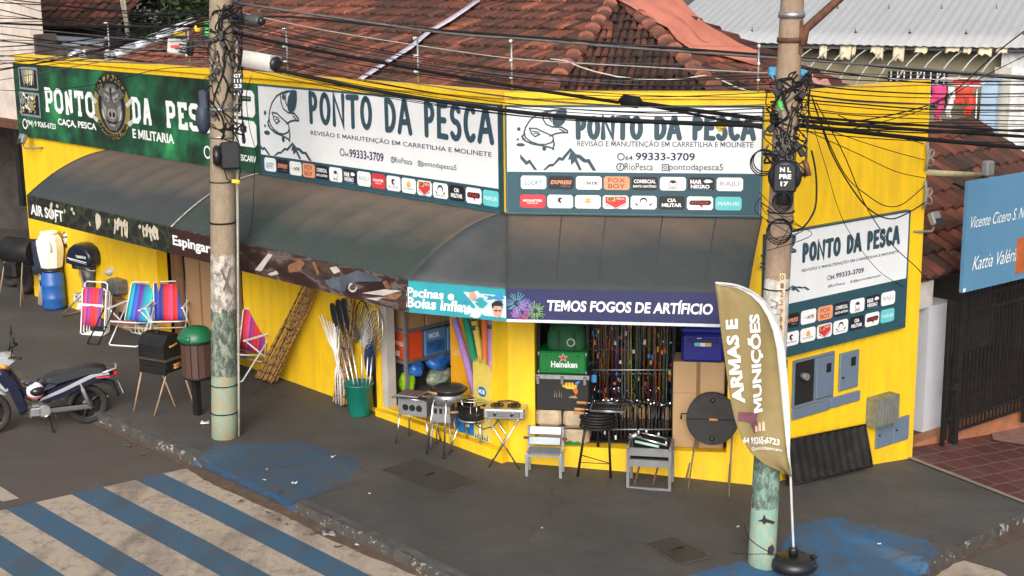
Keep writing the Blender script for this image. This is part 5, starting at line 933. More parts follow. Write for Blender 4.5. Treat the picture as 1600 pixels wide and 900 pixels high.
mb = MB(); mb.tube([on_pole(lb, axl, 350, py, .04, .19) for py in (682, 600, 500, 400, 300, 200, 100, 60)], .018, 6); build("conduit", mb, mat("grey_pvc_conduit", (.34, .33, .28), .6, .2), LP)
# lamp arm on the right pole
q = on_pole(rbp, axr, 1240, 50, .05, .1); mb = MB(); mb.tube([on_pole(rbp, axr, 1238, 72, .05, .12), q + Vector((.05, 0, .03)), dep(1318, -8, 15.2), dep(1380, -60, 15.0)], .045, 8); build("lamp_arm", mb, RUST, RP); mb = MB(); mb.box(tuple(q - Vector((.09, .03, .22))), tuple(q + Vector((.02, .05, .12)))); build("arm_bracket", mb, RUST, RP)
# numbers on the poles
def facing(p): v = p - CAM; return Frame((p.x, p.y, 0), math.atan2(v.y, v.x) - math.pi / 2)
p = on_pole(rbp, axr, 1222, 475, .125, .06); F_ = facing(p); mb = MB(); mb.box((-.035, -.004, p.z - .36), (.035, .0, p.z + .36)); o = build("number_strip", mb, mat("cream_sticker", (.5, .4, .26), .7, .2, 9), None, (0, 0, 0), F_); o.parent = RP; o.matrix_parent_inverse = Matrix.Translation(-Vector(RP.location))
ORG[o.name] = (0, 0, 0); mb = MB(); [txt(mb, c, -.017, p.z + .29 - .09 * i, .034, .055, -.0065, bold=.02) for i, c in enumerate("01229884")]; build("lettering", mb, mat("brown_ink", (.16, .09, .05), .8), o)
def keep(o, T): o.parent = T; o.matrix_parent_inverse = Matrix.Translation(-Vector(T.location)); return o
p = on_pole(rbp, axr, 1208, 500, .128, 0); F_ = facing(p); gm = MB(); rg = random.Random(3)
ribbon(gm, [(-.07, p.z + .08), (.06, p.z + .1), (.07, p.z - .22), (-.0, p.z - .12)], .004, -.012); ribbon(gm, [(-.04, p.z + .25), (.02, p.z + .22), (.01, p.z + .16), (-.05, p.z + .17), (.05, p.z + .2)], .006, -.013); keep(build("scrawl", gm, mat("purple_ink", (.16, .11, .16), .7), None, (0, 0, 0), F_), RP)
p = on_pole(lb, axl, 348, 440, .17, 0); F_ = facing(p); gm = MB()
for i in range(10): x, z = rg.uniform(-.1, .12), p.z + rg.uniform(-.4, .3); ribbon(gm, [(x, z), (x + rg.uniform(-.05, .05), z + rg.uniform(-.07, .07)), (x + rg.uniform(-.08, .08), z + rg.uniform(-.1, .02))], .004, -.02 - .0006 * i)
ribbon(gm, [(-.02, p.z + .2), (.1, p.z - .12)], .012, -.03); ribbon(gm, [(.1, p.z + .22), (-.0, p.z - .08)], .01, -.031); keep(build("scrawl", gm, mat("brown_scrawl_ink", (.13, .09, .085), .8), None, (0, 0, 0), F_), LP)
p = on_pole(rbp, axr, 1195, 803, .155, 0); F_ = facing(p); gm = MB(); gm.flat([(-.07, p.z - .02), (-.02, p.z - .0), (-.0, p.z + .06), (.02, p.z + .01), (.12, p.z - .02), (.1, p.z - .05), (.03, p.z - .03), (-.0, p.z - .06), (-.02, p.z - .03)], -.01); gm.flat([(.05, p.z - .32), (.1, p.z - .28), (.12, p.z - .34), (.1, p.z - .4), (.05, p.z - .4)], -.012); keep(build("paint_stain", gm, BLACKP, None, (0, 0, 0), F_), RP)
for s_, px, py, z in (("GT", 376, 120, .06), ("111", 376, 127, 0), ("23", 376, 134, -.06)): pass
p = on_pole(lb, axl, 370, 126, .18, .20); F_ = facing(p); mb = MB(); mb.box((-.06, -.004, p.z - .12), (.06, .01, p.z + .12)); tg = build("number_plate", mb, BLACKP, None, (0, 0, 0), F_); keep(tg, LP); mb = MB(); [txt(mb, s_, -.045, p.z + z, .09, .045, -.008, bold=.02) for s_, z in (("GT", .05), ("111", -.015), ("23", -.08))]; ORG[tg.name] = (0, 0, 0); build("lettering", mb, WHITE, tg)
# boxes on the poles
p = on_pole(rbp, axr, 1230, 271, .2, .02); F_ = facing(p); T = thing("splice_box", "round black splice box lettered in white on the right pole", "cable box", (0, 0, p.z), F_)
mb = MB(); mb.lathe([(.10, -.0), (.155, .015), (.172, .05), (.172, .09), (.14, .12), (.05, .125)], (0, .05, p.z), (0, -1, 0), 24, sx=1.0); build("lid", mb, BLACKPL, T); mb = MB(); mb.rbox((-.12, -.12, p.z - .15), (.12, -.06, p.z + .13), .02); build("cover", mb, BLACKPL, T); mb = MB(); mb.lathe([(.02, -.05), (.09, .0), (.09, .06), (.08, .16), (.07, .17)], (0, .03, p.z - .13), (0, 0, -1), 16); build("boot", mb, BLACKPL, T)
mb = MB(); [txt(mb, s_, x, p.z + z, w, .048, -.123, bold=.04) for s_, x, z, w in (("N L", -.05, .06, .11), ("PRE", -.055, -.01, .12), ("17", -.04, -.085, .075))]; build("lettering", mb, WHITE, T)
p = on_pole(lb, axl, 355, 240, .24, .07); F_ = facing(p); T = thing("speaker_box", "square black box strapped to the left pole below the green sign", "cable box", (0, 0, p.z), F_); mb = MB(); mb.rbox((-.10, -.1, p.z - .17), (.16, .1, p.z + .17), .03); build("case", mb, BLACKPL, T); mb = MB(); mb.lathe([(.13, 0), (.14, .05), (.10, .09)], (-.10, .02, p.z), (-1, 0, 0), 16); build("dome", mb, BLACKPL, T); mb = MB(); mb.tube([(-.06, 0, p.z - .17), (-.03, .02, p.z - .3), (.05, .02, p.z - .36), (.13, 0, p.z - .3), (.15, 0, p.z - .17)], .008, 5); build("strap", mb, CABLE, T); mb = MB(); mb.rbox((.03, -.01, p.z - .36), (.13, .01, p.z - .31), .006, Matrix.Rotation(R(8), 3, 'Y')); build("tag", mb, mat("yellow_tag", (.7, .5, .02), .5), T)
p = on_pole(lb, axl, 320, 165, .0, -.22); mb = MB(); mb.rbox((p.x - .06, p.y - .08, p.z - .05), (p.x + .06, p.y + .08, p.z + .2), .02); mb.ell((p.x - .02, p.y - .02, p.z - .16), (.1, .1, .2)); solo("cable_bag", mb, mat("navy_bag", (.022, .034, .06), .6, .3), "dark blue bag of cable hanging on the left pole's left side", "bag", tuple(p))
YEL = mat("yellow_tag", (.7, .5, .02), .5)
def canister(px0, py0, px1, py1, D, r, m, name, label, caps=BLACKPL, n=4):
    a, b_ = dep(px0, py0, D), dep(px1, py1, D - .3); T = thing(name, label, "cable box", tuple((a + b_) / 2)); mb = MB(); d = b_ - a
    if n == 4: mb.tube([a, a + d * .04, b_ - d * .04, b_], [r * 1.05, r * 1.12, r * 1.12, r * 1.05], 4)
    else: mb.lathe([(r * .8, 0), (r, .02), (r, d.length - .02), (r * .8, d.length)], a, d, 14)
    build("case", mb, m, T); mb = MB(); mb.tube([b_, b_ + d * .06, b_ + d * .1], [r * .75, r * .75, r * .4], 8); build("end_cap", mb, caps, T); return T
WB = mat("weathered_white_box", (.56, .55, .52), .6, .2, 5, dirt=(.3, .29, .27), damt=.6)
T = canister(387, 92, 430, 100, 18.6, .13, WB, "splice_closure", "weathered white splice closure hanging just right of the left pole")
T = canister(362, 29, 408, 33, 18.8, .075, mat("dark_grey_tube", (.045, .05, .05), .5, .2), "splice_closure", "dark cylindrical splice closure high beside the left pole", n=12)
p = dep(281, 72, 19.4); F_ = facing(p); T = thing("amplifier_box", "white amplifier box with black end hanging left of the left pole", "cable box", (0, 0, p.z), F_); mb = MB(); mb.rbox((-.16, -.1, p.z - .1), (.09, .1, p.z + .1), .02, Matrix.Rotation(R(6), 3, 'Y')); build("case", mb, WB, T); mb = MB(); mb.rbox((.095, -.09, p.z - .13), (.18, .09, p.z + .09), .02, Matrix.Rotation(R(6), 3, 'Y')); [mb.box((-.13 + .07 * i, -.08, p.z + .1), (-.1 + .07 * i, .08, p.z + .14)) for i in range(3)]; build("connector", mb, BLACKPL, T); mb = MB(); mb.box((-.12, -.104, p.z - .02), (-.0, -.1005, p.z + .02)); build("label_strip", mb, REDP, T); mb = MB(); mb.box((-.07, -.02, p.z + .14), (.08, .02, p.z + .19)); build("tag", mb, YEL, T)
for px, py, D, mn, c, w, l in ((310, 43, 19, "yellow_tag", (.7, .5, .02), .05, "small yellow cable tag left of the left pole's top"), (328, 36, 18.9, "green_clip", (.05, .5, .09), .07, "upper green cable clip on the left pole"), (329, 50, 18.9, "green_clip", (.05, .5, .09), .07, "lower green cable clip on the left pole"), (1225, 161, 14.9, "green_clip", (.05, .5, .09), .07, "bright green cable reel clipped to the right pole"), (1213, 112, 15, "blue_clip", (.06, .25, .42), .08, "blue clamp bundle left side of the right pole"), (1252, 113, 15, "blue_clip", (.06, .25, .42), .06, "blue clamp bundle right side of the right pole"), (1240, 162, 14.95, "grey_clip", (.3, .3, .3), .05, "grey clamp beside the green reel on the right pole"), (1126, 197, 16, "yellow_tag", (.7, .5, .02), .05, "yellow tag on the cables over the cut corner sign"), (365, 48, 18.8, "blue_clip", (.06, .25, .42), .05, "small blue clip right of the left pole")):
    p = dep(px, py, D); mb = MB(); rg = random.Random(px); mb.rbox((p.x - w, p.y - .04, p.z - w * .6), (p.x + w, p.y + .04, p.z + w * .6), .015, Matrix.Rotation(rg.uniform(-.5, .5), 3, 'Y')); mb.tube([(p.x - w, p.y, p.z), (p.x - w * .4, p.y - .05, p.z - w * .9), (p.x + w * .5, p.y - .03, p.z - w * .8)], .012, 5); solo("cable_clip", mb, mat(mn, c, .45, .15), l, "clip", tuple(p))
# ------------------------------------------------------------------ overhead cables
CPAL = [CABLE, CABLEG, mat("pale_cable_sheath", (.30, .29, .27), .6, .2)]
def spline(ps, n=10):
    out = []
    for i in range(len(ps) - 1):
        p0, p1, p2, p3 = ps[max(i - 1, 0)], ps[i], ps[i + 1], ps[min(i + 2, len(ps) - 1)]
        for k in range(n): t_ = k / n; out.append(.5 * ((2 * p1) + (p2 - p0) * t_ + (2 * p0 - 5 * p1 + 4 * p2 - p3) * t_ ** 2 + (3 * p1 - p0 - 3 * p2 + p3) * t_ ** 3))
    return out + [ps[-1]]
def cab(pts, d0, d1, r, label, group=None, m=0, n=5):
    tot = pts[-1][0] - pts[0][0] or 1; L_ = [0]
    for a, b_ in zip(pts, pts[1:]): L_.append(L_[-1] + math.hypot(b_[0] - a[0], b_[1] - a[1]))
    ps = [dep(px, py, 1 / ((1 / d0) + (1 / d1 - 1 / d0) * l / L_[-1])) for (px, py), l in zip(pts, L_)]
    mb = MB(); mb.tube(spline(ps, 8), r * (.8 if r > .015 else .72 if r > .006 else 1), n); return solo("overhead_cable", mb, CPAL[m], label, "cable", tuple(ps[0]), W0, group)
DL, DRP = 18.7, 15.0
G1, G2, G3, G4 = "cables strung between the two poles", "cables running left from the left pole", "cables running right from the right pole", "drop wires from the right pole to the shop"
cab([(366, 88), (430, 108), (600, 144), (820, 176), (1000, 189), (1190, 196)], DL, DRP, .032, "thickest black cable sweeping across both white signs", G1)
cab([(352, 48), (440, 68), (597, 98), (780, 131), (967, 160)], DL, 16.4, .026, "thick black cable running down to the splice in front of the roof", G1)
p = dep(985, 158, 16.3); mb = MB(); mb.tube([dep(968, 159, 16.35), dep(975, 157, 16.33), dep(996, 160, 16.2), dep(1003, 162, 16.2)], [.03, .07, .07, .03], 8); solo("cable_splice", mb, CABLE, "black splice lump on the thick cable between the poles", "splice", tuple(p))
cab([(1000, 161), (1080, 172), (1190, 186)], 16.2, DRP, .03, "thick black cable from the splice to the right pole", G1); cab([(1000, 163), (1090, 180), (1190, 200)], 16.2, DRP, .02, "second black cable fanning from the splice to the right pole", G1)
cab([(352, 2), (500, 24), (700, 52), (820, 61), (1000, 76), (1236, 92), (1420, 106), (1610, 121)], 18.9, 17.8, .022, "grey cable passing over the roof and both poles", G1, 1)
cab([(352, 30), (449, 26), (600, 40), (820, 57), (1000, 71), (1236, 89), (1420, 108), (1610, 124)], 18.9, 17.8, .02, "black cable just above the long grey one", G1)
cab([(352, 14), (500, 46), (700, 78), (820, 93), (1000, 104), (1236, 116)], 18.8, DRP, .010, "thin pale wire from the left pole's top across the tiles", G1, 2)
rg = random.Random(11)
for i in range(14):
    y0 = 24 + i * 6.0 + rg.uniform(-3, 3); y1 = 116 + i * 6.0 + rg.uniform(-5, 5); sg = 20 + rg.uniform(0, 14)
    cab([(350, y0), (560, y0 + (y1 - y0) * .3 + sg * .6), (790, y0 + (y1 - y0) * .56 + sg), (1000, y0 + (y1 - y0) * .78 + sg * .8), (1216, y1)], DL + rg.uniform(-.1, .2), DRP + rg.uniform(-.1, .15), rg.choice((.005, .006, .007, .010)), "one of the thin black wires sagging between the two poles", G1, rg.choice((0, 0, 0, 1)))
for i in range(24):
    y0 = 28 + rg.uniform(-22, 75); y1 = (i * 5.6 + rg.uniform(-8, 8)) - 6
    cab([(338, y0), (240, y0 + (y1 - y0) * .3 + rg.uniform(3, 12)), (110, y0 + (y1 - y0) * .7 + rg.uniform(2, 9)), (-12, y1)], DL + rg.uniform(-.1, .1), 22.5 + rg.uniform(-.6, .4), rg.choice((.006, .008, .01, .013)), "one of the thin dark wires fanning left from the left pole", G2, rg.choice((0, 0, 0, 1)))
cab([(338, 40), (200, 42), (90, 40), (-12, 36)], DL, 22.5, .02, "thicker black cable running level to the left from the left pole", G2); cab([(338, 105), (250, 108), (160, 130), (60, 142), (-10, 140)], DL, 22.6, .007, "lowest thin wire crossing the boar sign", G2); cab([(338, 52), (240, 95), (160, 90), (60, 103), (-10, 95)], DL, 22.6, .007, "thin looping wire across the green sign's top edge", G2)
for i, (a, b_, r, l) in enumerate(((184, 214, .026, "upper thick black cable leaving the right pole to the right"), (190, 232, .032, "lower thick black cable leaving the right pole to the right"), (178, 206, .018, "black cable just over the two thick ones on the right"))):
    cab([(1205, a), (1300, a + (b_ - a) * .28), (1450, a + (b_ - a) * .66), (1612, b_)], DRP - .15, 17.8, r, l, G3)
for i in range(18):
    a = 100 + i * 6 + rg.uniform(-4, 4); b_ = 118 + i * 5.6 + rg.uniform(-10, 10)
    cab([(1236, a), (1330, a + (b_ - a) * .3 + rg.uniform(2, 9)), (1460, a + (b_ - a) * .65 + rg.uniform(2, 8)), (1612, b_)], DRP + rg.uniform(-.1, .1), 17.8 + rg.uniform(-.3, .3), rg.choice((.006, .008, .008, .012)), "one of the thin black wires running right from the right pole", G3, rg.choice((0, 0, 0, 1)))
cab([(1300, 195), (1400, 178), (1480, 150), (1560, 80), (1612, 40)], 17, 18, .012, "black wire climbing steeply past the laundry to the upper right", G3); cab([(1316, 205), (1440, 172), (1540, 118), (1612, 82)], 17, 18, .008, "thin wire climbing to the right above the hanging sign", G3)
for pts, r, l in (([(1268, 150), (1292, 215), (1322, 275), (1355, 305), (1385, 322), (1412, 318), (1447, 288)], .009, "upper loop of drop wire hanging against the yellow wall"), ([(1270, 155), (1300, 240), (1335, 300), (1362, 330), (1392, 342), (1420, 332), (1446, 316)], .013, "lower loop of drop wire hanging against the yellow wall"), ([(1275, 160), (1318, 240), (1352, 320), (1392, 380), (1432, 418), (1450, 440)], .009, "drop wire slanting across the right white sign"), ([(1262, 165), (1290, 260), (1320, 350), (1370, 420), (1412, 448)], .004, "hair thin wire slanting down over the right white sign"), ([(1262, 190), (1330, 216), (1400, 238), (1446, 250)], .007, "upper short drop wire to the wall's end clamp"), ([(1262, 205), (1340, 240), (1400, 268), (1446, 278)], .007, "middle short drop wire to the wall's end clamp"), ([(1310, 180), (1370, 205), (1446, 225)], .008, "short drop wire from the bundle to the wall's upper clamp"), ([(1268, 235), (1274, 265), (1276, 300), (1272, 330), (1255, 355), (1235, 362)], .014, "thick brown service cable curling under the splice box")):
    cab(pts, DRP, 19.6 if pts[-1][0] > 1300 else 15.2, r, l, G4)
mb = MB(); [mb.tube([dep(1256, 250, 15.05), dep(1260, 258, 15.05), dep(1264, 275, 15.05)], .03, 7)]; solo("cable_gland", mb, mat("brown_gland", (.12, .05, .025), .5), "brown cable gland beside the lettered splice box", "gland", tuple(dep(1260, 262, 15.05)))
cab([(393, 118), (385, 150), (390, 200), (402, 245), (398, 262), (395, 330), (389, 370)], 19.6, 19.6, .005, "hair thin black wire dangling over the left awning")
# tangles wound round the poles: one bundle each
for base, ax, px, ys, sp, nm, l, r in ((lb, axl, 346, (10, 205), .17, "cable_tangle", "dense tangle of dark wires wound round the left pole's top", .17), (rbp, axr, 1232, (112, 262), .15, "cable_tangle", "dense tangle of dark wires wound round the right pole's top", .14)):
    T = thing(nm, l, "cables", tuple(on_pole(base, ax, px, ys[1])))
    for i in range(62):
        ya = rg.uniform(*ys); yb = max(ys[0], min(ys[1] + 14, ya + rg.uniform(-130, 150))); k = rg.uniform(-1.5, 1.5); ps = [on_pole(base, ax, px, ya + (yb - ya) * f_ + rg.uniform(-5, 5), r + .03 * rg.random() - .10 * abs(s_), sp * s_) for f_, s_ in zip((0, .2, .4, .6, .8, 1), [max(-1.35, min(1.5, k + rg.uniform(-.5, .5) + .3 * q)) for q in range(6)])]
        mb = MB(); mb.tube(spline(ps, 5), rg.choice((.005, .006, .008, .012)), 5); build("wire", mb, CPAL[rg.choice((0, 0, 0, 0, 0, 1))], T)
    for i in range(7):
        p = on_pole(base, ax, px, rg.uniform(*ys), r + .02, sp * rg.uniform(-1, 1.2)); mb = MB(); mb.rbox(tuple(p - Vector((.03, .03, .035))), tuple(p + Vector((.035, .03, .045))), .01, Matrix.Rotation(rg.uniform(-.8, .8), 3, 'Y')); build("connector", mb, BLACKPL, T)
for px, py, R_, D, l in ((1217, 363, .125, 14.85, "neat coil of black cable hung below the splice box"), (1222, 316, .1, 14.85, "messy coil of black wire right under the splice box"), (1192, 255, .13, 14.95, "large loose loop of cable at the left of the splice box")):
    p = dep(px, py, D); T = thing("cable_coil", l, "cable coil", tuple(p))
    for i in range(3): mb = MB(); mb.torus(p + Vector((.01 * i, .01 * i, .012 * i)), (p - CAM) + Vector((rg.uniform(-3, 3), 0, rg.uniform(-2, 4))), R_ * (1 - .05 * i), .007, 18, 5); build("loop", mb, CABLE, T)
for i in range(5): cab([(1185 + rg.uniform(0, 12), 300 + rg.uniform(0, 20)), (1205 + rg.uniform(-25, 30), 330 + rg.uniform(0, 25)), (1230 + rg.uniform(-15, 40), 345 + rg.uniform(-20, 25)), (1210 + rg.uniform(-20, 30), 380 + rg.uniform(-10, 12))], 14.8, 14.8, .004, "one of the thin curly wire ends below the splice box", "curly wire ends below the splice box")
cab([(1163, 820), (1170, 840), (1190, 856), (1215, 868), (1236, 880)], 14.65, 14.5, .005, "thin wire trailing round the right pole's foot"); cab([(1140, 864), (1170, 866), (1200, 866), (1228, 874)], 14.6, 14.5, .004, "thin wire lying from the right pole's foot to the flag base")
# electric fence along the parapet
EFL = []
for px, top, bot in ((172, 35, 93), (297, 38, 106), (450, 44, 116), (654, 58, 133), (800, 62, 147), (1184, 70, 148)):
    F_ = FL if px < 790 else FM; q = F_.hit(px, bot, .1); z1 = F_.hit(px, top, .1).z; T = thing("fence_post", {172: "thin fence post above the boar emblem", 297: "thin fence post just left of the left pole", 450: "thin fence post above the leaping fish of the left white sign", 654: "thin fence post above the middle of the left white sign", 800: "thin fence post above the shop's corner joint", 1184: "thin fence post close to the right pole"}[px], "fence post", (q.x, .1, ZT), F_, "electric fence posts along the parapet")
    mb = MB(); mb.tube([(q.x, .1, ZT), (q.x, .1, z1)], .013, 6); build("rod", mb, STEEL, T)
    zs = [ZT + (z1 - ZT) * k for k in (.35, .65, .98)]
    for z in zs: mb = MB(); mb.lathe([(.012, 0), (.022, .015), (.012, .03), (.022, .045), (.01, .055)], (q.x, .085, z), (0, -1, 0), 8); build("insulator", mb, WTUBE, T)
    EFL.append([F_.w(q.x, .03, z) for z in zs])
for k in range(3):
    for i, (a, b_) in enumerate(zip(EFL, EFL[1:])):
        mb = MB(); p0, p1 = a[k], b_[k]; mb.tube([p0.lerp(p1, j / 6) - Vector((0, 0, .02 * math.sin(math.pi * j / 6))) for j in range(7)], .003, 4); solo("fence_wire", mb, CPAL[1], "one of the fine fence wires strung between the parapet posts", "wire", tuple(p0), W0, "electric fence wires along the parapet")
# ------------------------------------------------------------------ goods on the left pavement
def gf(px, py, ang, road=False): p = on_road(px, py) if road else at(px, py); return Frame(p, ang)
AL, AM = FL.a, FM.a
FAB = {}
def stripe(name, cols, n=1.0, along='X'):
    m, t, b = nt(name); tc = t.nodes.new("ShaderNodeTexCoord"); sp = t.nodes.new("ShaderNodeSeparateXYZ"); lk(t, tc.outputs["Object"], sp.inputs[0])
    ma = t.nodes.new("ShaderNodeMath"); ma.operation = 'MULTIPLY_ADD'; lk(t, sp.outputs[along], ma.inputs[0]); ma.inputs[1].default_value = 1.85 * n; ma.inputs[2].default_value = .5
    fr = t.nodes.new("ShaderNodeMath"); fr.operation = 'FRACT'; lk(t, ma.outputs[0], fr.inputs[0])
    cols = [q_ for c in cols for q_ in (c, tuple(min(1, v * 1.25 + .01) for v in c))]; k = len(cols); col = ramp(t, fr.outputs[0], [(i / k, c) for i, c in enumerate(cols)]); [setattr(n_.color_ramp, 'interpolation', 'CONSTANT') for n_ in t.nodes if n_.type == 'VALTORGB']; lk(t, col, b.inputs["Base Color"]); b.inputs["Roughness"].default_value = .75; bumpn(t, b, noise(t, 180, 2), .2, .004); return m
PINKF = stripe("pink_striped_fabric", [(.55, .02, .03), (.55, .05, .14), (.22, .03, .24), (.52, .02, .05), (.55, .03, .03), (.18, .04, .28), (.55, .04, .1)]); TEALF = stripe("teal_striped_fabric", [(.01, .32, .38), (.02, .10, .45), (.10, .03, .30), (.01, .25, .40), (.02, .42, .40), (.05, .05, .36)]); REDBF = stripe("red_blue_striped_fabric", [(.02, .06, .42), (.03, .03, .22), (.62, .02, .03), (.65, .05, .16), (.60, .02, .02), (.03, .05, .35), (.02, .12, .5)])
def chair(label, F, fab, lean=.62, w=.26, fold=False, s=1.0, fab2=None):
    T = thing("beach_chair", label, "chair", (0, 0, 0), F, "folding beach chairs on the pavement"); P = lambda *p: tuple(s * c for c in p); r = .0125
    fr = MB()
    if not fold:
        ba, bb = (.12, .30), (.12 + lean * .62, .92)
        fr.tube([P(-w, ba[0], ba[1]), P(-w, bb[0], bb[1] - .03), P(-w + .05, bb[0] + .015, bb[1]), P(w - .05, bb[0] + .015, bb[1]), P(w, bb[0], bb[1] - .03), P(w, ba[0], ba[1])], r, 6); bk = build("back_frame", fr, WTUBE, T)
        fr = MB(); fr.tube([P(-w, .14, .29), P(-w, -.32, .40), P(-w + .04, -.35, .405), P(w - .04, -.35, .405), P(w, -.32, .40), P(w, .14, .29)], r, 6); build("seat_frame", fr, WTUBE, T)
        a = MB(); a.tube([P(-w - .03, -.28, .6), P(-w - .03, .40, .02), P(-w, .43, .012), P(w, .43, .012), P(w + .03, .40, .02), P(w + .03, -.28, .6)], r, 6); build("leg_loop", a, WTUBE, T)
        a = MB(); a.tube([P(-w - .015, .30, .60), P(-w - .015, -.38, .02), P(-w + .02, -.41, .012), P(w - .02, -.41, .012), P(w + .015, -.38, .02), P(w + .015, .30, .60)], r, 6); build("leg_loop", a, WTUBE, T)
        a = MB(); a.tube([P(-w, .05, .21), P(w, .05, .21)], r * .9, 6); a2 = a; build("crossbar", a2, WTUBE, T)
        for e in (-1, 1): a = MB(); a.rbox(P(e * (w + .03) - .025, -.32, .6), P(e * (w + .03) + .025, .34, .622), .008); build("armrest", a, WTUBE, T)
        n = 8; m_ = MB(); m_.sheet([[P(-w + .01 + (2 * w - .02) * j / n, ba[0] + (bb[0] - ba[0]) * t_ + .012, ba[1] + (bb[1] - ba[1]) * t_ - .02 * math.sin(math.pi * j / n)) for j in range(n + 1)] for t_ in (.04, .25, .5, .75, .97)]); solid(build("back_fabric", m_, fab, T), .006)
        m_ = MB(); m_.sheet([[P(-w + .01 + (2 * w - .02) * j / n, .12 - .45 * t_, .30 + .1 * t_ - .035 * math.sin(math.pi * j / n)) for j in range(n + 1)] for t_ in (.0, .3, .6, .97)]); solid(build("seat_fabric", m_, fab2 or fab, T), .006)
    else:
        for k, (y0, hgt) in enumerate(((-.10, .80), (-.03, .9), (.04, .74), (.1, .66))):
            ww = w - .012 * k; fr = MB(); fr.tube([P(-ww, y0, .03), P(-ww, y0 + .15, hgt - .03), P(-ww + .04, y0 + .155, hgt), P(ww - .04, y0 + .155, hgt), P(ww, y0 + .15, hgt - .03), P(ww, y0, .03), P(ww - .03, y0 - .005, .012), P(-ww + .03, y0 - .005, .012)], r, 6, closed=True); build("tube_loop", fr, WTUBE, T)
        m_ = MB(); m_.sheet([[P(-w * .8 + 1.6 * w * j / 6, -.13 + .16 * t_ - .015 * math.sin(math.pi * j / 6), .18 + .64 * t_) for j in range(7)] for t_ in (0, .3, .6, 1)]); solid(build("back_fabric", m_, fab, T), .006)
        a = MB(); a.rbox(P(-w * .95, -.06, .50), P(w * .95, -.04, .545), .006); build("armrest", a, WTUBE, T)
    return T
chair("folded beach chair with pink striped fabric standing upright near the outboard motor", gf(150, 522, AL + R(28)), PINKF, fold=True, w=.235)
chair("open beach chair with teal and purple stripes in the middle of the row", gf(212, 532, AL + R(30)), TEALF, .5, s=1.0, fab2=PINKF)
chair("beach chair with teal fabric half hidden behind the teal and purple one", gf(234, 522, AL + R(16)), TEALF, .45, fold=True, w=.24)
chair("red and blue striped beach chair beside the black barbecue", gf(266, 533, AL + R(48)), REDBF, .22, s=1.06)
chair("lone pink and purple striped beach chair right of the left pole", gf(386, 584, AL + R(12)), PINKF, .22, s=1.05)
# blue drum, white jug
F = gf(86, 482, AL); q = FL.inv(F.o); T = thing("blue_drum", "blue plastic drum carrying the white jug", "drum", (0, 0, 0), F); mb = MB(); mb.lathe([(.15, 0), (.2, .02), (.215, .06), (.21, .2), (.222, .22), (.21, .24), (.212, .45), (.222, .47), (.212, .49), (.205, .64), (.18, .70), (.17, .72)], n=24); build("barrel", mb, BLUEP, T); mb = MB(); mb.lathe([(.19, .722), (.195, .74), (.18, .765)], n=24); build("lid", mb, BLACKPL, T); mb = MB(); mb.torus((-.1, -.2, .5), (.4, 1, 0), .05, .01, 12, 5); build("handle", mb, BLACKPL, T)
m, t, b = nt("milky_jug_plastic"); b.inputs["Base Color"].default_value = (.78, .765, .69, 1); b.inputs["Roughness"].default_value = .45; b.inputs["Subsurface Weight"].default_value = .15; b.inputs["Subsurface Radius"].default_value = (.05, .05, .04); MILK = m
T = thing("white_jug", "large milky white plastic jug on top of the blue drum", "jug", (0, 0, .77), F); mb = MB(); mb.lathe([(.15, .77), (.20, .80), (.24, 1.02), (.25, 1.12), (.25, 1.2), (.22, 1.34), (.17, 1.40), (.155, 1.42)], n=8, smooth=False); build("body", mb, MILK, T); mb = MB(); mb.lathe([(.16, 1.42), (.165, 1.43), (.165, 1.46), (.14, 1.465)], n=20); build("rim", mb, MILK, T)
for sx in (-1, 1): mb = MB(); mb.tube([(sx * .18, -.1, 1.30), (sx * .25, -.13, 1.27), (sx * .26, -.13, 1.16), (sx * .24, -.1, 1.12)], .016, 6); build("handle", mb, MILK, T)
F2 = gf(66, 478, AL); T = thing("folded_chair", "folded grey chair with dark blue cloth wedged behind the blue drum", "chair", (0, 0, 0), F2)
for k in range(3): mb = MB(); mb.tube([(-.1 + .06 * k, -.02, .02), (-.05 + .05 * k, .1, .95 - .06 * k)], .016, 6); build("tube", mb, mat("grey_tube", (.42, .42, .42), .5, .2), T)
mb = MB(); mb.sheet([[(-.22 + .06 * i, -.02 + .03 * math.sin(i * 2 + j), 1.25 - .16 * j - .03 * math.sin(i)) for i in range(7)] for j in range(5)]); solid(build("cloth", mb, mat("navy_cloth", (.02, .028, .055), .8, .3, 9), T), .02)
# smoker drum and tyres by the garage
F = gf(27, 474, AL + R(12)); T = thing("drum_smoker", "black drum smoker on four thin legs at the far left", "grill", (0, 0, 0), F); mb = MB(); mb.lathe([(.24, -.36), (.25, -.35), (.25, .35), (.24, .36)], (.1, .12, 1.0), (1, .1, .0), 22); build("barrel", mb, BLACK, T); mb = MB(); mb.lathe([(.22, 0), (.22, .012)], (-.26, .09, 1.0), (-1, -.1, 0), 22); build("end_plate", mb, BLACK, T); mb = MB(); mb.rbox((-.2, -.12, .50), (.14, .12, .82), .05, None); build("ash_box", mb, BLACK, T); mb = MB(); mb.tube([(-.31, -.1, 1.02), (-.33, -.2, 1.0), (-.31, -.24, .98)], .014, 6); build("handle", mb, CHROME, T)
for x, y in ((-.28, -.22), (.3, -.16), (-.2, .3), (.36, .32)): mb = MB(); mb.tube([(x, y, .0), (x * .8 + .05, y * .5 + .06, .86)], .012, 6); build("leg", mb, mat("tan_rod", (.30, .22, .14), .5, .2), T)
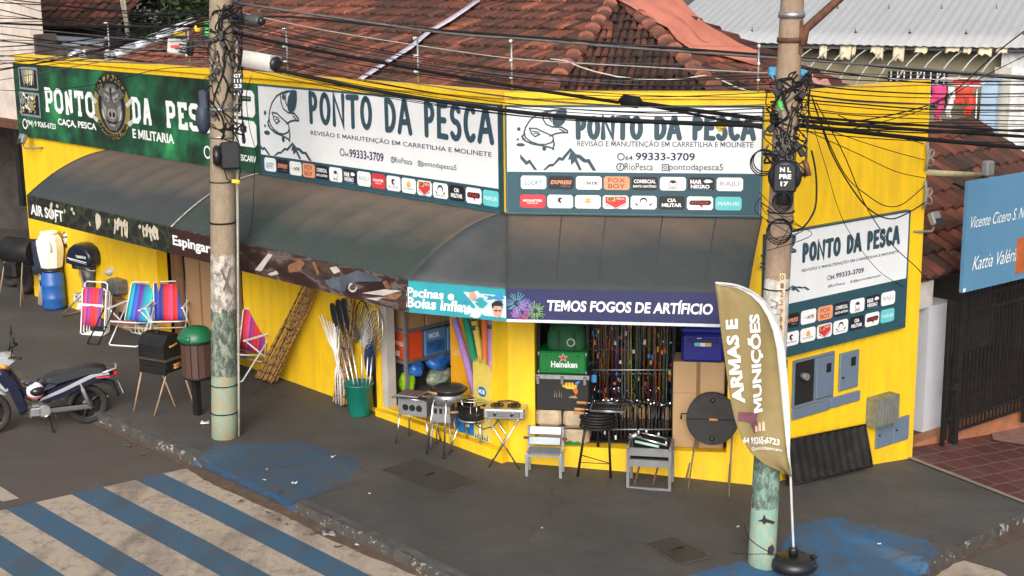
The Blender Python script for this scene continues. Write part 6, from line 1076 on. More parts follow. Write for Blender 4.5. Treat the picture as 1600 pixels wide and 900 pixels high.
for i, (px, py, r, an, l) in enumerate(((22, 462, .33, 0, "worn tyre leaning upright behind the drum smoker"), (4, 452, .3, 20, "second tyre at the very left edge by the dark garage"))):
    F = gf(px, py, AL + R(an)); T = thing("car_tyre", l, "tyre", (0, .3, 0), F); mb = MB(); mb.lathe([(r * .62, -.09), (r * .85, -.1), (r * .98, -.075), (r, -.05), (r, .05), (r * .98, .075), (r * .85, .1), (r * .62, .09), (r * .6, .06), (r * .6, -.06), (r * .62, -.09)], (0, .3, r), (0, 1, -.2), 28); build("tread", mb, RUBBER, T)
# outboard motor on its stand
F = gf(141, 495, AL + R(10)); T = thing("outboard_motor", "navy outboard motor with white propeller on a tube stand", "outboard motor", (0, 0, 0), F)
cw = mat("navy_cowl_gelcoat", (.012, .017, .035), .25, .1); GM = mat("motor_grey_metal", (.065, .07, .08), .42, .15)
mb = MB(); prof = [(-.36, .98), (-.37, 1.04), (-.33, 1.16), (-.24, 1.29), (-.10, 1.37), (.10, 1.37), (.28, 1.31), (.37, 1.22), (.38, 1.08), (.35, 1.0), (.2, .965), (-.2, .965)]
rows = []
for j, (yy, s_) in enumerate(((-.2, .8), (-.19, .9), (-.14, .97), (0, 1.0), (.14, .97), (.19, .9), (.2, .8))): rows.append([(x * s_, yy, 1.15 + (z - 1.15) * s_) for x, z in prof + [prof[0]]])
mb.sheet(rows); n = mb.pts(rows[0][:-1]); mb.face(list(range(n, n + 12))); n = mb.pts(rows[-1][:-1]); mb.face(list(range(n, n + 12))[::-1]); c_ = build("cowl", mb, cw, T)
b = MB(); txt(b, "YAMAHA", -.02, 1.13, .3, .05, -.206, bold=.03); b.flat([(-.26, 1.09), (.28, 1.06), (.28, 1.075), (-.25, 1.11)], -.206); b.flat([(-.2, 1.07), (.28, 1.035), (.28, 1.042), (-.2, 1.08)], -.2065); build("decal", b, WHITE, c_)
mb = MB(); mb.rbox((-.22, -.12, .9), (.2, .12, .964), .03); build("lower_pan", mb, GM, T); mb = MB(); mb.lathe([(.14, .9), (.11, .7), (.09, .5), (.12, .42)], (.02, 0, 0), n=14, sx=1.3); build("midsection", mb, GM, T); mb = MB(); mb.prism([(-.34, .41), (.1, .43), (.14, .40), (.1, .38), (-.3, .385)], -.1, .1); build("cavitation_plate", mb, mat("light_grey_plate", (.35, .36, .37), .45), T)
mb = MB(); mb.tube([(-.2, 0, .27), (-.12, 0, .27), (.1, 0, .27), (.17, 0, .26)], [.04, .06, .06, .02], 12); mb.prism([(-.08, .38), (.1, .38), (.09, .27), (-.06, .27)], -.03, .03); mb.prism([(-.06, .24), (.08, .24), (.02, .08), (-.03, .1)], -.012, .012); build("gearcase", mb, GM, T)
for k in range(3):
    a = k * 2.094 + .5; mb = MB(); d = Vector((0, math.cos(a), math.sin(a))); s_ = Vector((0, -math.sin(a), math.cos(a))); c = Vector((-.25, 0, .27)); mb.sheet([[tuple(c + d * r_ + s_ * w_ * (.02 + .35 * r_) + Vector((.03 * w_, 0, 0))) for w_ in (-1, 0, 1)] for r_ in (.02, .08, .13, .16)]); solid(build("propeller_blade", mb, WHITE, T), .01)
mb = MB(); mb.lathe([(.035, 0), (.04, .02), (.025, .09)], (-.2, 0, .27), (-1, 0, 0), 10); build("propeller_hub", mb, WHITE, T); mb = MB(); mb.rbox((-.36, -.06, .86), (-.24, .06, 1.0), .02); build("tiller_bracket", mb, BLACKPL, T); mb = MB(); mb.tube([(-.1, -.08, .96), (.3, -.13, .91), (.42, -.14, .93)], .012, 6); build("fuel_line", mb, mat("grey_hose", (.4, .4, .42), .5), T)
mb = MB(); mb.tube([(.12, -.22, .5), (-.4, -.3, .03), (-.42, -.25, .02), (-.42, .2, .02), (-.4, .25, .03), (.12, .2, .5)], .016, 6); build("stand_loop", mb, STEEL, T)
for y in (-.2, .2): mb = MB(); mb.tube([(.08, y, .9), (.3, y, .02)], .016, 6); build("stand_leg", mb, STEEL, T)
mb = MB(); mb.rbox((.02, -.2, .78), (.07, .2, .9), .01); build("clamp_board", mb, WOOD, T)
# cartons, wrapped roasting tin
F = gf(178, 507, AL); T = thing("cardboard_box", "worn cardboard box under the wrapped roasting tin", "box", (0, 0, 0), F); mb = MB(); mb.box((-.25, -.05, 0), (.18, .3, .55)); build("carton", mb, CARD, T); mb = MB(); mb.box((-.28, -.2, .55), (.18, -.05, .56), Matrix.Rotation(R(25), 3, 'X')); build("flap", mb, CARD, T)
T = thing("cardboard_box", "second opened carton with printed side to the right of the first", "box", (.42, .1, 0), F); mb = MB(); mb.box((.22, -.05, 0), (.62, .3, .5)); build("carton", mb, CARD, T); b = MB(); b.flat([(.3, .1), (.5, .1), (.5, .3), (.3, .3)], -.053); build("print", b, BLACKP, T)
T = thing("roasting_tin", "shiny plastic wrapped roasting tin on the cartons", "tin", (.05, .1, .57), F); mb = MB(); mb.rbox((-.16, -.12, .58), (.3, .22, .80), .03); build("pan", mb, CHROME, T); mb = MB(); mb.rbox((.05, -.125, .60), (.42, .25, .86), .04); build("wrap", mb, mat("grey_shrink_wrap", (.10, .10, .11), .25, .4, 9), T)
T = thing("plastic_bag", "small clear plastic bag of parts above the roasting tin", "bag", (-.15, .1, .85), F); mb = MB(); mb.ell((-.18, .1, .92), (.14, .1, .07), 9, 6, Matrix.Rotation(R(-20), 3, 'Y')); build("bag", mb, mat("pale_bag_plastic", (.45, .47, .55), .3, .3, 20), T)
for dx, h, l in ((.0, 1.0, "black handle leaning behind the outboard motor"), (.72, .75, "thin black bar leaning right of the roasting tin")): mb = MB(); mb.tube([(dx - .02, .1, .02), (dx + .16, .3, h)], .017, 6); solo("black_bar", mb, BLACK, l, "bar", (dx, .1, 0), F)
F = gf(150, 540, AL); T = thing("folding_stand", "thin black folding stand in front of the pink folded chair", "stand", (0, 0, 0), gf(150, 536, AL + R(30)))
for pts in ([(-.1, -.1, .01), (.15, .1, .6)], [(.12, -.12, .01), (.35, .1, .62)], [(-.1, -.1, .01), (.12, -.12, .01)], [(.0, .0, .28), (.24, .0, .29)]): mb = MB(); mb.tube(pts, .013, 6); build("tube", mb, BLACK, T)
T = thing("gas_lantern", "small chrome topped glass lantern between the white jug and the outboard motor", "lantern", (.0, 0, 1.2), gf(113, 480, AL)); mb = MB(); mb.lathe([(.07, 1.22), (.07, 1.34)], n=12); build("glass", mb, mat("frosted_glass", (.5, .52, .52), .25), T); mb = MB(); mb.lathe([(.09, 1.34), (.10, 1.38), (.06, 1.43), (.02, 1.45)], n=12); build("cap", mb, CHROME, T); mb = MB(); mb.lathe([(.08, 1.15), (.08, 1.22)], n=12); build("base", mb, BLACK, T); mb = MB(); mb.tube([(0, 0, 0), (0, 0, 1.15)], .03, 8); build("stand_post", mb, GREYP, T)
# what shows in the left doorway
q = FL.hit(276, 470, .35); T = thing("plank_door", "brown plank door leaf standing open in the left doorway", "door", (-8.0, .3, .14), FL); mb = MB(); [mb.box((-8.56 + .115 * i, .24, .14), (-8.455 + .115 * i, .28, 2.7)) for i in range(3)]; build("planks", mb, mat("brown_plank", (.16, .085, .04), .7, .3, 12, stretch=(1, 1, .15)), T); mb = MB(); mb.box((-8.54, .225, 1.2), (-8.26, .239, 1.3)); build("rail", mb, mat("brown_plank2", (.13, .07, .035), .7, .3), T)
ca, cb_ = FL.hit(290, 450, .32).x, FL.hit(338, 450, .32).x
for x, w, d, h, l in (((ca + cb_) / 2, cb_ - ca, .32, 1.85, "tall brown carton with shipping labels standing in the left doorway"), (-6.6, .55, .8, 1.4, "lower brown carton behind the left pole in the doorway")):
    T = thing("tall_carton", l, "box", (x, d, .14), FL); mb = MB(); mb.rbox((x - w / 2, d, .14), (x + w / 2, d + .5, .14 + h), .01); build("carton", mb, CARD, T); b = MB(); [b.flat([(x + a, .14 + h - c), (x + a + .09, .14 + h - c), (x + a + .09, .14 + h - c + .12), (x + a, .14 + h - c + .12)], d - .004) for a, c in ((-.1, .3), (.12, .38))]; build("shipping_label", b, WHITE, T); b = MB(); b.box((x - .03, d - .003, .14), (x + .02, d - .0005, .14 + h)); build("tape", b, mat("brown_tape", (.2, .11, .05), .4), T)
for x, l in ((FL.hit(281, 440, .3).x, "slim red tube with a white cap hanging by the plank door"), (-7.3, "second slim red tube in front of the tall carton")): T = thing("red_tube", l, "tube", (x, .3, .5), FL); mb = MB(); mb.lathe([(.03, .45), (.036, .5), (.03, 1.1), (.015, 1.2)], (x, .28, 0), n=10); build("tube", mb, RED, T); mb = MB(); mb.lathe([(.03, 1.2), (.02, 1.32)], (x, .28, 0), n=10); build("cap", mb, WHITE, T)
T = thing("rod_bundle", "bundle of thin brown canes standing inside the left doorway's right side", "canes", (-6.2, .4, .14), FL); rg = random.Random(5)
for i in range(12): mb = MB(); x = -6.45 + i * .035; mb.tube([(x, .35, .15), (x + rg.uniform(-.03, .03), .5, 2.3)], .009, 5); build("cane", mb, mat("brown_cane", (.17, .1, .05), .6, .3), T)
# barbecue oven on a tray with wooden legs
F = gf(254, 642, AL + R(16)); T = thing("charcoal_grill", "black charcoal tray grill on thin wooden legs under the black oven box", "grill", (0, 0, 0), F)
mb = MB(); mb.box((-.25, -.14, .62), (.27, -.125, .78)); mb.box((-.25, .2, .62), (.27, .215, .8)); mb.box((-.25, -.125, .62), (-.235, .2, .78)); mb.box((.255, -.125, .62), (.27, .2, .78)); mb.box((-.235, -.125, .63), (.255, .2, .645)); build("tray", mb, BLACK, T); mb = MB(); mb.rbox((-.21, -.19, .6), (.28, -.145, .7), .008); build("front_shelf", mb, BLACK, T); mb = MB(); mb.rbox((-.14, -.1, .66), (.2, .12, .74), .02); build("foil_lining", mb, ALU, T); mb = MB(); mb.rbox((-.28, -.18, .79), (.30, .25, .808), .004); build("board", mb, mat("charred_board", (.06, .04, .028), .8, .4), T)
for x, y, dx, dy in ((-.22, -.12, -.14, -.08), (.25, -.12, -.18, -.12), (-.2, .18, .22, .06), (.25, .18, .16, .06)): mb = MB(); mb.tube([(x, y, .64), (x + dx, y + dy, 0)], .013, 6); build("leg", mb, mat("pale_wood_leg", (.36, .24, .14), .6, .2), T)
for z in (.72, .68): mb = MB(); mb.tube([(.27, .0, z), (.30, -.02, z), (.30, .12, z + .01)], .018, 8); build("handle", mb, WOOD, T)
T = thing("barbecue_oven", "black metal barbecue oven box with sloping lid resting on the charcoal grill", "barbecue", (0, 0, .81), F); mb = MB(); pr = [(-.13, .81), (.22, .81), (.22, 1.02), (.16, 1.14), (-.03, 1.14), (-.13, 1.0)]; o2 = MB(); o2.prism(pr, -.26, .22); mb.add(o2, Matrix(((0, 1, 0, 0), (1, 0, 0, 0), (0, 0, 1, 0), (0, 0, 0, 1)))); build("box", mb, BLACK, T); mb = MB(); mb.box((-.24, -.137, .95), (.2, -.1305, .965)); mb.box((-.24, -.142, .91), (.2, -.1305, .93)); build("lid_lip", mb, BLACK, T); mb = MB(); mb.tube([(.235, -.03, .98), (.25, -.01, .98), (.25, .1, 1.0), (.235, .12, 1.0)], .016, 8); build("handle", mb, WOOD, T); mb = MB(); mb.lathe([(.03, 1.14), (.035, 1.17), (.0, 1.18)], n=10); build("vent_cap", mb, BLACK, T)
T = thing("green_crate", "dark green plastic crate behind the slatted bin", "crate", (0, 0, 0), gf(297, 600, AL)); mb = MB(); mb.rbox((-.2, .3, .0), (.25, .75, .62), .03); build("tub", mb, mat("dark_green_plastic", (.008, .07, .03), .45, .2), T); mb = MB(); mb.rbox((-.22, .28, .621), (.27, .77, .67), .02); build("lid", mb, mat("dark_green_plastic", (.008, .07, .03), .45, .2), T)
# slatted waste bin
F = gf(309, 648, AL + R(10)); T = thing("waste_bin", "brown slatted waste bin with a rounded green lid on a black post", "waste bin", (0, 0, 0), F)
mb = MB(); mb.box((-.045, -.045, 0), (.045, .045, .56)); build("post", mb, BLACK, T); mb = MB(); mb.lathe([(.2, .555), (.215, .575), (.215, .6), (.2, .601)], (.06, 0, 0), n=20); build("base_ring", mb, BLACK, T)
BR = mat("brown_slat_plastic", (.07, .034, .025), .6, .15, 12, stretch=(1, 1, .1))
for i in range(14):
    a = 2 * math.pi * i / 14; mb = MB(); c = Vector((.06 + .205 * math.cos(a), .205 * math.sin(a), 0)); rt = Matrix.Rotation(a + math.pi / 2, 3, 'Z'); mb.box((c.x - .042, c.y - .009, .6), (c.x + .042, c.y + .009, 1.07), rt); build("slat", mb, BR, T)
mb = MB(); mb.lathe([(.16, .6), (.18, 1.05)], (.06, 0, 0), n=16); build("liner", mb, BLACKPL, T); mb = MB(); mb.lathe([(.225, 1.071), (.235, 1.085), (.225, 1.1)], (.06, 0, 0), n=20); build("top_ring", mb, BLACK, T)
mb = MB(); GB = mat("green_bin_plastic", (.010, .12, .05), .4, .12); mb.lathe([(.24, 1.10), (.245, 1.13), (.225, 1.2), (.17, 1.27), (.08, 1.3), (0, 1.305)], (.06, 0, 0), n=24); build("lid", mb, GB, T); mb = MB(); mb.rbox((-.06, -.25, 1.13), (.18, -.20, 1.2), .02, Matrix.Rotation(R(-25), 3, 'X')); build("lid_flap", mb, GB, T)
# motorcycle
HD = Vector((-.93, -.37, 0)); p = on_road(139, 661); F = Frame(p, math.atan2(HD.y, HD.x)); F0 = F
T = thing("motorcycle", "dark blue and silver small motorcycle parked on its stand at the kerb", "motorcycle", (0, 0, 0), F); T.scale = (1.08, 1.08, 1.08)
SIL = mat("silver_body_paint", (.50, .52, .56), .22, .06, metal=.35); NVB = mat("midnight_blue_body_paint", (.012, .014, .035), .22, .1); VIN = mat("black_vinyl_seat", (.022, .024, .032), .55, .2, 20, bump=.1)
def wheel(x, r, w, nm):
    mb = MB(); mb.lathe([(r - .07, -w * .5), (r - .02, -w * .52), (r - .003, -w * .25), (r, 0), (r - .003, w * .25), (r - .02, w * .52), (r - .07, w * .5), (r - .075, 0), (r - .07, -w * .5)], (x, 0, r), (0, 1, 0), 32); wb = build(nm, mb, RUBBER, T)
    mb = MB(); mb.torus((x, 0, r), (0, 1, 0), r - .075, .014, 28, 6); build("rim", mb, mat("dark_alloy", (.06, .06, .065), .4, metal=.5), wb)
    for k in range(5): a = k * 2 * math.pi / 5; mb = MB(); mb.tube([(x + .03 * math.cos(a), 0, r + .03 * math.sin(a)), (x + (r - .08) * math.cos(a), 0, r + (r - .08) * math.sin(a))], [.02, .013], 6); build("spoke", mb, mat("dark_alloy", (.06, .06, .065), .4, metal=.5), wb)
    mb = MB(); mb.lathe([(.06, -.06), (.065, 0), (.06, .06)], (x, 0, r), (0, 1, 0), 14); build("hub", mb, GREYP, wb)
wheel(0, .265, .095, "rear_wheel"); wheel(1.24, .29, .08, "front_wheel")
def loft(prof, ys, s_=None):                 # side profile (x, z) swept across the width, tapering to the outside
    mb = MB(); n = len(prof); cx = sum(p[0] for p in prof) / n; cz = sum(p[1] for p in prof) / n; rows = []
    for y, k in ys: rows.append([(cx + (x - cx) * k, y, cz + (z - cz) * k) for x, z in prof + [prof[0]]])
    mb.sheet(rows)
    for r_ in (rows[0], rows[-1][::1]): i = mb.pts(r_[:-1]); mb.face(list(range(i, i + n)))
    return mb
wd_ = lambda w: ((-w, .84), (-w * .82, .95), (-w * .4, 1), (0, 1), (w * .4, 1), (w * .82, .95), (w, .84))
build("tail_body", loft([(-.36, .66), (-.34, .71), (-.05, .70), (.25, .62), (.52, .52), (.62, .40), (.52, .36), (.3, .42), (.05, .52), (-.2, .6)], wd_(.13)), NVB, T)
for sy in (-1, 1): mb = MB(); mb.prism([(-.30, .665), (-.1, .655), (.3, .50), (.6, .41), (.58, .45), (.3, .55), (-.05, .69), (-.28, .70)], sy * .125, sy * .135); build("side_stripe", mb, SIL, T)
build("seat", loft([(-.27, .70), (-.26, .765), (-.05, .80), (.12, .775), (.22, .735), (.38, .74), (.50, .70), (.55, .63), (.4, .60), (.1, .66), (-.1, .70)], wd_(.135)), VIN, T)
mb = MB(); mb.tube([(-.38, -.11, .735), (-.40, 0, .76), (-.38, .11, .735), (-.2, .15, .70)], .014, 6); build("grab_rail", mb, SIL, T); mb = MB(); mb.rbox((-.41, -.08, .62), (-.355, .08, .69), .02); build("tail_light", mb, RED, T)
build("rear_fender", loft([(-.42, .36), (-.36, .55), (-.2, .6), (.1, .58), (.1, .54), (-.2, .55), (-.33, .48), (-.40, .33)], wd_(.06)), BLACKPL, T); mb = MB(); mb.box((-.44, -.09, .38), (-.43, .09, .52), Matrix.Rotation(R(18), 3, 'Y')); build("number_plate", mb, mat("grey_plate", (.35, .35, .35), .5), T)
build("centre_tunnel", loft([(.45, .62), (.65, .45), (.85, .50), (.98, .80), (.92, .86), (.80, .62), (.66, .56), (.55, .66)], wd_(.10)), NVB, T)
build("leg_shield", loft([(.74, .30), (.80, .55), (.92, .82), (1.02, .93), (1.06, .88), (.99, .66), (.90, .40), (.84, .24)], wd_(.21)), NVB, T)
build("front_cover", loft([(.92, .60), (1.02, .88), (1.10, .84), (1.10, .66), (1.0, .56)], wd_(.14)), SIL, T)
build("handlebar_cowl", loft([(.84, .98), (.90, 1.06), (1.02, 1.06), (1.10, .98), (1.08, .91), (.96, .90)], wd_(.15)), SIL, T); mb = MB(); mb.ell((1.075, .0, .975), (.05, .11, .055), 14, 8); build("headlight", mb, mat("headlight_lens", (.55, .58, .6), .08, metal=.3), T)
for sy in (-1, 1):
    mb = MB(); mb.tube([(.93, sy * .13, 1.02), (.90, sy * .24, 1.06), (.82, sy * .36, 1.07)], .016, 8); hb = build("handlebar", mb, BLACKPL, T); mb = MB(); mb.tube([(.86, sy * .30, 1.068), (.80, sy * .39, 1.07)], .022, 8); build("grip", mb, RUBBER, hb); mb = MB(); mb.tube([(.90, sy * .22, 1.06), (.86, sy * .27, 1.26)], .008, 6); ms = build("mirror_stalk", mb, BLACKPL, T); mb = MB(); mb.rbox((.845, sy * .28 - .06, 1.25), (.87, sy * .28 + .06, 1.34), .02); build("mirror_glass", mb, BLACKPL, ms); mb = MB(); mb.ell((1.0, sy * .15, .92), (.05, .03, .035), 8, 6); build("indicator", mb, mat("amber_lens", (.6, .25, .02), .2), T)
    mb = MB(); mb.tube([(1.06, sy * .06, .82), (1.22, sy * .065, .30)], .022, 8); build("fork_leg", mb, GREYP, T); mb = MB(); mb.tube([(-.02, sy * .10, .27), (.08, sy * .11, .58)], .026, 8); sk = build("shock_absorber", mb, RED if 0 else GREYP, T)
build("front_fender", loft([(.98, .52), (1.08, .62), (1.28, .64), (1.46, .54), (1.52, .44), (1.45, .52), (1.26, .60), (1.08, .57)], wd_(.06)), SIL, T)
mb = MB(); mb.lathe([(.05, -.13), (.085, -.12), (.09, .1), (.075, .135)], (.55, 0, .27), (0, 1, 0), 16); mb.rbox((.56, -.07, .22), (.82, .07, .34), .03); build("engine", mb, mat("cast_aluminium", (.34, .34, .34), .45, .2, 15, metal=.7), T)
mb = MB(); mb.tube([(.75, -.09, .24), (.5, -.13, .16), (.1, -.14, .22), (-.28, -.15, .3)], [.02, .022, .045, .05], 10); build("exhaust", mb, CHROME, T); mb = MB(); mb.rbox((-.05, .085, .22), (.5, .115, .30), .02); build("chain_case", mb, mat("cast_dark", (.1, .1, .1), .5), T); mb = MB(); mb.tube([(-.02, .09, .265), (.45, .09, .27)], .02, 8); build("swing_arm", mb, BLACK, T)
mb = MB(); mb.tube([(.42, -.2, .2), (.42, .2, .2)], .018, 8); build("footpeg", mb, RUBBER, T); mb = MB(); mb.tube([(.5, .1, .2), (.47, .24, .0), (.44, .26, .005)], .012, 6); build("side_stand", mb, BLACK, T)
Th = thing("helmet", "white and black helmet hanging at the motorcycle's front", "helmet", (.70, .22, .58), F); mb = MB(); mb.ell((.70, .2, .62), (.12, .09, .125), 18, 12); build("shell", mb, mat("white_helmet_gloss", (.7, .7, .72), .15, .05), Th); mb = MB(); mb.ell((.68, .235, .62), (.105, .085, .075), 14, 8); build("visor", mb, mat("dark_visor", (.015, .015, .02), .08), Th); mb = MB(); mb.torus((.70, .2, .565), (0, .2, 1), .105, .008, 18, 5); build("trim", mb, REDP, Th); mb = MB(); mb.ell((.73, .19, .70), (.075, .06, .055), 12, 8); build("crest", mb, mat("navy_helmet_gloss", (.02, .03, .08), .15), Th)
mb = MB(); mb.rbox((.58, .10, .20), (.74, .135, .33), .02); build("engine_cover", mb, ALU, T)
for k_ in range(5): mb = MB(); mb.box((.70 + .022 * k_, -.075, .205), (.708 + .022 * k_, .078, .355)); build("cooling_fin", mb, mat("cast_dark", (.1, .1, .1), .5), T)
mb = MB(); mb.tube([(.95, .05, 1.0), (1.02, .12, .85), (.95, .1, .6), (.7, .09, .42)], .008, 5); build("cable", mb, CABLE, T)
mb = MB(); mb.tube([(.44, .10, .2), (.5, .16, .22), (.56, .17, .2)], .01, 5); build("gear_pedal", mb, CHROME, T)
mb = MB(); mb.prism([(.95, .68), (1.06, .84), (1.08, .74), (1.0, .62)], .141, .148); build("front_decal", mb, NVB, T)
mb = MB(); mb.box((-.30, .137, .63), (-.12, .139, .65)); build("badge", mb, REDP, T)
# bamboo canes
m, t, b = nt("bamboo"); tc = t.nodes.new("ShaderNodeTexCoord"); sp = t.nodes.new("ShaderNodeSeparateXYZ"); lk(t, tc.outputs["Generated"], sp.inputs[0]); ma = t.nodes.new("ShaderNodeMath"); ma.operation = 'MULTIPLY'; lk(t, sp.outputs["Z"], ma.inputs[0]); ma.inputs[1].default_value = 13; fr = t.nodes.new("ShaderNodeMath"); fr.operation = 'FRACT'; lk(t, ma.outputs[0], fr.inputs[0])
lk(t, ramp(t, fr.outputs[0], [(.0, (.05, .02, .008)), (.08, (.06, .024, .009)), (.13, (.32, .17, .06)), (.90, (.44, .26, .10)), (.98, (.07, .035, .014))]), b.inputs["Base Color"]); b.inputs["Roughness"].default_value = .5; BAM = m
def canes(label, pb, pt, n, wb, wt, seed):   # foot, head, spread at foot and head
    rg = random.Random(seed); F = Frame(pb, AL); T = thing("bamboo_bundle", label, "bamboo", (0, 0, 0), F); top = F.inv(pt)
    for i in range(n):
        u = (i + .5) / n * 2 - 1; j = rg.uniform(-1, 1); a = Vector((u * wb, .05 * j - .02, .015 + .02 * rg.random())); e = Vector((top.x + u * wt, top.y - .03 - .04 * abs(j), top.z + rg.uniform(-.18, .25))); d = e - a; mb = MB(); ps = []; rr = []; k = 13; ph = rg.random()
        for s_ in range(k * 3 + 1): t_ = s_ / (k * 3); ps.append(a + d * t_); rr.append((.0135 - .006 * t_) * (1.16 if s_ % 3 == 0 else 1))
        mb.tube(ps, rr, 6); build("cane", mb, BAM, T)
    mb = MB(); mb.tube([top * .55 + Vector((-.17, -.07, 0)), top * .55 + Vector((0, -.10, 0)), top * .55 + Vector((.17, -.07, 0))], .008, 5); build("tie", mb, BLACKPL, T)
pb = at(417, 596); h0 = FL.hit(480, 470, -.06); pt = FL.w(h0.x, -.05, h0.z + .35); pt = FL.w(FL.hit(497, 452, -.06).x, -.05, FL.hit(497, 452, -.06).z + .1)
canes("slanting bundle of bamboo canes leaning on the yellow wall", pb, pt, 30, .23, .10, 1)
pb = at(532, 632); hh = FL.hit(553, 466, -.06); canes("upright bundle of bamboo canes behind the green bucket", pb, FL.w(hh.x, -.05, hh.z), 24, .16, .08, 2)
# green bucket with oars and landing nets
F = gf(562, 648, AL); T = thing("green_bucket", "green plastic bucket holding oars and landing nets", "bucket", (0, 0, 0), F); mb = MB(); mb.lathe([(.0, .01), (.145, .0), (.155, .02), (.20, .44), (.215, .45), (.215, .475), (.195, .47), (.14, .03), (0, .03)], n=24); build("tub", mb, mat("teal_green_plastic", (.005, .15, .11), .4, .1), T); mb = MB(); mb.tube([(-.21, 0, .45), (-.26, -.02, .44), (-.25, -.05, .40)], .012, 6); build("handle", mb, mat("teal_green_plastic", (.005, .15, .11), .4, .1), T)
for i, (px, py, dx, l) in enumerate(((518, 474, -.06, "black bladed oar leaning furthest left out of the bucket"), (527, 468, -.02, "black bladed oar in the middle of the bucket's left group"), (536, 466, .03, "black bladed oar at the right of the bucket's left group"))):
    q = F.inv(FL.w(*FL.hit(px, py, -.12))); T = thing("oar", l, "oar", (dx, -.02, .04), F, "oars standing in the bucket"); a = Vector((dx, -.02 + .03 * i, .05)); mb = MB(); mb.tube([a, a.lerp(q, .72)], .015, 8); build("shaft", mb, ALU, T); mb = MB(); d = (q - a).normalized(); s_ = d.cross(Vector((0, 1, 0))).normalized(); yv = d.cross(s_); rows = []
    for k, (t_, w) in enumerate(((.66, .02), (.72, .04), (.8, .07), (.9, .08), (.97, .07), (1.0, .03))): c = a.lerp(q, t_); rows.append([c + s_ * w * math.cos(g) + yv * .014 * math.sin(g) for g in [2 * math.pi * g / 10 for g in range(11)]])
    mb.sheet(rows); build("blade", mb, BLACKPL, T)
NET = mat("dark_net_mesh", (.06, .065, .07), .7, .4, 40); NETW = mat("white_net_mesh", (.55, .55, .53), .7, .3, 40)
for i, (px, py, r, dx, l) in enumerate(((566, 500, .20, .05, "landing net with grey hoop leaning left over the bucket"), (578, 505, .24, .09, "large hooped landing net behind the others in the bucket"), (585, 520, .23, .12, "landing net with blue bag at the right of the bucket"))):
    q = F.inv(FL.w(*FL.hit(px, py, -.14 + .03 * i))); T = thing("landing_net", l, "net", (dx, 0, .04), F, "landing nets standing in the bucket"); a = Vector((dx, .02 * i, .05)); d = (q - a).normalized(); s_ = d.cross(Vector((0, 1, 0))).normalized(); mb = MB(); mb.tube([a, q - d * r * 1.3], .012, 8); build("shaft", mb, ALU, T)
    ring = [q + d * r * 1.35 * math.sin(g) + s_ * r * .8 * math.cos(g) for g in [2 * math.pi * g / 20 for g in range(20)]]; mb = MB(); mb.tube(ring, .010, 6, closed=True); hp = build("hoop", mb, ALU if i else BLACKPL, T); mb = MB(); c = q + Vector((.03, -.05, -.1))
    for g in range(0, 20): mb.tube([ring[g], ring[g].lerp(c, .5) + Vector((0, -.07, -.08)), c + Vector((0, -.1, -.22))], .004, 4)
    for t_ in (.3, .6): mb.tube([p_.lerp(c + Vector((0, -.1, -.15)), t_) + Vector((0, -.04, -.04)) for p_ in ring], .004, 4, closed=True)
    build("mesh_bag", mb, (NET, NETW, mat("blue_net_mesh", (.02, .04, .14), .7))[i], T)
for i, (x0, l) in enumerate(((.1, "blue cloth bag hanging behind the landing nets"),)): q = F.inv(FL.w(*FL.hit(577, 560, -.1))); mb = MB(); mb.ell(q, (.1, .05, .28), 12, 8); solo("net_bag", mb, mat("navy_net_cloth", (.015, .025, .09), .8, .3, 15), l, "bag", tuple(q), F)
T = thing("keep_nets", "splayed white wire keep nets tied in front of the bamboo", "nets", (0, 0, 0), gf(534, 634, AL)); FK2 = gf(534, 634, AL); rg = random.Random(8); A_ = FK2.inv(FL.w(*FL.hit(529, 562, -.2)))
for i in range(16): q = FK2.inv(FL.w(*FL.hit(500 + i * 2.0 + rg.uniform(-2, 2), 490 + i * 1.6 + rg.uniform(-4, 4), -.2))); mb = MB(); e = A_ + Vector((rg.uniform(-.06, .08), rg.uniform(-.05, .05), -.22 + rg.uniform(-.05, .05))); mb.tube([q, q.lerp(A_, .6) + Vector((rg.uniform(-.03, .03), -.02, 0)), A_ + Vector((rg.uniform(-.05, .05), rg.uniform(-.04, .04), 0)), e, Vector((e.x, e.y, .03))], .006, 5); build("wire", mb, WTUBE, T)
# ------------------------------------------------------------------ goods at the corner and in the two big openings
LEGC = CHROME
def tripod_legs(T, tops, feet, m, r=.012):
    for a, c in zip(tops, feet): mb = MB(); mb.tube([a, c], r, 7); lg = build("leg", mb, m, T); mb = MB(); d = (Vector(c) - Vector(a)).normalized(); mb.tube([Vector(c) - d * .03, c], r * 1.35, 7); build("foot_cap", mb, BLACKPL, lg)
# steel shelves in the doorway
T = thing("steel_shelf", "grey steel shelf unit inside the corner doorway", "shelf", (-2.2, .9, .19), FL); SX0, SX1, SY0, SY1 = FL.hit(611, 560, .28).x, FL.hit(634, 560, .28).x, .28, 1.9
zs1, zs2, zs3 = [FL.hit(634, py_, .28).z for py_ in (625, 569, 521)]; sz = [zs1, zs2, zs3, zs3 + .45]; print('shelf', sz)
for x, y in ((SX0, SY0), (SX1, SY0), (SX0, SY1), (SX1, SY1)): mb = MB(); mb.box((x - .02, y - .02, .19), (x + .02, y + .02, 2.3)); build("post", mb, GREYP, T)
for z in sz: mb = MB(); mb.box((SX0 + .021, SY0 + .021, z), (SX1 - .021, SY1 - .021, z + .03)); mb.box((SX0 + .021, SY0 - .015, z - .01), (SX1 - .021, SY0 + .02, z + .035)); mb.box((SX1 - .02, SY0 + .021, z - .01), (SX1 + .012, SY1 - .021, z + .035)); build("board", mb, STEEL, T)
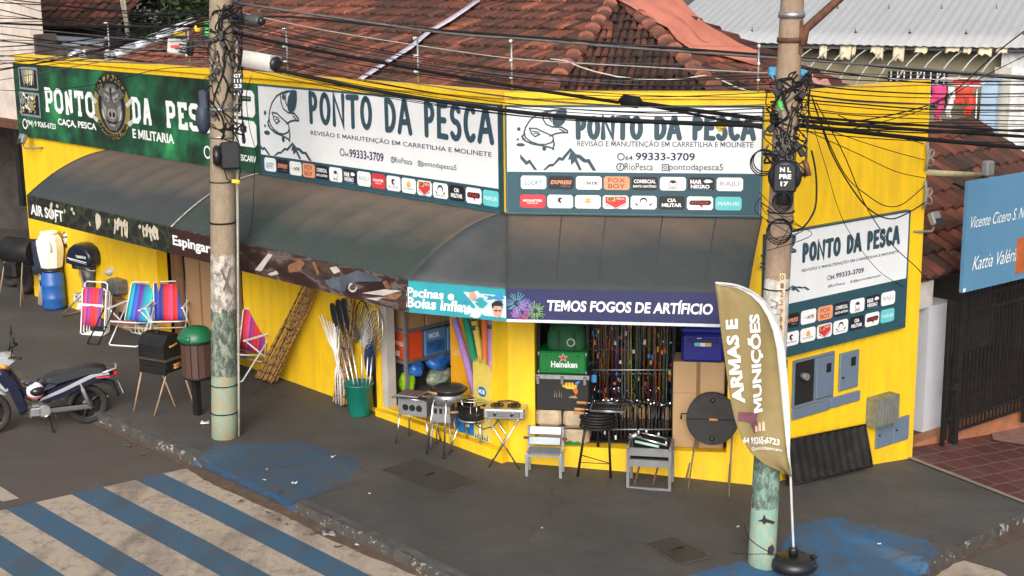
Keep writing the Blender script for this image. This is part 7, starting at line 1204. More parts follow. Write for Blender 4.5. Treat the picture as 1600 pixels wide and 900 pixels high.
BOXC = {"red": mat("orange_red_carton", (.62, .07, .02), .5, .1), "blue": mat("white_blue_carton", (.10, .22, .42), .5, .15, 4), "brown": CARD, "pale": mat("pale_carton", (.5, .48, .44), .6, .1)}
SHX = SX0 + 2.42
def carton(label, x0, x1, y0, y1, z, h, c, word=None):
    z = (zs2 if z < 1.4 else zs3) + .032; x0 += SHX; x1 = min(x1 + SHX, SX1 - .02)
    T = thing("carton", label, "box", ((x0 + x1) / 2, (y0 + y1) / 2, z), FL); mb = MB(); mb.rbox((x0, y0, z), (x1, y1, z + h), .008); build("box", mb, BOXC[c], T); b = MB()
    if c == "blue":                      # the long side faces the door
        o2 = MB(); o2.flat([(y0 + .03, z + .03), (y1 - .03, z + .03), (y1 - .03, z + h * .55), (y0 + .03, z + h * .55)], 0); b.add(o2, Matrix(((0, -1, 0, x1 + .004), (1, 0, 0, 0), (0, 0, 1, 0), (0, 0, 0, 1)))); b.mi = 1; o2 = MB(); txt(o2, "MOR", y0 + .07, z + h * .66, (y1 - y0) * .5, h * .2, 0, bold=.03); o2.mi = 1; b.add(o2, Matrix(((0, -1, 0, x1 + .005), (1, 0, 0, 0), (0, 0, 1, 0), (0, 0, 0, 1)))); b.m = [0] * 2 + [1] * (len(b.f) - 2); build("print", b, [mat("pool_picture_print", (.03, .12, .34), .5, .5, 8), WHITE], T)
    elif word: txt(b, word, x0 + .04, z + h * .5, (x1 - x0) * .7, h * .16, y0 - .004, bold=.02); b.flat([(x0 + .05, z + .04), (x0 + .14, z + .04), (x0 + .14, z + .12), (x0 + .05, z + .12)], y0 - .004); build("print", b, WHITE, T)
    else: b.box((x0 + .0, (y0 + y1) / 2 - .02, z + h + .0005), (x1, (y0 + y1) / 2 + .02, z + h + .002)); build("tape", b, mat("brown_tape", (.2, .11, .05), .4), T)
carton("orange red carton with white lettering at the shelf's front", -2.41, -2.08, .32, .62, 1.151, .40, "red", "PANELA")
carton("white and blue pool carton next to the orange red one", -2.40, -2.05, .66, 1.06, 1.151, .38, "blue"); carton("second white and blue pool carton deeper in the shelf", -2.40, -2.05, 1.09, 1.5, 1.151, .36, "blue")
for i, (y0, y1, h, l) in enumerate(((.32, .66, .33, "first brown carton on the shelf board over the orange red carton"), (.70, .98, .28, "second brown carton on the upper shelf board"), (1.0, 1.3, .26, "third brown carton on the upper shelf board"), (1.34, 1.8, .22, "deepest brown carton on the upper shelf board"))): carton(l, -2.4, -2.06, y0, y1, 1.651, h, "brown")
def bag(name, label, cat, F, c, r, m, seed):
    rg = random.Random(seed); c = Vector(c) + Vector((SHX, 0, 0)); mb = MB(); n, k = 14, 9; ph = [rg.uniform(0, 6) for _ in range(6)]; rows = []
    for i in range(k + 1):
        t_ = math.pi * i / k; rows.append([c + Vector((math.sin(t_) * math.cos(a) * r[0], math.sin(t_) * math.sin(a) * r[1], -math.cos(t_) * r[2])) * (1 + .10 * math.sin(3 * a + ph[0] + 2 * t_) + .07 * math.sin(5 * a + ph[1] - 3 * t_)) for a in [2 * math.pi * q / n for q in range(n + 1)]])
    mb.sheet(rows); T = thing(name, label, cat, (c.x, c.y, c.z - r[2]), F); build("bag", mb, m, T); mb = MB(); mb.tube([c + Vector((0, 0, r[2] * .95)), c + Vector((.02, -.01, r[2] * 1.2)), c + Vector((.05, -.02, r[2] * 1.3))], [.03, .015, .03], 7); build("knot", mb, m, T)
LIME = mat("lime_plastic", (.28, .55, .02), .3, .3, 14); BLB = mat("blue_print_plastic", (.03, .14, .5), .3, .6, 9); MIX = mat("mixed_print_plastic", (.25, .3, .22), .35, .8, 11)
for a in (("toy_bag", "lime green inflatable bag on the lowest shelf board", "bag", FL, (-2.25, .42, zs1 + .2), (.15, .11, .16), LIME, 1), ("toy_bag", "blue printed bag on the shelf board under the cartons", "bag", FL, (-2.2, .52, zs1 + .40), (.16, .15, .12), BLB, 2), ("toy_bag", "bigger blue globe printed bag next on the same board", "bag", FL, (-2.16, .95, zs1 + .43), (.16, .24, .13), BLB, 3), ("toy_bag", "mottled green grey bag in the bottom shelf", "bag", FL, (-2.18, 1.0, zs1 + .18), (.17, .28, .15), MIX, 4), ("toy_bag", "lime green bag beside the pool cartons", "bag", FL, (-2.16, 1.66, zs2 + .23), (.16, .13, .19), LIME, 5), ("toy_bag", "mottled bag deep on the bottom shelf board", "bag", FL, (-2.18, 1.5, zs1 + .18), (.17, .2, .14), MIX, 6), ("toy_bag", "small pinkish mottled bag lying on the doorway floor", "bag", FL, (-1.6, 1.5, .42), (.2, .2, .22), mat("pinkish_mixed_plastic", (.4, .25, .25), .4, .6, 10), 7), ("toy_bag", "dull red bag on the floor at the back of the doorway", "bag", FL, (-1.4, 2.3, .62), (.24, .24, .4), mat("dull_red_cloth", (.3, .03, .04), .8, .3), 8)): bag(*a)
mb = MB(); mb.box((-2.6, .012, .172), (-2.48, .16, 2.6)); solo("door_jamb", mb, mat("flaking_white_wood", (.48, .46, .43), .8, .25, 6, dirt=(.2, .17, .14), damt=.7), "flaking white timber jamb at the left of the corner doorway", "jamb", (-2.54, .1, .19), FL)
mb = MB(); a = FL.hit(590, 628, -.01); mb.box((-2.78, -.025, .16), (-2.72, -.004, .95)); solo("black_batten", mb, BLACK, "black upright batten on the wall beside the green bucket", "batten", (-2.75, 0, .16), FL)
# upright boards, noodles and their box at the doorway's right
T = thing("foam_board", "orange yellow upright carton beside the pool noodles", "carton", (-1.0, .4, .19), FL); fx0, fx1 = FL.hit(703, 540, .25).x, FL.hit(738, 540, .25).x; mb = MB(); mb.rbox((fx0, .25, .19), (fx1, .5, 1.95), .01); build("box", mb, mat("orange_yellow_carton", (.78, .36, .012), .5, .08), T); b = MB(); txt(b, "Cadeirão", fx0 + .04, 1.15, .30, .12, .246, bold=.0, shear=.2); b.flat([(fx0 + .2, .62), (fx0 + .26, .62), (fx0 + .26, .72), (fx0 + .2, .72)], .246); build("print", b, mat("pale_orange_print", (.8, .55, .3), .5), T)
NX = -.44; T = thing("noodle_box", "torn yellow cardboard box holding pool noodles, blue oval mark in front", "box", (NX, .1, .19), FL); YC = mat("pale_yellow_carton", (.66, .52, .10), .6, .12, 4); mb = MB(); mb.box((NX - .2, -.03, .19), (NX + .115, -.015, 1.22)); mb.box((NX - .2, .24, .19), (NX + .115, .255, 1.3)); mb.box((NX - .2, -.015, .19), (NX - .185, .24, 1.2)); mb.box((NX + .1, -.015, .19), (NX + .115, .24, 1.3)); build("box", mb, YC, T); mb = MB(); [mb.flat([(NX - .2 + .04 * i, 1.218), (NX - .16 + .04 * i, 1.218), (NX - .18 + .04 * i, 1.25 + .04 * (i % 3))], -.025) for i in range(7)]; solid(build("torn_edge", mb, YC, T), .01)
b = MB(); b.flat([(NX - .03 + .085 * math.cos(k), .86 + .07 * math.sin(k)) for k in [i * math.pi / 9 for i in range(18)]], -.034); b.mi = 1; txt(b, "MOR", NX - .095, .83, .13, .06, -.037, bold=.04); b.mi = 0; [b.flat([(NX - .19 + .045 * i, .20), (NX - .15 + .045 * i, .20), (NX - .16 + .045 * i, .27 + .03 * (i % 2))], -.034) for i in range(6)]; build("print", b, [mat("blue_logo_print", (.01, .16, .42), .5), WHITE], T)
NC = [("violet", (.34, .19, .48)), ("green", (.005, .26, .15)), ("blue", (.02, .12, .34)), ("orange", (.65, .16, .03)), ("yellow", (.62, .47, .08)), ("dark green", (.005, .16, .12)), ("lilac", (.36, .2, .46))]
for i, ((n_, c), (px, py)) in enumerate(zip(NC, ((710, 497), (722, 492), (748, 490), (757, 486), (737, 502), (764, 484), (767, 498)))):
    q = FL.hit(px, py, .02); a = Vector((NX - .15 + .034 * i, .04 + .05 * (i % 3), .5)); T = thing("pool_noodle", "%s foam pool noodle sticking out of the torn yellow box" % n_, "pool noodle", tuple(a), FL, "pool noodles in the torn yellow box"); e = Vector((q.x, .02 + .05 * (i % 3), q.z)); mb = MB(); mb.tube([a, a.lerp(e, .5) + Vector((.01, 0, .02)), e], .047, 12); nd = build("foam", mb, mat(n_.replace(" ", "_") + "_foam", c, .85, .1), T); d = (e - a).normalized(); mb = MB(); mb.tube([e + d * .0005, e + d * .002], .013, 8); build("hole", mb, BLACKPL, nd)
    if n_ in ("yellow", "lilac"): mb = MB(); p_ = a.lerp(e, .93); mb.tube([p_ - d * .03, p_ + d * .03], .0485, 12); build("paper_band", mb, NAVY, nd)
T = thing("blue_box", "bright blue carton low behind the cooking pot stand", "box", (-.9, -.05, .19), FL); mb = MB(); mb.rbox((-1.05, .0, .19), (-.68, .22, .52), .01); build("box", mb, mat("bright_blue_carton", (.01, .17, .5), .5, .1), T); b = MB(); b.flat([(-.86, .30), (-.76, .30), (-.76, .42), (-.86, .42)], -.004); b.mi = 1; b.flat([(-.83, .33), (-.79, .33), (-.79, .40), (-.83, .40)], -.006); build("print", b, [WHITE, BLUEP], T)
# cookers and grills standing outside the doorway
def rack(T, F, x0, x1, y0, y1, z, n, m, handles=(), nm="wire_grid"):
    mb = MB(); mb.tube([(x0, y0, z), (x1, y0, z), (x1, y1, z), (x0, y1, z)], .006, 5, closed=True); [mb.tube([(x0 + (x1 - x0) * i / n, y0, z), (x0 + (x1 - x0) * i / n, y1, z)], .0028, 4) for i in range(1, n)]; mb.tube([(x0, (y0 + y1) / 2, z - .004), (x1, (y0 + y1) / 2, z - .004)], .003, 4); build(nm, mb, m, T)
    for a, c in handles: mb = MB(); mb.tube([a, c], .017, 8); build("handle", mb, WOOD, T)
F = gf(652, 692, AM - R(14)); T = thing("portable_grill", "aluminium portable grill with round holes and mesh top near the shelf", "grill", (0, 0, 0), F); mb = MB(); mb.box((-.20, -.14, .42), (.22, -.13, .64)); mb.box((-.2, .15, .42), (.22, .16, .64)); mb.box((-.2, -.13, .42), (-.19, .15, .64)); mb.box((.21, -.13, .42), (.22, .15, .64)); mb.box((-.19, -.13, .42), (.21, .15, .43)); bd = build("firebox", mb, STEEL, T)
for i in range(3): mb = MB(); mb.lathe([(.045, 0), (.045, .003)], (-.09 + .1 * i, -.141, .53), (0, -1, 0), 16, sx=1.0); build("air_hole", mb, BLACK, bd)
rack(T, F, -.26, .24, -.2, .2, .665, 18, CHROME); mb = MB(); mb.rbox((-.22, -.16, .675), (.1, .12, .695), .006); build("silver_tray", mb, ALU, T)
tripod_legs(T, [(-.18, -.12, .44), (.2, -.12, .44), (-.18, .14, .44), (.2, .14, .44)], [(-.24, -.17, 0), (.25, -.17, 0), (-.22, .2, 0), (.25, .2, 0)], LEGC, .010)
F = gf(690, 703, AM - R(6)); T = thing("portable_grill", "slotted aluminium portable grill behind the wok burner", "grill", (0, 0, 0), F); mb = MB(); mb.box((-.13, .0, .38), (.13, .01, .60)); mb.box((-.13, .2, .38), (.13, .21, .6)); mb.box((-.13, .01, .38), (-.12, .2, .6)); mb.box((.12, .01, .38), (.13, .2, .6)); bd = build("firebox", mb, STEEL, T)
for i in range(3): mb = MB(); mb.box((-.09 + .07 * i, -.004, .5), (-.05 + .07 * i, -.0005, .57)); build("slot", mb, BLACK, bd)
tripod_legs(T, [(-.11, .01, .38), (.11, .01, .38), (-.11, .2, .38), (.11, .2, .38)], [(-.15, -.03, 0), (.15, -.03, 0), (-.15, .24, 0), (.15, .24, 0)], STEEL, .010)
F = gf(690, 712, AM); T = thing("wok_burner", "chrome legged burner ring carrying a lidded wok", "burner", (0, 0, 0), F); mb = MB(); mb.lathe([(.19, .74), (.20, .745), (.20, .83), (.19, .835), (.185, .76), (.185, .745)], (.08, .1, 0), n=26); build("ring", mb, STEEL, T)
tripod_legs(T, [(-.08, .0, .80), (.1, -.1, .80), (.24, .16, .80)], [(-.20, -.02, .0), (.05, -.10, 0), (.28, .40, 0)], LEGC, .014)
T = thing("wok", "black wok with a dark glass lid on the burner ring", "wok", (.1, .1, .83), F); mb = MB(); mb.lathe([(.10, .80), (.2, .84), (.235, .88), (.24, .885), (.23, .885), (.19, .85)], (.1, .1, 0), n=28); build("pan", mb, BLACK, T); mb = MB(); mb.lathe([(.228, .887), (.225, .90), (.17, .935), (.08, .955), (.02, .96)], (.1, .1, 0), n=28); build("lid", mb, mat("dark_glass_lid", (.03, .03, .028), .08, .1), T); mb = MB(); mb.lathe([(.02, .96), (.028, .985), (.02, .995)], (.1, .1, 0), n=12); build("knob", mb, BLACKPL, T); mb = MB(); mb.tube([(-.16, -.02, .87), (-.02, -.10, .87)], .017, 8); build("handle", mb, WOOD, T)
F = gf(728, 708, AM); T = thing("pot_stand", "slim chrome stand with three legs under the black iron pot", "stand", (0, 0, 0), F); mb = MB(); mb.torus((.08, .06, .46), (0, 0, 1), .17, .012, 22, 6); build("ring", mb, STEEL, T); tripod_legs(T, [(-.06, -.02, .46), (.2, -.02, .46), (.1, .22, .46)], [(-.21, -.14, 0), (.20, -.02, 0), (.22, .34, 0)], LEGC, .011)
T = thing("iron_pot", "black round iron pot with a wooden handle on the chrome stand", "pot", (.08, .06, .47), F); mb = MB(); mb.lathe([(.02, .40), (.12, .42), (.175, .48), (.19, .56), (.19, .66), (.20, .665), (.20, .68), (.185, .68), (.18, .56)], (.08, .06, 0), n=26); build("pot", mb, BLACK, T); mb = MB(); mb.tube([(-.20, -.1, .58), (-.08, -.06, .58)], .018, 8); build("handle", mb, WOOD, T)
T = thing("grill_rack", "long chrome wire grill rack with wooden handles lying over the iron pot", "rack", (.1, .05, .72), F); rack(T, F, -.26, .36, -.12, .18, .735, 26, CHROME, [((.40, -.09, .735), (.56, -.14, .72)), ((.24, -.2, .70), (.36, -.22, .69))]); mb = MB(); mb.tube([(.36, -.10, .735), (.42, -.10, .735)], .006, 5); mb.tube([(.1, -.12, .735), (.1, -.16, .60), (.18, -.16, .57), (.18, -.12, .735)], .006, 5); build("prong", mb, CHROME, T)
F = gf(789, 728, AM); T = thing("gas_stove", "chrome two burner gas stove on crossed legs beside the corner pillar", "stove", (0, 0, 0), F); mb = MB(); mb.rbox((-.25, -.12, .66), (.28, .22, .79), .015); build("body", mb, ALU, T); mb = MB(); mb.rbox((-.20, -.128, .69), (.22, -.121, .77), .003); pn = build("front_panel", mb, CHROME, T)
for x in (-.1, .12): mb = MB(); mb.lathe([(.022, 0), (.02, .03)], (x, -.128, .73), (0, -1, 0), 12); build("knob", mb, BLACKPL, pn); mb = MB(); mb.torus((x, .06, .80), (0, 0, 1), .08, .008, 16, 5); mb.lathe([(.04, .79), (.045, .805), (.03, .81)], (x, .06, 0), n=12); build("burner", mb, BLACK, T)
for y in (-.1, .2):
    for e in (-1, 1): mb = MB(); mb.tube([(-.2 * e, y + .004 * e, .66), (.2 * e, y + .004 * e, 0)], .012, 7); build("leg", mb, LEGC, T)
mb = MB(); mb.tube([(-.25, 0, .72), (-.34, -.06, .68), (-.36, -.06, .56), (-.28, -.05, .5), (-.14, -.02, .53), (-.06, 0, .64)], .009, 6); build("hose", mb, BLACKPL, T)
T = thing("metal_parts", "few small rusty burner parts lying on the stove", "parts", (0, .1, .81), F); mb = MB(); mb.tube([(-.1, .1, .83), (.05, .12, .84), (.18, .08, .83)], .012, 6); build("rod", mb, RUST, T)
# ------------------------------------------------------------------ the big window opening of the cut corner
BG_ = mat("beer_green_plastic", (.004, .17, .035), .35, .1); x0 = FM.hit(842, 582, .12).x; x1 = FM.hit(916, 582, .12).x; zc0 = FM.hit(880, 584, .12).z; zc1 = FM.hit(880, 549, .12).z
zt0 = FM.hit(880, 641, .10).z; zb0 = .245
T = thing("wrapped_bales", "two stacked pairs of beige wrapped bales under the black trunk", "bales", (.7, .3, zb0), FM); xa, xb = FM.hit(836, 660, .06).x, FM.hit(921, 660, .06).x; BALE = mat("beige_wrapping", (.43, .33, .22), .7, .2, 5, bump=.3, bscale=12)
hm = (zt0 - zb0) / 2
for i in range(2):
    for j in range(2): mb = MB(); mb.rbox((xa + (xb - xa) * i / 2 + .006, .06, zb0 + hm * j + .004), (xa + (xb - xa) * (i + 1) / 2 - .006, .5, zb0 + hm * (j + 1) - .004), .04); build("bale", mb, BALE, T)
mb = MB(); mb.tube([((xa + xb) / 2, .05, zb0 + .01), ((xa + xb) / 2, .05, zt0 - .01)], .008, 5); mb.tube([(xa, .052, zb0 + hm), (xb, .052, zb0 + hm)], .008, 5); build("cord", mb, BLACKPL, T)
mb = MB(); q = FM.hit(893, 694, .04); mb.prism([(q.x - .1, .25), (q.x + .12, .25), (q.x + .09, .30), (q.x + .02, .28), (q.x - .02, .31), (q.x - .06, .28)], .045, .052); build("green_tag", mb, BG_, T)
T = thing("trunk", "black metal edged trunk with a painted yellow fish", "trunk", (.7, .3, zt0), FM); xa, xb = FM.hit(837, 610, .08).x, FM.hit(920, 610, .08).x; mb = MB(); mb.rbox((xa, .08, zt0), (xb, .55, zc0 - .0), .015); build("body", mb, mat("trunk_black_cloth", (.012, .012, .014), .7, .2), T)
for z in (zc0 - .06,): mb = MB(); mb.box((xa - .005, .07, z), (xb + .005, .085, z + .055)); build("edge_trim", mb, STEEL, T)
for x in (xa + .03, (xa + xb) / 2, xb - .05): mb = MB(); mb.rbox((x - .02, .055, zc0 - .13), (x + .025, .069, zc0 - .02), .006); build("latch", mb, CHROME, T)
b = MB(); O = FM.hit(890, 606, .075); P = lambda *ps: [(O.x + a, O.z + c) for a, c in ps]; b.mi = 0; b.flat(P((-.10, .02), (-.04, .07), (.04, .07), (.10, .02), (.05, -.02), (-.04, -.01)), .075); b.mi = 1; b.flat(P((.04, -.02), (.09, .01), (.11, -.05), (.08, -.09), (.05, -.05)), .074); b.flat(P((-.10, .04), (-.06, .04), (-.08, .09)), .074); b.mi = 2; b.flat(P((.09, .03), (.13, .08), (.12, .10), (.07, .07)), .074); b.mi = 3; [b.flat(P((-.07 + .04 * i, .065), (-.055 + .04 * i, .066), (-.06 + .04 * i, .0)), .072) for i in range(4)]
b.mi = 4; [b.flat(P((-.20 + .03 * i, -.13), (-.19 + .03 * i, -.13), (-.185 + .03 * i - .01 * (i % 2), -.02 - .03 * (i % 2))), .074) for i in range(4)]; b.flat(P((-.02, -.13), (.1, -.14), (.08, -.10), (.02, -.11)), .074); build("painting", b, [mat("yellow_fish_paint", (.7, .45, .02), .5), mat("red_fish_paint", (.6, .12, .02), .5), mat("blue_fish_paint", (.05, .2, .5), .5), BLACKP, mat("straw_paint", (.3, .2, .09), .6)], T)
T = thing("beer_crate_cooler", "green cooler box with a red star and white lettering on the trunk", "cooler", ((x0 + x1) / 2, .3, zc0), FM); mb = MB(); mb.rbox((x0, .10, zc0 + .002), (x1, .5, zc1), .02); build("box", mb, BG_, T); b = MB(); ptxt(b, FM, "Heineken", (861, 574), (902, 565), .094, bold=.03); b.mi = 1; c = FM.hit(880, 559, .094); st = []
for k in range(10): r_ = .052 if k % 2 == 0 else .022; st.append((c.x + r_ * math.sin(k * math.pi / 5), c.z + r_ * math.cos(k * math.pi / 5)))
b.mi = 0; b.flat([(c.x + (p_[0] - c.x) * 1.2, c.z + (p_[1] - c.z) * 1.2) for p_ in st], .0945); b.mi = 1; b.flat(st, .092); b.mi = 2; [b.flat([(x + .012 * math.cos(k), z + .012 * math.sin(k)) for k in range(6)], .095) for x in (x0 + .1, x1 - .1) for z in (zc1 - .05, zc0 + .05)]; build("lettering", b, [WHITE, REDP, BLACKP], T)
for x in (x0, x1): mb = MB(); mb.rbox((x - .012, .092, zc0 + .01), (x + .012, .11, zc0 + .05), .004); mb.rbox((x - .012, .092, zc1 - .05), (x + .012, .11, zc1 - .005), .004); build("corner_guard", mb, STEEL, T)
a = FM.hit(853, 549, .15); c = FM.hit(914, 511, .15); T = thing("cooler_bag", "dark green soft cooler bag with round badge on the green cooler box", "bag", ((a.x + c.x) / 2, .3, zc1), FM); GBG = mat("dark_green_canvas", (.008, .075, .028), .75, .25, 8); mb = MB(); rows = []; w = c.x - a.x; cx = (a.x + c.x) / 2; h = c.z - zc1
for t_, k, yk in ((0, .92, .95), (.15, 1, 1), (.6, .97, .95), (.85, .88, .7), (.97, .8, .45), (1.0, .74, .3)): rows.append([(cx + w * .5 * k * (abs(math.cos(g)) ** .5) * (1 if math.cos(g) > 0 else -1), .32 + .17 * yk * (abs(math.sin(g)) ** .5) * (1 if math.sin(g) > 0 else -1), zc1 + .004 + h * t_ + (.015 * math.sin(3 * g) if t_ > .8 else 0)) for g in [2 * math.pi * q_ / 24 for q_ in range(25)]])
mb.sheet(rows); n = mb.pts(rows[-1][:-1]); mb.face(list(range(n, n + 24))); build("body", mb, GBG, T)
for dx in (-.09, .11): mb = MB(); mb.box((cx + dx - .018, .138, zc1 + .005), (cx + dx + .018, .149, zc1 + h * .82)); build("strap", mb, mat("dark_green_strap", (.004, .045, .018), .8), T)
mb = MB(); bx = FM.hit(892, 535, .14); mb.lathe([(.055, 0), (.055, .006)], (bx.x, .136, bx.z), (0, -1, 0), 20); bd = build("badge", mb, mat("pale_green_badge", (.3, .4, .34), .6), T); mb = MB(); mb.lathe([(.038, 0), (.038, .003)], (bx.x, .1295, bx.z), (0, -1, 0), 20); build("badge_centre", mb, GBG, bd)
# tall carton with the blue cooler on it
xa, xb = FM.hit(1051, 640, .12).x, 2.74; zk = FM.hit(1085, 566, .12).z; T = thing("tall_carton", "tall plain brown carton under the dark blue cooler", "box", ((xa + xb) / 2, .3, .245), FM); mb = MB(); mb.rbox((xa, .12, .245), (xb, .6, zk), .012); build("carton", mb, mat("tan_cardboard", (.42, .27, .14), .8, .06, 3), T); b = MB(); b.box(((xa + xb) / 2 - .03, .117, .245), ((xa + xb) / 2 + .02, .1195, zk)); b.box((xa, .118, .245 + (zk - .245) * .64), (xb, .1193, .25 + (zk - .245) * .64)); build("tape", b, mat("brown_tape", (.2, .11, .05), .4), T)
xa, xb = FM.hit(1064, 560, .1).x, FM.hit(1131, 560, .1).x; z1 = FM.hit(1095, 511, .1).z; T = thing("blue_cooler", "dark blue cooler box on the tall brown carton", "cooler", ((xa + xb) / 2, .3, zk), FM); CB = mat("dark_blue_cooler_plastic", (.014, .018, .21), .35, .08); mb = MB(); mb.rbox((xa, .10, zk + .004), (xb, .5, z1 - .09), .035); build("body", mb, CB, T); mb = MB(); mb.rbox((xa - .012, .085, z1 - .088), (xb + .012, .515, z1), .03); build("lid", mb, CB, T); b = MB(); q0_, q1_ = FM.hit(1085, 541, .095), FM.hit(1112, 532, .095); ww = (q1_.x - q0_.x) / 3
for i in range(3): b.mi = (1, 2, 3)[i]; b.flat([(q0_.x + ww * i, q0_.z), (q0_.x + ww * (i + .95), q0_.z), (q0_.x + ww * (i + .95), q1_.z), (q0_.x + ww * i, q1_.z)], .095)
b.mi = 0; txt(b, "48L", q0_.x + .03, q1_.z + .012, .07, .02, .095, bold=.02); build("sticker", b, [WHITE, CYAN, WHITE, GOLD], T); mb = MB(); mb.rbox((xa + .08, .085, z1 - .2), (xb - .08, .099, z1 - .15), .006); build("handle_recess", mb, mat("deep_blue_plastic", (.008, .01, .12), .5), T)
# fishing rods on their rack
T = thing("rod_rack", "dark rack with steel cross bars holding the fishing rods", "rack", (1.4, .9, .25), FM)
for px0, px1, py, y in ((921, 1050, 578, .50), (940, 1048, 584, .8), (921, 1050, 671, .42)): a, c = FM.hit(px0, py, y), FM.hit(px1, py, y); mb = MB(); mb.tube([(a.x, y, a.z), (c.x, y, c.z)], .013, 6); build("bar", mb, STEEL, T)
for x in (.98, 2.08): mb = MB(); mb.box((x - .015, .5, .24), (x + .015, .53, 1.9)); build("upright", mb, BLACK, T)
rg = random.Random(14); mb = MB(); [mb.box((.95 + .05 * i, .44, .24), (.975 + .05 * i, .47, .5)) for i in range(22)]; build("slat_base", mb, BLACK, T)
RC_ = [mat("rod_blank_" + n_, tuple(v * .65 for v in c), .4, .1) for n_, c in (("black", (.015, .015, .017)), ("maroon", (.16, .015, .02)), ("yellow_green", (.3, .36, .04)), ("grey", (.2, .21, .22)), ("orange", (.35, .10, .02)), ("navy", (.02, .04, .13)), ("brown", (.12, .06, .025)), ("green", (.03, .14, .05)))]
CORK = mat("cork", (.20, .12, .06), .8, .2, 30)
def rod_proto(ci, cork):
    mb = MB(); mb.tube([(0, 0, 0), (0, 0, .36)], .012, 6); T = thing("fishing_rod", "one of the fishing rods packed upright in the dark rack", "fishing rod", (0, 0, 0), FM, "fishing rods in the rack"); build("grip", mb, CORK if cork else BLACKPL, T); mb = MB(); mb.tube([(0, 0, .36), (0, 0, 1.0), (.0, 0, 1.85)], [.009, .007, .004], 5); bl = build("blank", mb, RC_[ci], T)
    for z in (.8, 1.1, 1.4, 1.65): mb = MB(); mb.torus((0, -.014, z), (0, .2, 1), .011, .003, 8, 4); build("guide", mb, CHROME, bl)
    mb = MB(); mb.lathe([(.022, -.02), (.028, -.01), (.028, .01), (.022, .02)], (0, -.035, .42), (1, 0, 0), 10); mb.tube([(0, -.035, .42), (0, -.008, .42)], .006, 5); rl = build("reel", mb, CHROME if ci % 4 == 1 else BLACKPL, T); mb = MB(); mb.tube([(.028, -.035, .42), (.045, -.035, .42), (.045, -.035, .39)], .004, 4); build("crank", mb, STEEL, rl); return T
protos = [rod_proto(i, i % 3 == 0) for i in range(8)]
for i in range(126):
    o = protos[i] if i < 8 else copy_tree(protos[rg.randrange(8)]); row = i % 3; x = .96 + (i // 3) * .027 + rg.uniform(-.012, .012); y = (.54, .74, .95)[row] + rg.uniform(-.04, .04); o.location = FM.w(x, y, .26 + .10 * row + rg.uniform(0, .06) + (.5 if row == 2 and i % 2 else 0)); o.rotation_euler = (rg.uniform(-.03, .02), rg.uniform(-.035, .035), FM.a + rg.uniform(-.6, .6))
for i, (px, py) in enumerate(((945, 672), (985, 678), (1010, 672), (962, 680), (1029, 676))): q = FM.hit(px, py, .40); mb = MB(); mb.box((q.x - .012, .40, q.z - .06), (q.x + .012, .404, q.z)); solo("price_tag", mb, WHITE, "small white price tag hanging from the rod rack's lower bar", "tag", tuple(q), FM, "price tags on the rod rack")
q = FM.hit(928, 592, .3); mb = MB(); mb.rbox((q.x - .035, .3, q.z - .05), (q.x + .035, .33, q.z + .05), .006); solo("blister_pack", mb, mat("light_blue_pack", (.03, .25, .55), .4), "light blue blister pack hanging at the rack's left end", "pack", tuple(q), FM)
rgp = random.Random(44); PKC = [mat("pack_" + n_, c, .4, .3, 20) for n_, c in (("red", (.35, .03, .02)), ("yellow", (.45, .33, .03)), ("green", (.03, .2, .05)), ("white", (.45, .45, .45)), ("blue", (.03, .12, .35)), ("orange", (.4, .14, .02)))]
for i in range(70):
    x, z, y = rgp.uniform(.98, 2.04), rgp.uniform(.55, 1.75), rgp.uniform(.46, .66); w, h = rgp.uniform(.008, .018), rgp.uniform(.015, .04); mb = MB(); mb.rbox((x - w, y, z - h), (x + w, y + .02, z + h), .004, Matrix.Rotation(rgp.uniform(-.3, .3), 3, 'Y')); solo("tackle_pack", mb, PKC[rgp.randrange(6)], "one of the small bright tackle packs hanging among the fishing rods", "tackle", (x, y, z), FM, "tackle packs among the fishing rods")
for z in (1.35, 1.75, 2.1): mb = MB(); mb.box((.42, .7, z), (1.6, 1.1, z + .025)); solo("back_shelf", mb, mat("dim_wood_shelf", (.10, .055, .025), .7, .3), {1.35: "lowest dim wooden shelf behind the green cooler bag", 1.75: "middle dim wooden shelf behind the cooler bag", 2.1: "highest dim wooden shelf at the back of the cut corner opening"}[z], "shelf", (1, .9, z), FM)
mb = MB(); x0_ = .36; mb.box((.345, .205, .24), (.385, .235, 2.5)); mb.box((.385, .206, .241), (2.77, .234, .262)); mb.box((2.745, .205, .262), (2.778, .235, 2.5)); solo("window_frame", mb, BLACK, "black metal frame lining the cut corner opening", "frame", (1.5, .2, .24), FM)
# things on the pavement before the opening
ZINC = mat("dull_zinc_sheet", (.22, .25, .28), .38, .2, 12, metal=.65, dirt=(.12, .11, .1), damt=.5)
F = gf(851, 742, AM); T = thing("folding_grill", "grey steel folding grill with tilted trays right of the gas stove", "grill", (0, 0, 0), F); 
for k, (z, y, an) in enumerate(((.55, .12, 66), (.44, .03, 58), (.335, -.03, 40))): mb = MB(); mb.rbox((-.20, y - .05, z - .008), (.20, y + .05, z + .008), .006, Matrix.Rotation(R(an), 3, 'X')); build("tray", mb, ZINC, T)
for e in (-1, 1): mb = MB(); mb.box((e * .215 - .018, -.11, 0), (e * .215 + .018, -.08, .30)); build("leg", mb, STEEL, T); mb = MB(); mb.box((e * .215 - .018, .14, 0), (e * .215 + .018, .17, .60)); build("leg", mb, STEEL, T); mb = MB(); mb.box((e * .215 - .012, -.08, .28), (e * .215 + .012, .14, .31)); build("side_bar", mb, STEEL, T); mb = MB(); mb.tube([(e * .22, .08, .46), (e * .275, .08, .46)], .018, 8); build("side_knob", mb, RUST, T)
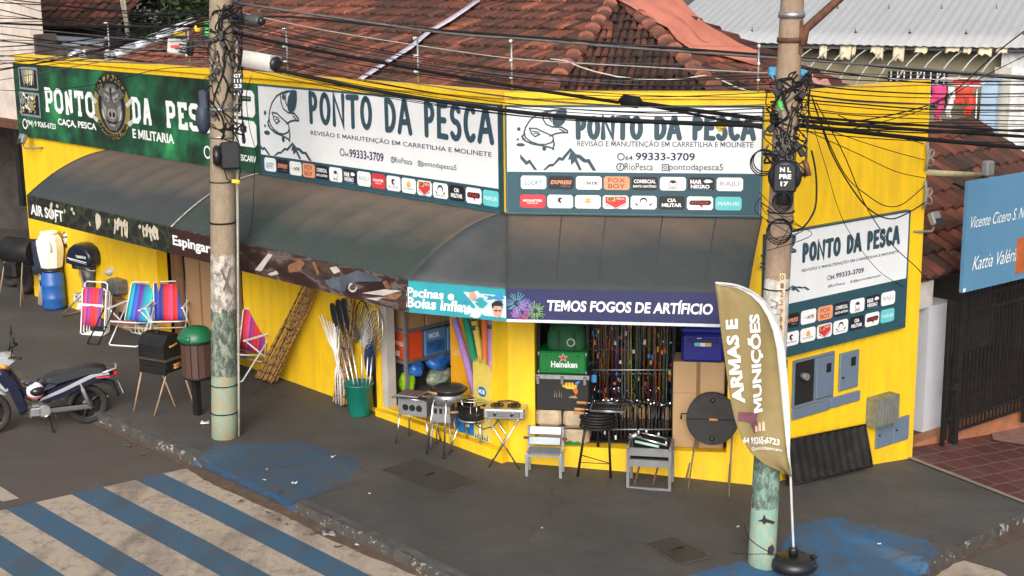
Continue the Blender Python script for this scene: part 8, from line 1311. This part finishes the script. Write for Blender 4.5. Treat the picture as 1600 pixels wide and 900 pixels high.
mb = MB(); mb.box((-.197, -.105, .27), (.197, -.085, .30)); build("cross_bar", mb, STEEL, T)
F = gf(932, 746, AM); T = thing("tripod_cooker", "tall black iron tripod cooker with stacked rings under a grill basket", "cooker", (0, 0, 0), F)
for a, c in (((-.12, -.02, .80), (-.24, -.02, 0)), ((.15, -.02, .80), (.18, 0, 0)), ((.0, .2, .8), (-.02, .42, 0))): mb = MB(); mb.tube([a, c], .017, 6); build("leg", mb, BLACK, T)
mb = MB(); mb.tube([(-.2, -.02, .3), (.16, -.01, .2)], .007, 5); mb.tube([(-.22, -.02, .2), (.16, -.01, .19)], .006, 5); build("brace", mb, RUST, T)
for i in range(6): mb = MB(); mb.torus((0, .08, .66 + .036 * i), (.03 * (i % 2), .04, 1), .21 - .008 * (i % 3), .017, 26, 6); build("ring", mb, BLACK, T)
T = thing("grill_basket", "double wire grill basket with wooden handles lying on the tripod cooker", "grill basket", (.05, .08, .9), F); rack(T, F, -.06, .36, -.12, .22, .905, 22, STEEL); rack(T, F, -.05, .35, -.115, .215, .935, 22, BLACK)
mb = MB(); mb.tube([(-.07, -.125, .92), (.37, -.125, .92), (.37, .225, .92), (-.07, .225, .92)], .010, 5, closed=True); build("rim", mb, ALU, T)
for y, k in ((.19, .0), (-.09, .0), (-.15, -.03)): mb = MB(); mb.tube([(-.09, y, .92 + k), (-.14, y + .0, .92 + k)], .007, 5); build("tang", mb, ALU, T); mb = MB(); mb.tube([(-.14, y, .92 + k), (-.27, y - .01, .925 + k)], .019, 8); build("handle", mb, WOOD, T)
F = gf(1015, 761, AM - R(3)); T = thing("slatted_grill", "grey slatted grill frame standing on the pavement with chrome fittings in it", "grill", (0, 0, 0), F)
for e in (-1, 1):
    mb = MB(); mb.box((e * .26 - .018, -.12, 0), (e * .26 + .018, -.085, .52)); build("post", mb, GREYP, T); mb = MB(); mb.box((e * .26 - .018, .24, 0), (e * .26 + .018, .27, .56)); build("post", mb, GREYP, T); mb = MB(); mb.box((e * .26 - .012, -.085, .46), (e * .26 + .012, .24, .56)); build("side_plate", mb, GREYP, T)
for z, h in ((.0, .03), (.30, .09), (.44, .10)): mb = MB(); mb.box((-.241, -.115, z), (.241, -.09, z + h)); build("rail", mb, GREYP, T)
mb = MB(); mb.box((-.241, .245, .40), (.241, .262, .58)); build("back_plate", mb, BLACK, T); mb = MB(); mb.box((-.24, -.08, .38), (.24, .24, .40)); build("shelf", mb, BLACK, T)
for x in (-.15, .08): mb = MB(); mb.box((x - .012, .02, 0), (x + .012, .04, .38), Matrix.Rotation(R(14), 3, 'Y')); build("strut", mb, RUST, T)
T = thing("chrome_fittings", "chrome and pale green tubes lying in the grey grill frame", "fittings", (0, .1, .56), F)
for i, (m_, a, c, r_) in enumerate(((CHROME, (-.2, .0, .66), (.22, -.06, .57), .02), (mat("pale_green_tube", (.35, .55, .48), .3), (-.18, -.04, .60), (.12, -.08, .56), .018), (CHROME, (-.16, .1, .68), (.2, .12, .6), .016), (ALU, (-.26, .02, .62), (-.16, .0, .68), .035))): mb = MB(); mb.tube([a, c], r_, 8); build("tube", mb, m_, T)
for c in ((.2, -.03, .60), (-.15, .04, .70)): mb = MB(); mb.torus(c, (1, .3, .2), .035, .012, 12, 6); build("ring", mb, CHROME, T)
# big round barrel grill
F = gf(1108, 770, AM - R(6)); ctr = F.inv(dep(1113, 655, (at(1108, 770) - CAM).dot(c_fw) + .05)); T = thing("barrel_grill", "big black round barrel grill on thin legs left of the feather flag", "grill", (0, 0, 0), F); ax_ = Vector((.12, -1, .18)).normalized(); mb = MB(); mb.lathe([(.30, -.46), (.315, -.45)], ctr, ax_, 36); mb.lathe([(.315, -.45), (.315, -.012)], ctr, ax_, 36); mb.lathe([(.325, -.012), (.325, .006)], ctr, ax_, 36); build("barrel", mb, BLACK, T); mb = MB(); mb.lathe([(.305, .007), (.303, .018), (.02, .019)], ctr, ax_, 36, smooth=False); dr = build("door", mb, BLACK, T)
u_ = Vector((1, .12, 0)).normalized(); v_ = ax_.cross(u_) * -1; mb = MB(); c = ctr + ax_ * .024; mb.tube([c - u_ * .3, c + u_ * .3], .006, 5); build("seam", mb, mat("seam_black", (.005, .005, .005), .8), dr); mb = MB(); mb.tube([c + ax_ * .03 - u_ * .06 + u_ * .02, c + ax_ * .03 + u_ * .07], .018, 8); build("handle", mb, WOOD, dr)
for e in (-.24, .24): mb = MB(); p_ = c + v_ * e * -1; mb.lathe([(.03, 0), (.03, .012), (.01, .02)], p_, ax_, 10); build("vent", mb, BLACKPL, dr)
for a, e in (((-.20, .1), (-.26, -.02)), ((.24, .1), (.26, -.1)), ((-.2, .42), (-.34, .34)), ((.22, .42), (.2, .40))): mb = MB(); mb.tube([(ctr.x + a[0], ctr.y + a[1], ctr.z - .14), (e[0] + ctr.x * .6, e[1], .0)], .011, 6); build("leg", mb, mat("dark_tan_rod", (.16, .12, .08), .5, .3), T)
mb = MB(); mb.tube([(ctr.x - .31, ctr.y + .1, ctr.z + .02), (ctr.x - .40, ctr.y + .08, ctr.z + .02), (ctr.x - .40, ctr.y + .08, ctr.z - .05)], .012, 6); build("side_handle", mb, BLACK, T)
# ------------------------------------------------------------------ feather flag
fb = at(1240, 888); FF = Frame(fb, math.atan2(fb.y, fb.x) - math.pi / 2 + R(26)); T = thing("feather_flag", "gold brown feather flag with white lettering on a black water base", "flag", (0, 0, 0), FF)
V = lambda px, py: FF.hit(px, py)
mb = MB(); mb.lathe([(.22, .0), (.245, .02), (.25, .06), (.235, .11), (.18, .14), (.05, .15)], (0, 0, 0), n=28, sx=1.0); mb.lathe([(.05, .15), (.05, .24), (.04, .25)], (-.01, 0, 0), n=14); bs_ = build("base", mb, BLACKPL, T); mb = MB(); mb.rbox((.10, -.2, .05), (.2, -.14, .1), .015); mb.rbox((.17, -.12, .13), (.235, -.03, .16), .012); build("filler_cap", mb, BLACKPL, bs_)
edge = [V(*p) for p in ((1240, 860), (1237, 790), (1235, 740), (1232, 700), (1230, 640), (1228, 580), (1222, 530), (1212, 500), (1198, 476), (1178, 458), (1150, 446), (1118, 442))]
mb = MB(); mb.tube(spline([Vector((p.x, 0, p.z)) for p in edge], 5), .014, 8); build("mast", mb, mat("pale_mast_tube", (.5, .5, .5), .35), T)
lt = [(1116, 444), (1117, 458), (1119, 475), (1122, 500), (1127, 530), (1133, 565), (1138, 600), (1142, 630), (1147, 655), (1155, 682), (1169, 704), (1192, 724), (1231, 742)]
rt2 = [(1120, 443), (1150, 447), (1174, 458), (1190, 470), (1205, 490), (1216, 512), (1223, 540), (1227, 580), (1229, 620), (1230, 650), (1231, 680), (1232, 710), (1234, 741)]
def fpos(i, k, n): a, c = V(*lt[i]), V(*rt2[i]); p = a.lerp(c, k / n); return Vector((p.x, -.02 - .05 * math.sin(math.pi * k / n) * math.sin(i * .55 + .4) - .03 * math.sin(i * .8 + k * .7), p.z))
GOLDF = mat("gold_brown_flag_cloth", (.245, .185, .078), .7, .12, 3); rows = [[fpos(i, k, 10) for k in range(10)] for i in range(13)]; mb = MB(); mb.sheet(rows); solid(build("cloth", mb, GOLDF, T), .004); mb = MB(); mb.sheet([[fpos(i, 9, 10), fpos(i, 9.6, 10) + Vector((0, -.012, 0)), fpos(i, 10, 10) + Vector((.0, -.018, 0))] for i in range(13)]); solid(build("sleeve", mb, mat("white_flag_sleeve", (.7, .7, .68), .7, .06), T), .004)
def on_flag(px, py):                         # depth of the cloth at a point of the flag
    best = min(((i, k) for i in range(13) for k in range(11)), key=lambda q: (V(px, py) - fpos(q[0], q[1], 10)).length); return fpos(*best, 10).y
def flag_text(mb, s, p0, d, h, L_, bold=.03, yo=.014):       # p0 start pixel, d reading direction, cap height and length in pixels
    vs, fs, asp = glyphs(s, bold, 0); dx, dy = d; nx, ny = dy, -dx; pts = []
    for a, b_ in vs: px, py = p0[0] + dx * a * L_ + nx * b_ * h, p0[1] + dy * a * L_ + ny * b_ * h; q = V(px, py); pts.append((px, py, q))
    ys = {}; out = []
    for px, py, q in pts: out.append((q.x, fy(px, py) - yo, q.z))
    n = mb.pts(out)
    for f in fs: mb.face([n + i for i in f])
def fy(px, py):                              # smooth depth of the cloth
    i = 0
    while i < 11 and (lt[i + 1][1] + rt2[i + 1][1]) / 2 < py: i += 1
    y0_, y1_ = (lt[i][1] + rt2[i][1]) / 2, (lt[i + 1][1] + rt2[i + 1][1]) / 2; f = max(0, min(1, (py - y0_) / (y1_ - y0_))); o = []
    for j in (i, i + 1): a, c = lt[j][0], rt2[j][0]; o.append(fpos(j, 10 * max(0, min(1, (px - a) / max(8, c - a))), 10).y)
    return o[0] * (1 - f) + o[1] * f - .008
b = MB(); sl = lambda x0_, y0_, x1_, y1_: ((x1_ - x0_) / math.hypot(x1_ - x0_, y1_ - y0_), (y1_ - y0_) / math.hypot(x1_ - x0_, y1_ - y0_))
flag_text(b, "ARMAS E", (1162, 628), sl(1162, 628, 1150, 498), 19, 132, .04); flag_text(b, "MUNIÇÕES", (1197, 644), sl(1197, 644, 1184, 485), 23, 158, .04)
flag_text(b, "64 99265-6723", (1157, 689), sl(1157, 689, 1212, 694), 9.5, 58, .02); flag_text(b, "Henrique", (1174, 694), (1, .05), 5, 24, .0); flag_text(b, "@pontodapescarv", (1170, 702), (.998, .06), 7, 48, .0)
build("lettering", b, WHITE, T)
b = MB(); n = b.pts([(V(px, py).x, fy(px, py) - .012, V(px, py).z) for px, py in ((1151, 642), (1184, 645), (1185, 651), (1182, 653), (1186, 672), (1178, 676), (1172, 660), (1163, 656), (1150, 655))]); b.face(list(range(n, n + 9))[::-1]); b.mi = 1
for i in range(3): x = 1179 + i * 6.5; n = b.pts([(V(px, py).x, fy(px, py) - .015, V(px, py).z) for px, py in ((x, 674), (x + .5, 664 - i), (x + 2.5, 661 - i), (x + 4.5, 664 - i), (x + 5, 674))]); b.face(list(range(n, n + 5))[::-1])
build("emblem", b, [mat("plum_print", (.16, .055, .085), .6), mat("beige_print", (.6, .42, .3), .6)], T)
# ------------------------------------------------------------------ covers and litter on the pavement
m, t, b = nt("chequer_plate"); f = noise(t, 12, 5); lk(t, mixc(t, f, (.042, .040, .039), (.072, .066, .062)), b.inputs["Base Color"]); b.inputs["Roughness"].default_value = .5; b.inputs["Metallic"].default_value = .3
tc = t.nodes.new("ShaderNodeTexCoord"); ck = t.nodes.new("ShaderNodeTexVoronoi"); ck.inputs["Scale"].default_value = 34; lk(t, tc.outputs["Object"], ck.inputs["Vector"]); bumpn(t, b, ck.outputs["Distance"], .8, .01); CHQ = m
def cover(label, ps):
    q = [at(*p) for p in ps]; c = sum(q, Vector()) / 4; T = thing("access_cover", label, "cover", tuple(c)); mb = MB(); k = 8; mb.sheet([[(lambda p: (p.x, p.y, pavz(p.x, p.y) + .013))(q[0].lerp(q[1], i / k).lerp(q[3].lerp(q[2], i / k), j / k)) for i in range(k + 1)] for j in range(k + 1)], False); build("plate", mb, CHQ, T)
    mb = MB(); n_ = [p + (p - c).normalized() * .05 for p in q]
    for i in range(4):
        a, e, a2, e2 = q[i], q[(i + 1) % 4], n_[i], n_[(i + 1) % 4]; mb.sheet([[(lambda p: (p.x, p.y, pavz(p.x, p.y) + .009))(u.lerp(w, s_ / 8)) for s_ in range(9)] for u, w in ((a, e), (a2, e2))], False)
    build("rim", mb, mat("cover_rim_concrete", (.075, .068, .06), .85, .3, 8), T); mb = MB(); d = (q[1] - q[0]).normalized(); mb.tube([c + Vector((0, 0, .022)) - d * .09, c + Vector((0, 0, .028)), c + Vector((0, 0, .022)) + d * .09], .008, 5); build("lift_handle", mb, BLACK, T)
cover("large chequered steel access cover in front of the doorway", ((598, 735), (650, 717), (748, 753), (690, 771))); cover("smaller chequered access cover left of the right pole", ((1010, 850), (1052, 840), (1110, 870), (1060, 881)))
rg = random.Random(31)
for i, (px, py, w, l) in enumerate(((322, 663, .09, "crumpled white paper by the left pole's foot"), (413, 750, .03, "small white litter scrap low on the left blue ramp"), (460, 755, .05, "white paper scrap in the middle of the left blue ramp"), (417, 733, .02, "tiny white scrap high on the left blue ramp"), (516, 838, .13, "flat grey bit of packaging lying in the gutter"), (559, 854, .05, "white cup lid lying in the gutter"), (577, 771, .025, "tiny white scrap on the pavement left of the large cover"), (1153, 823, .025, "tiny white scrap left of the right pole"), (1374, 850, .04, "white scrap on the right blue ramp"), (847, 825, .02, "tiny pale scrap in the middle of the open pavement"), (522, 714, .05, "small stone at the left blue ramp's far edge"), (128, 521, .08, "flattened brown wrapper on the pavement above the motorcycle"))):
    p = on_road(px, py) + Vector((0, 0, .01)) if 500 < px < 570 and py > 800 else at(px, py, .004); mb = MB(); rows = [[(p.x + w * (a - 1.5) * .4 + rg.uniform(-.2, .2) * w, p.y + w * (c - 1.5) * .3 + rg.uniform(-.15, .15) * w, p.z + abs(rg.gauss(0, .25)) * w) for a in range(4)] for c in range(4)]; mb.sheet(rows); o = solo("paper_scrap", mb, mat("grey_litter", (.25, .25, .26), .6, .3) if w > .12 else (CARD if w == .08 else mat("white_litter", (.6, .6, .6), .7, .15)), l, "litter", tuple(p)); solid(o, .003)
for i in range(26):                          # dry leaves and grit along the kerb
    s_ = rg.uniform(-2.5, 5.5); q = KA - kd * 6 + kd * (s_ + 2) ; q = q + kn * rg.uniform(.12, .3); mb = MB(); z = gz(q.x) - .14; w = rg.uniform(.02, .05); a = rg.uniform(0, 3); mb.sheet([[(q.x + w * (u * math.cos(a) - v * math.sin(a)), q.y + w * (u * math.sin(a) + v * math.cos(a)), z + .012 * (u * u)) for u in (-1, 0, 1)] for v in (-.5, 0, .5)]); solo("dry_leaf", mb, mat("dry_leaf", (.16, .09, .045), .8, .4), "dry leaf scrap lying in the gutter by the left kerb", "leaf", (q.x, q.y, z), W0, "dry leaves in the gutter")
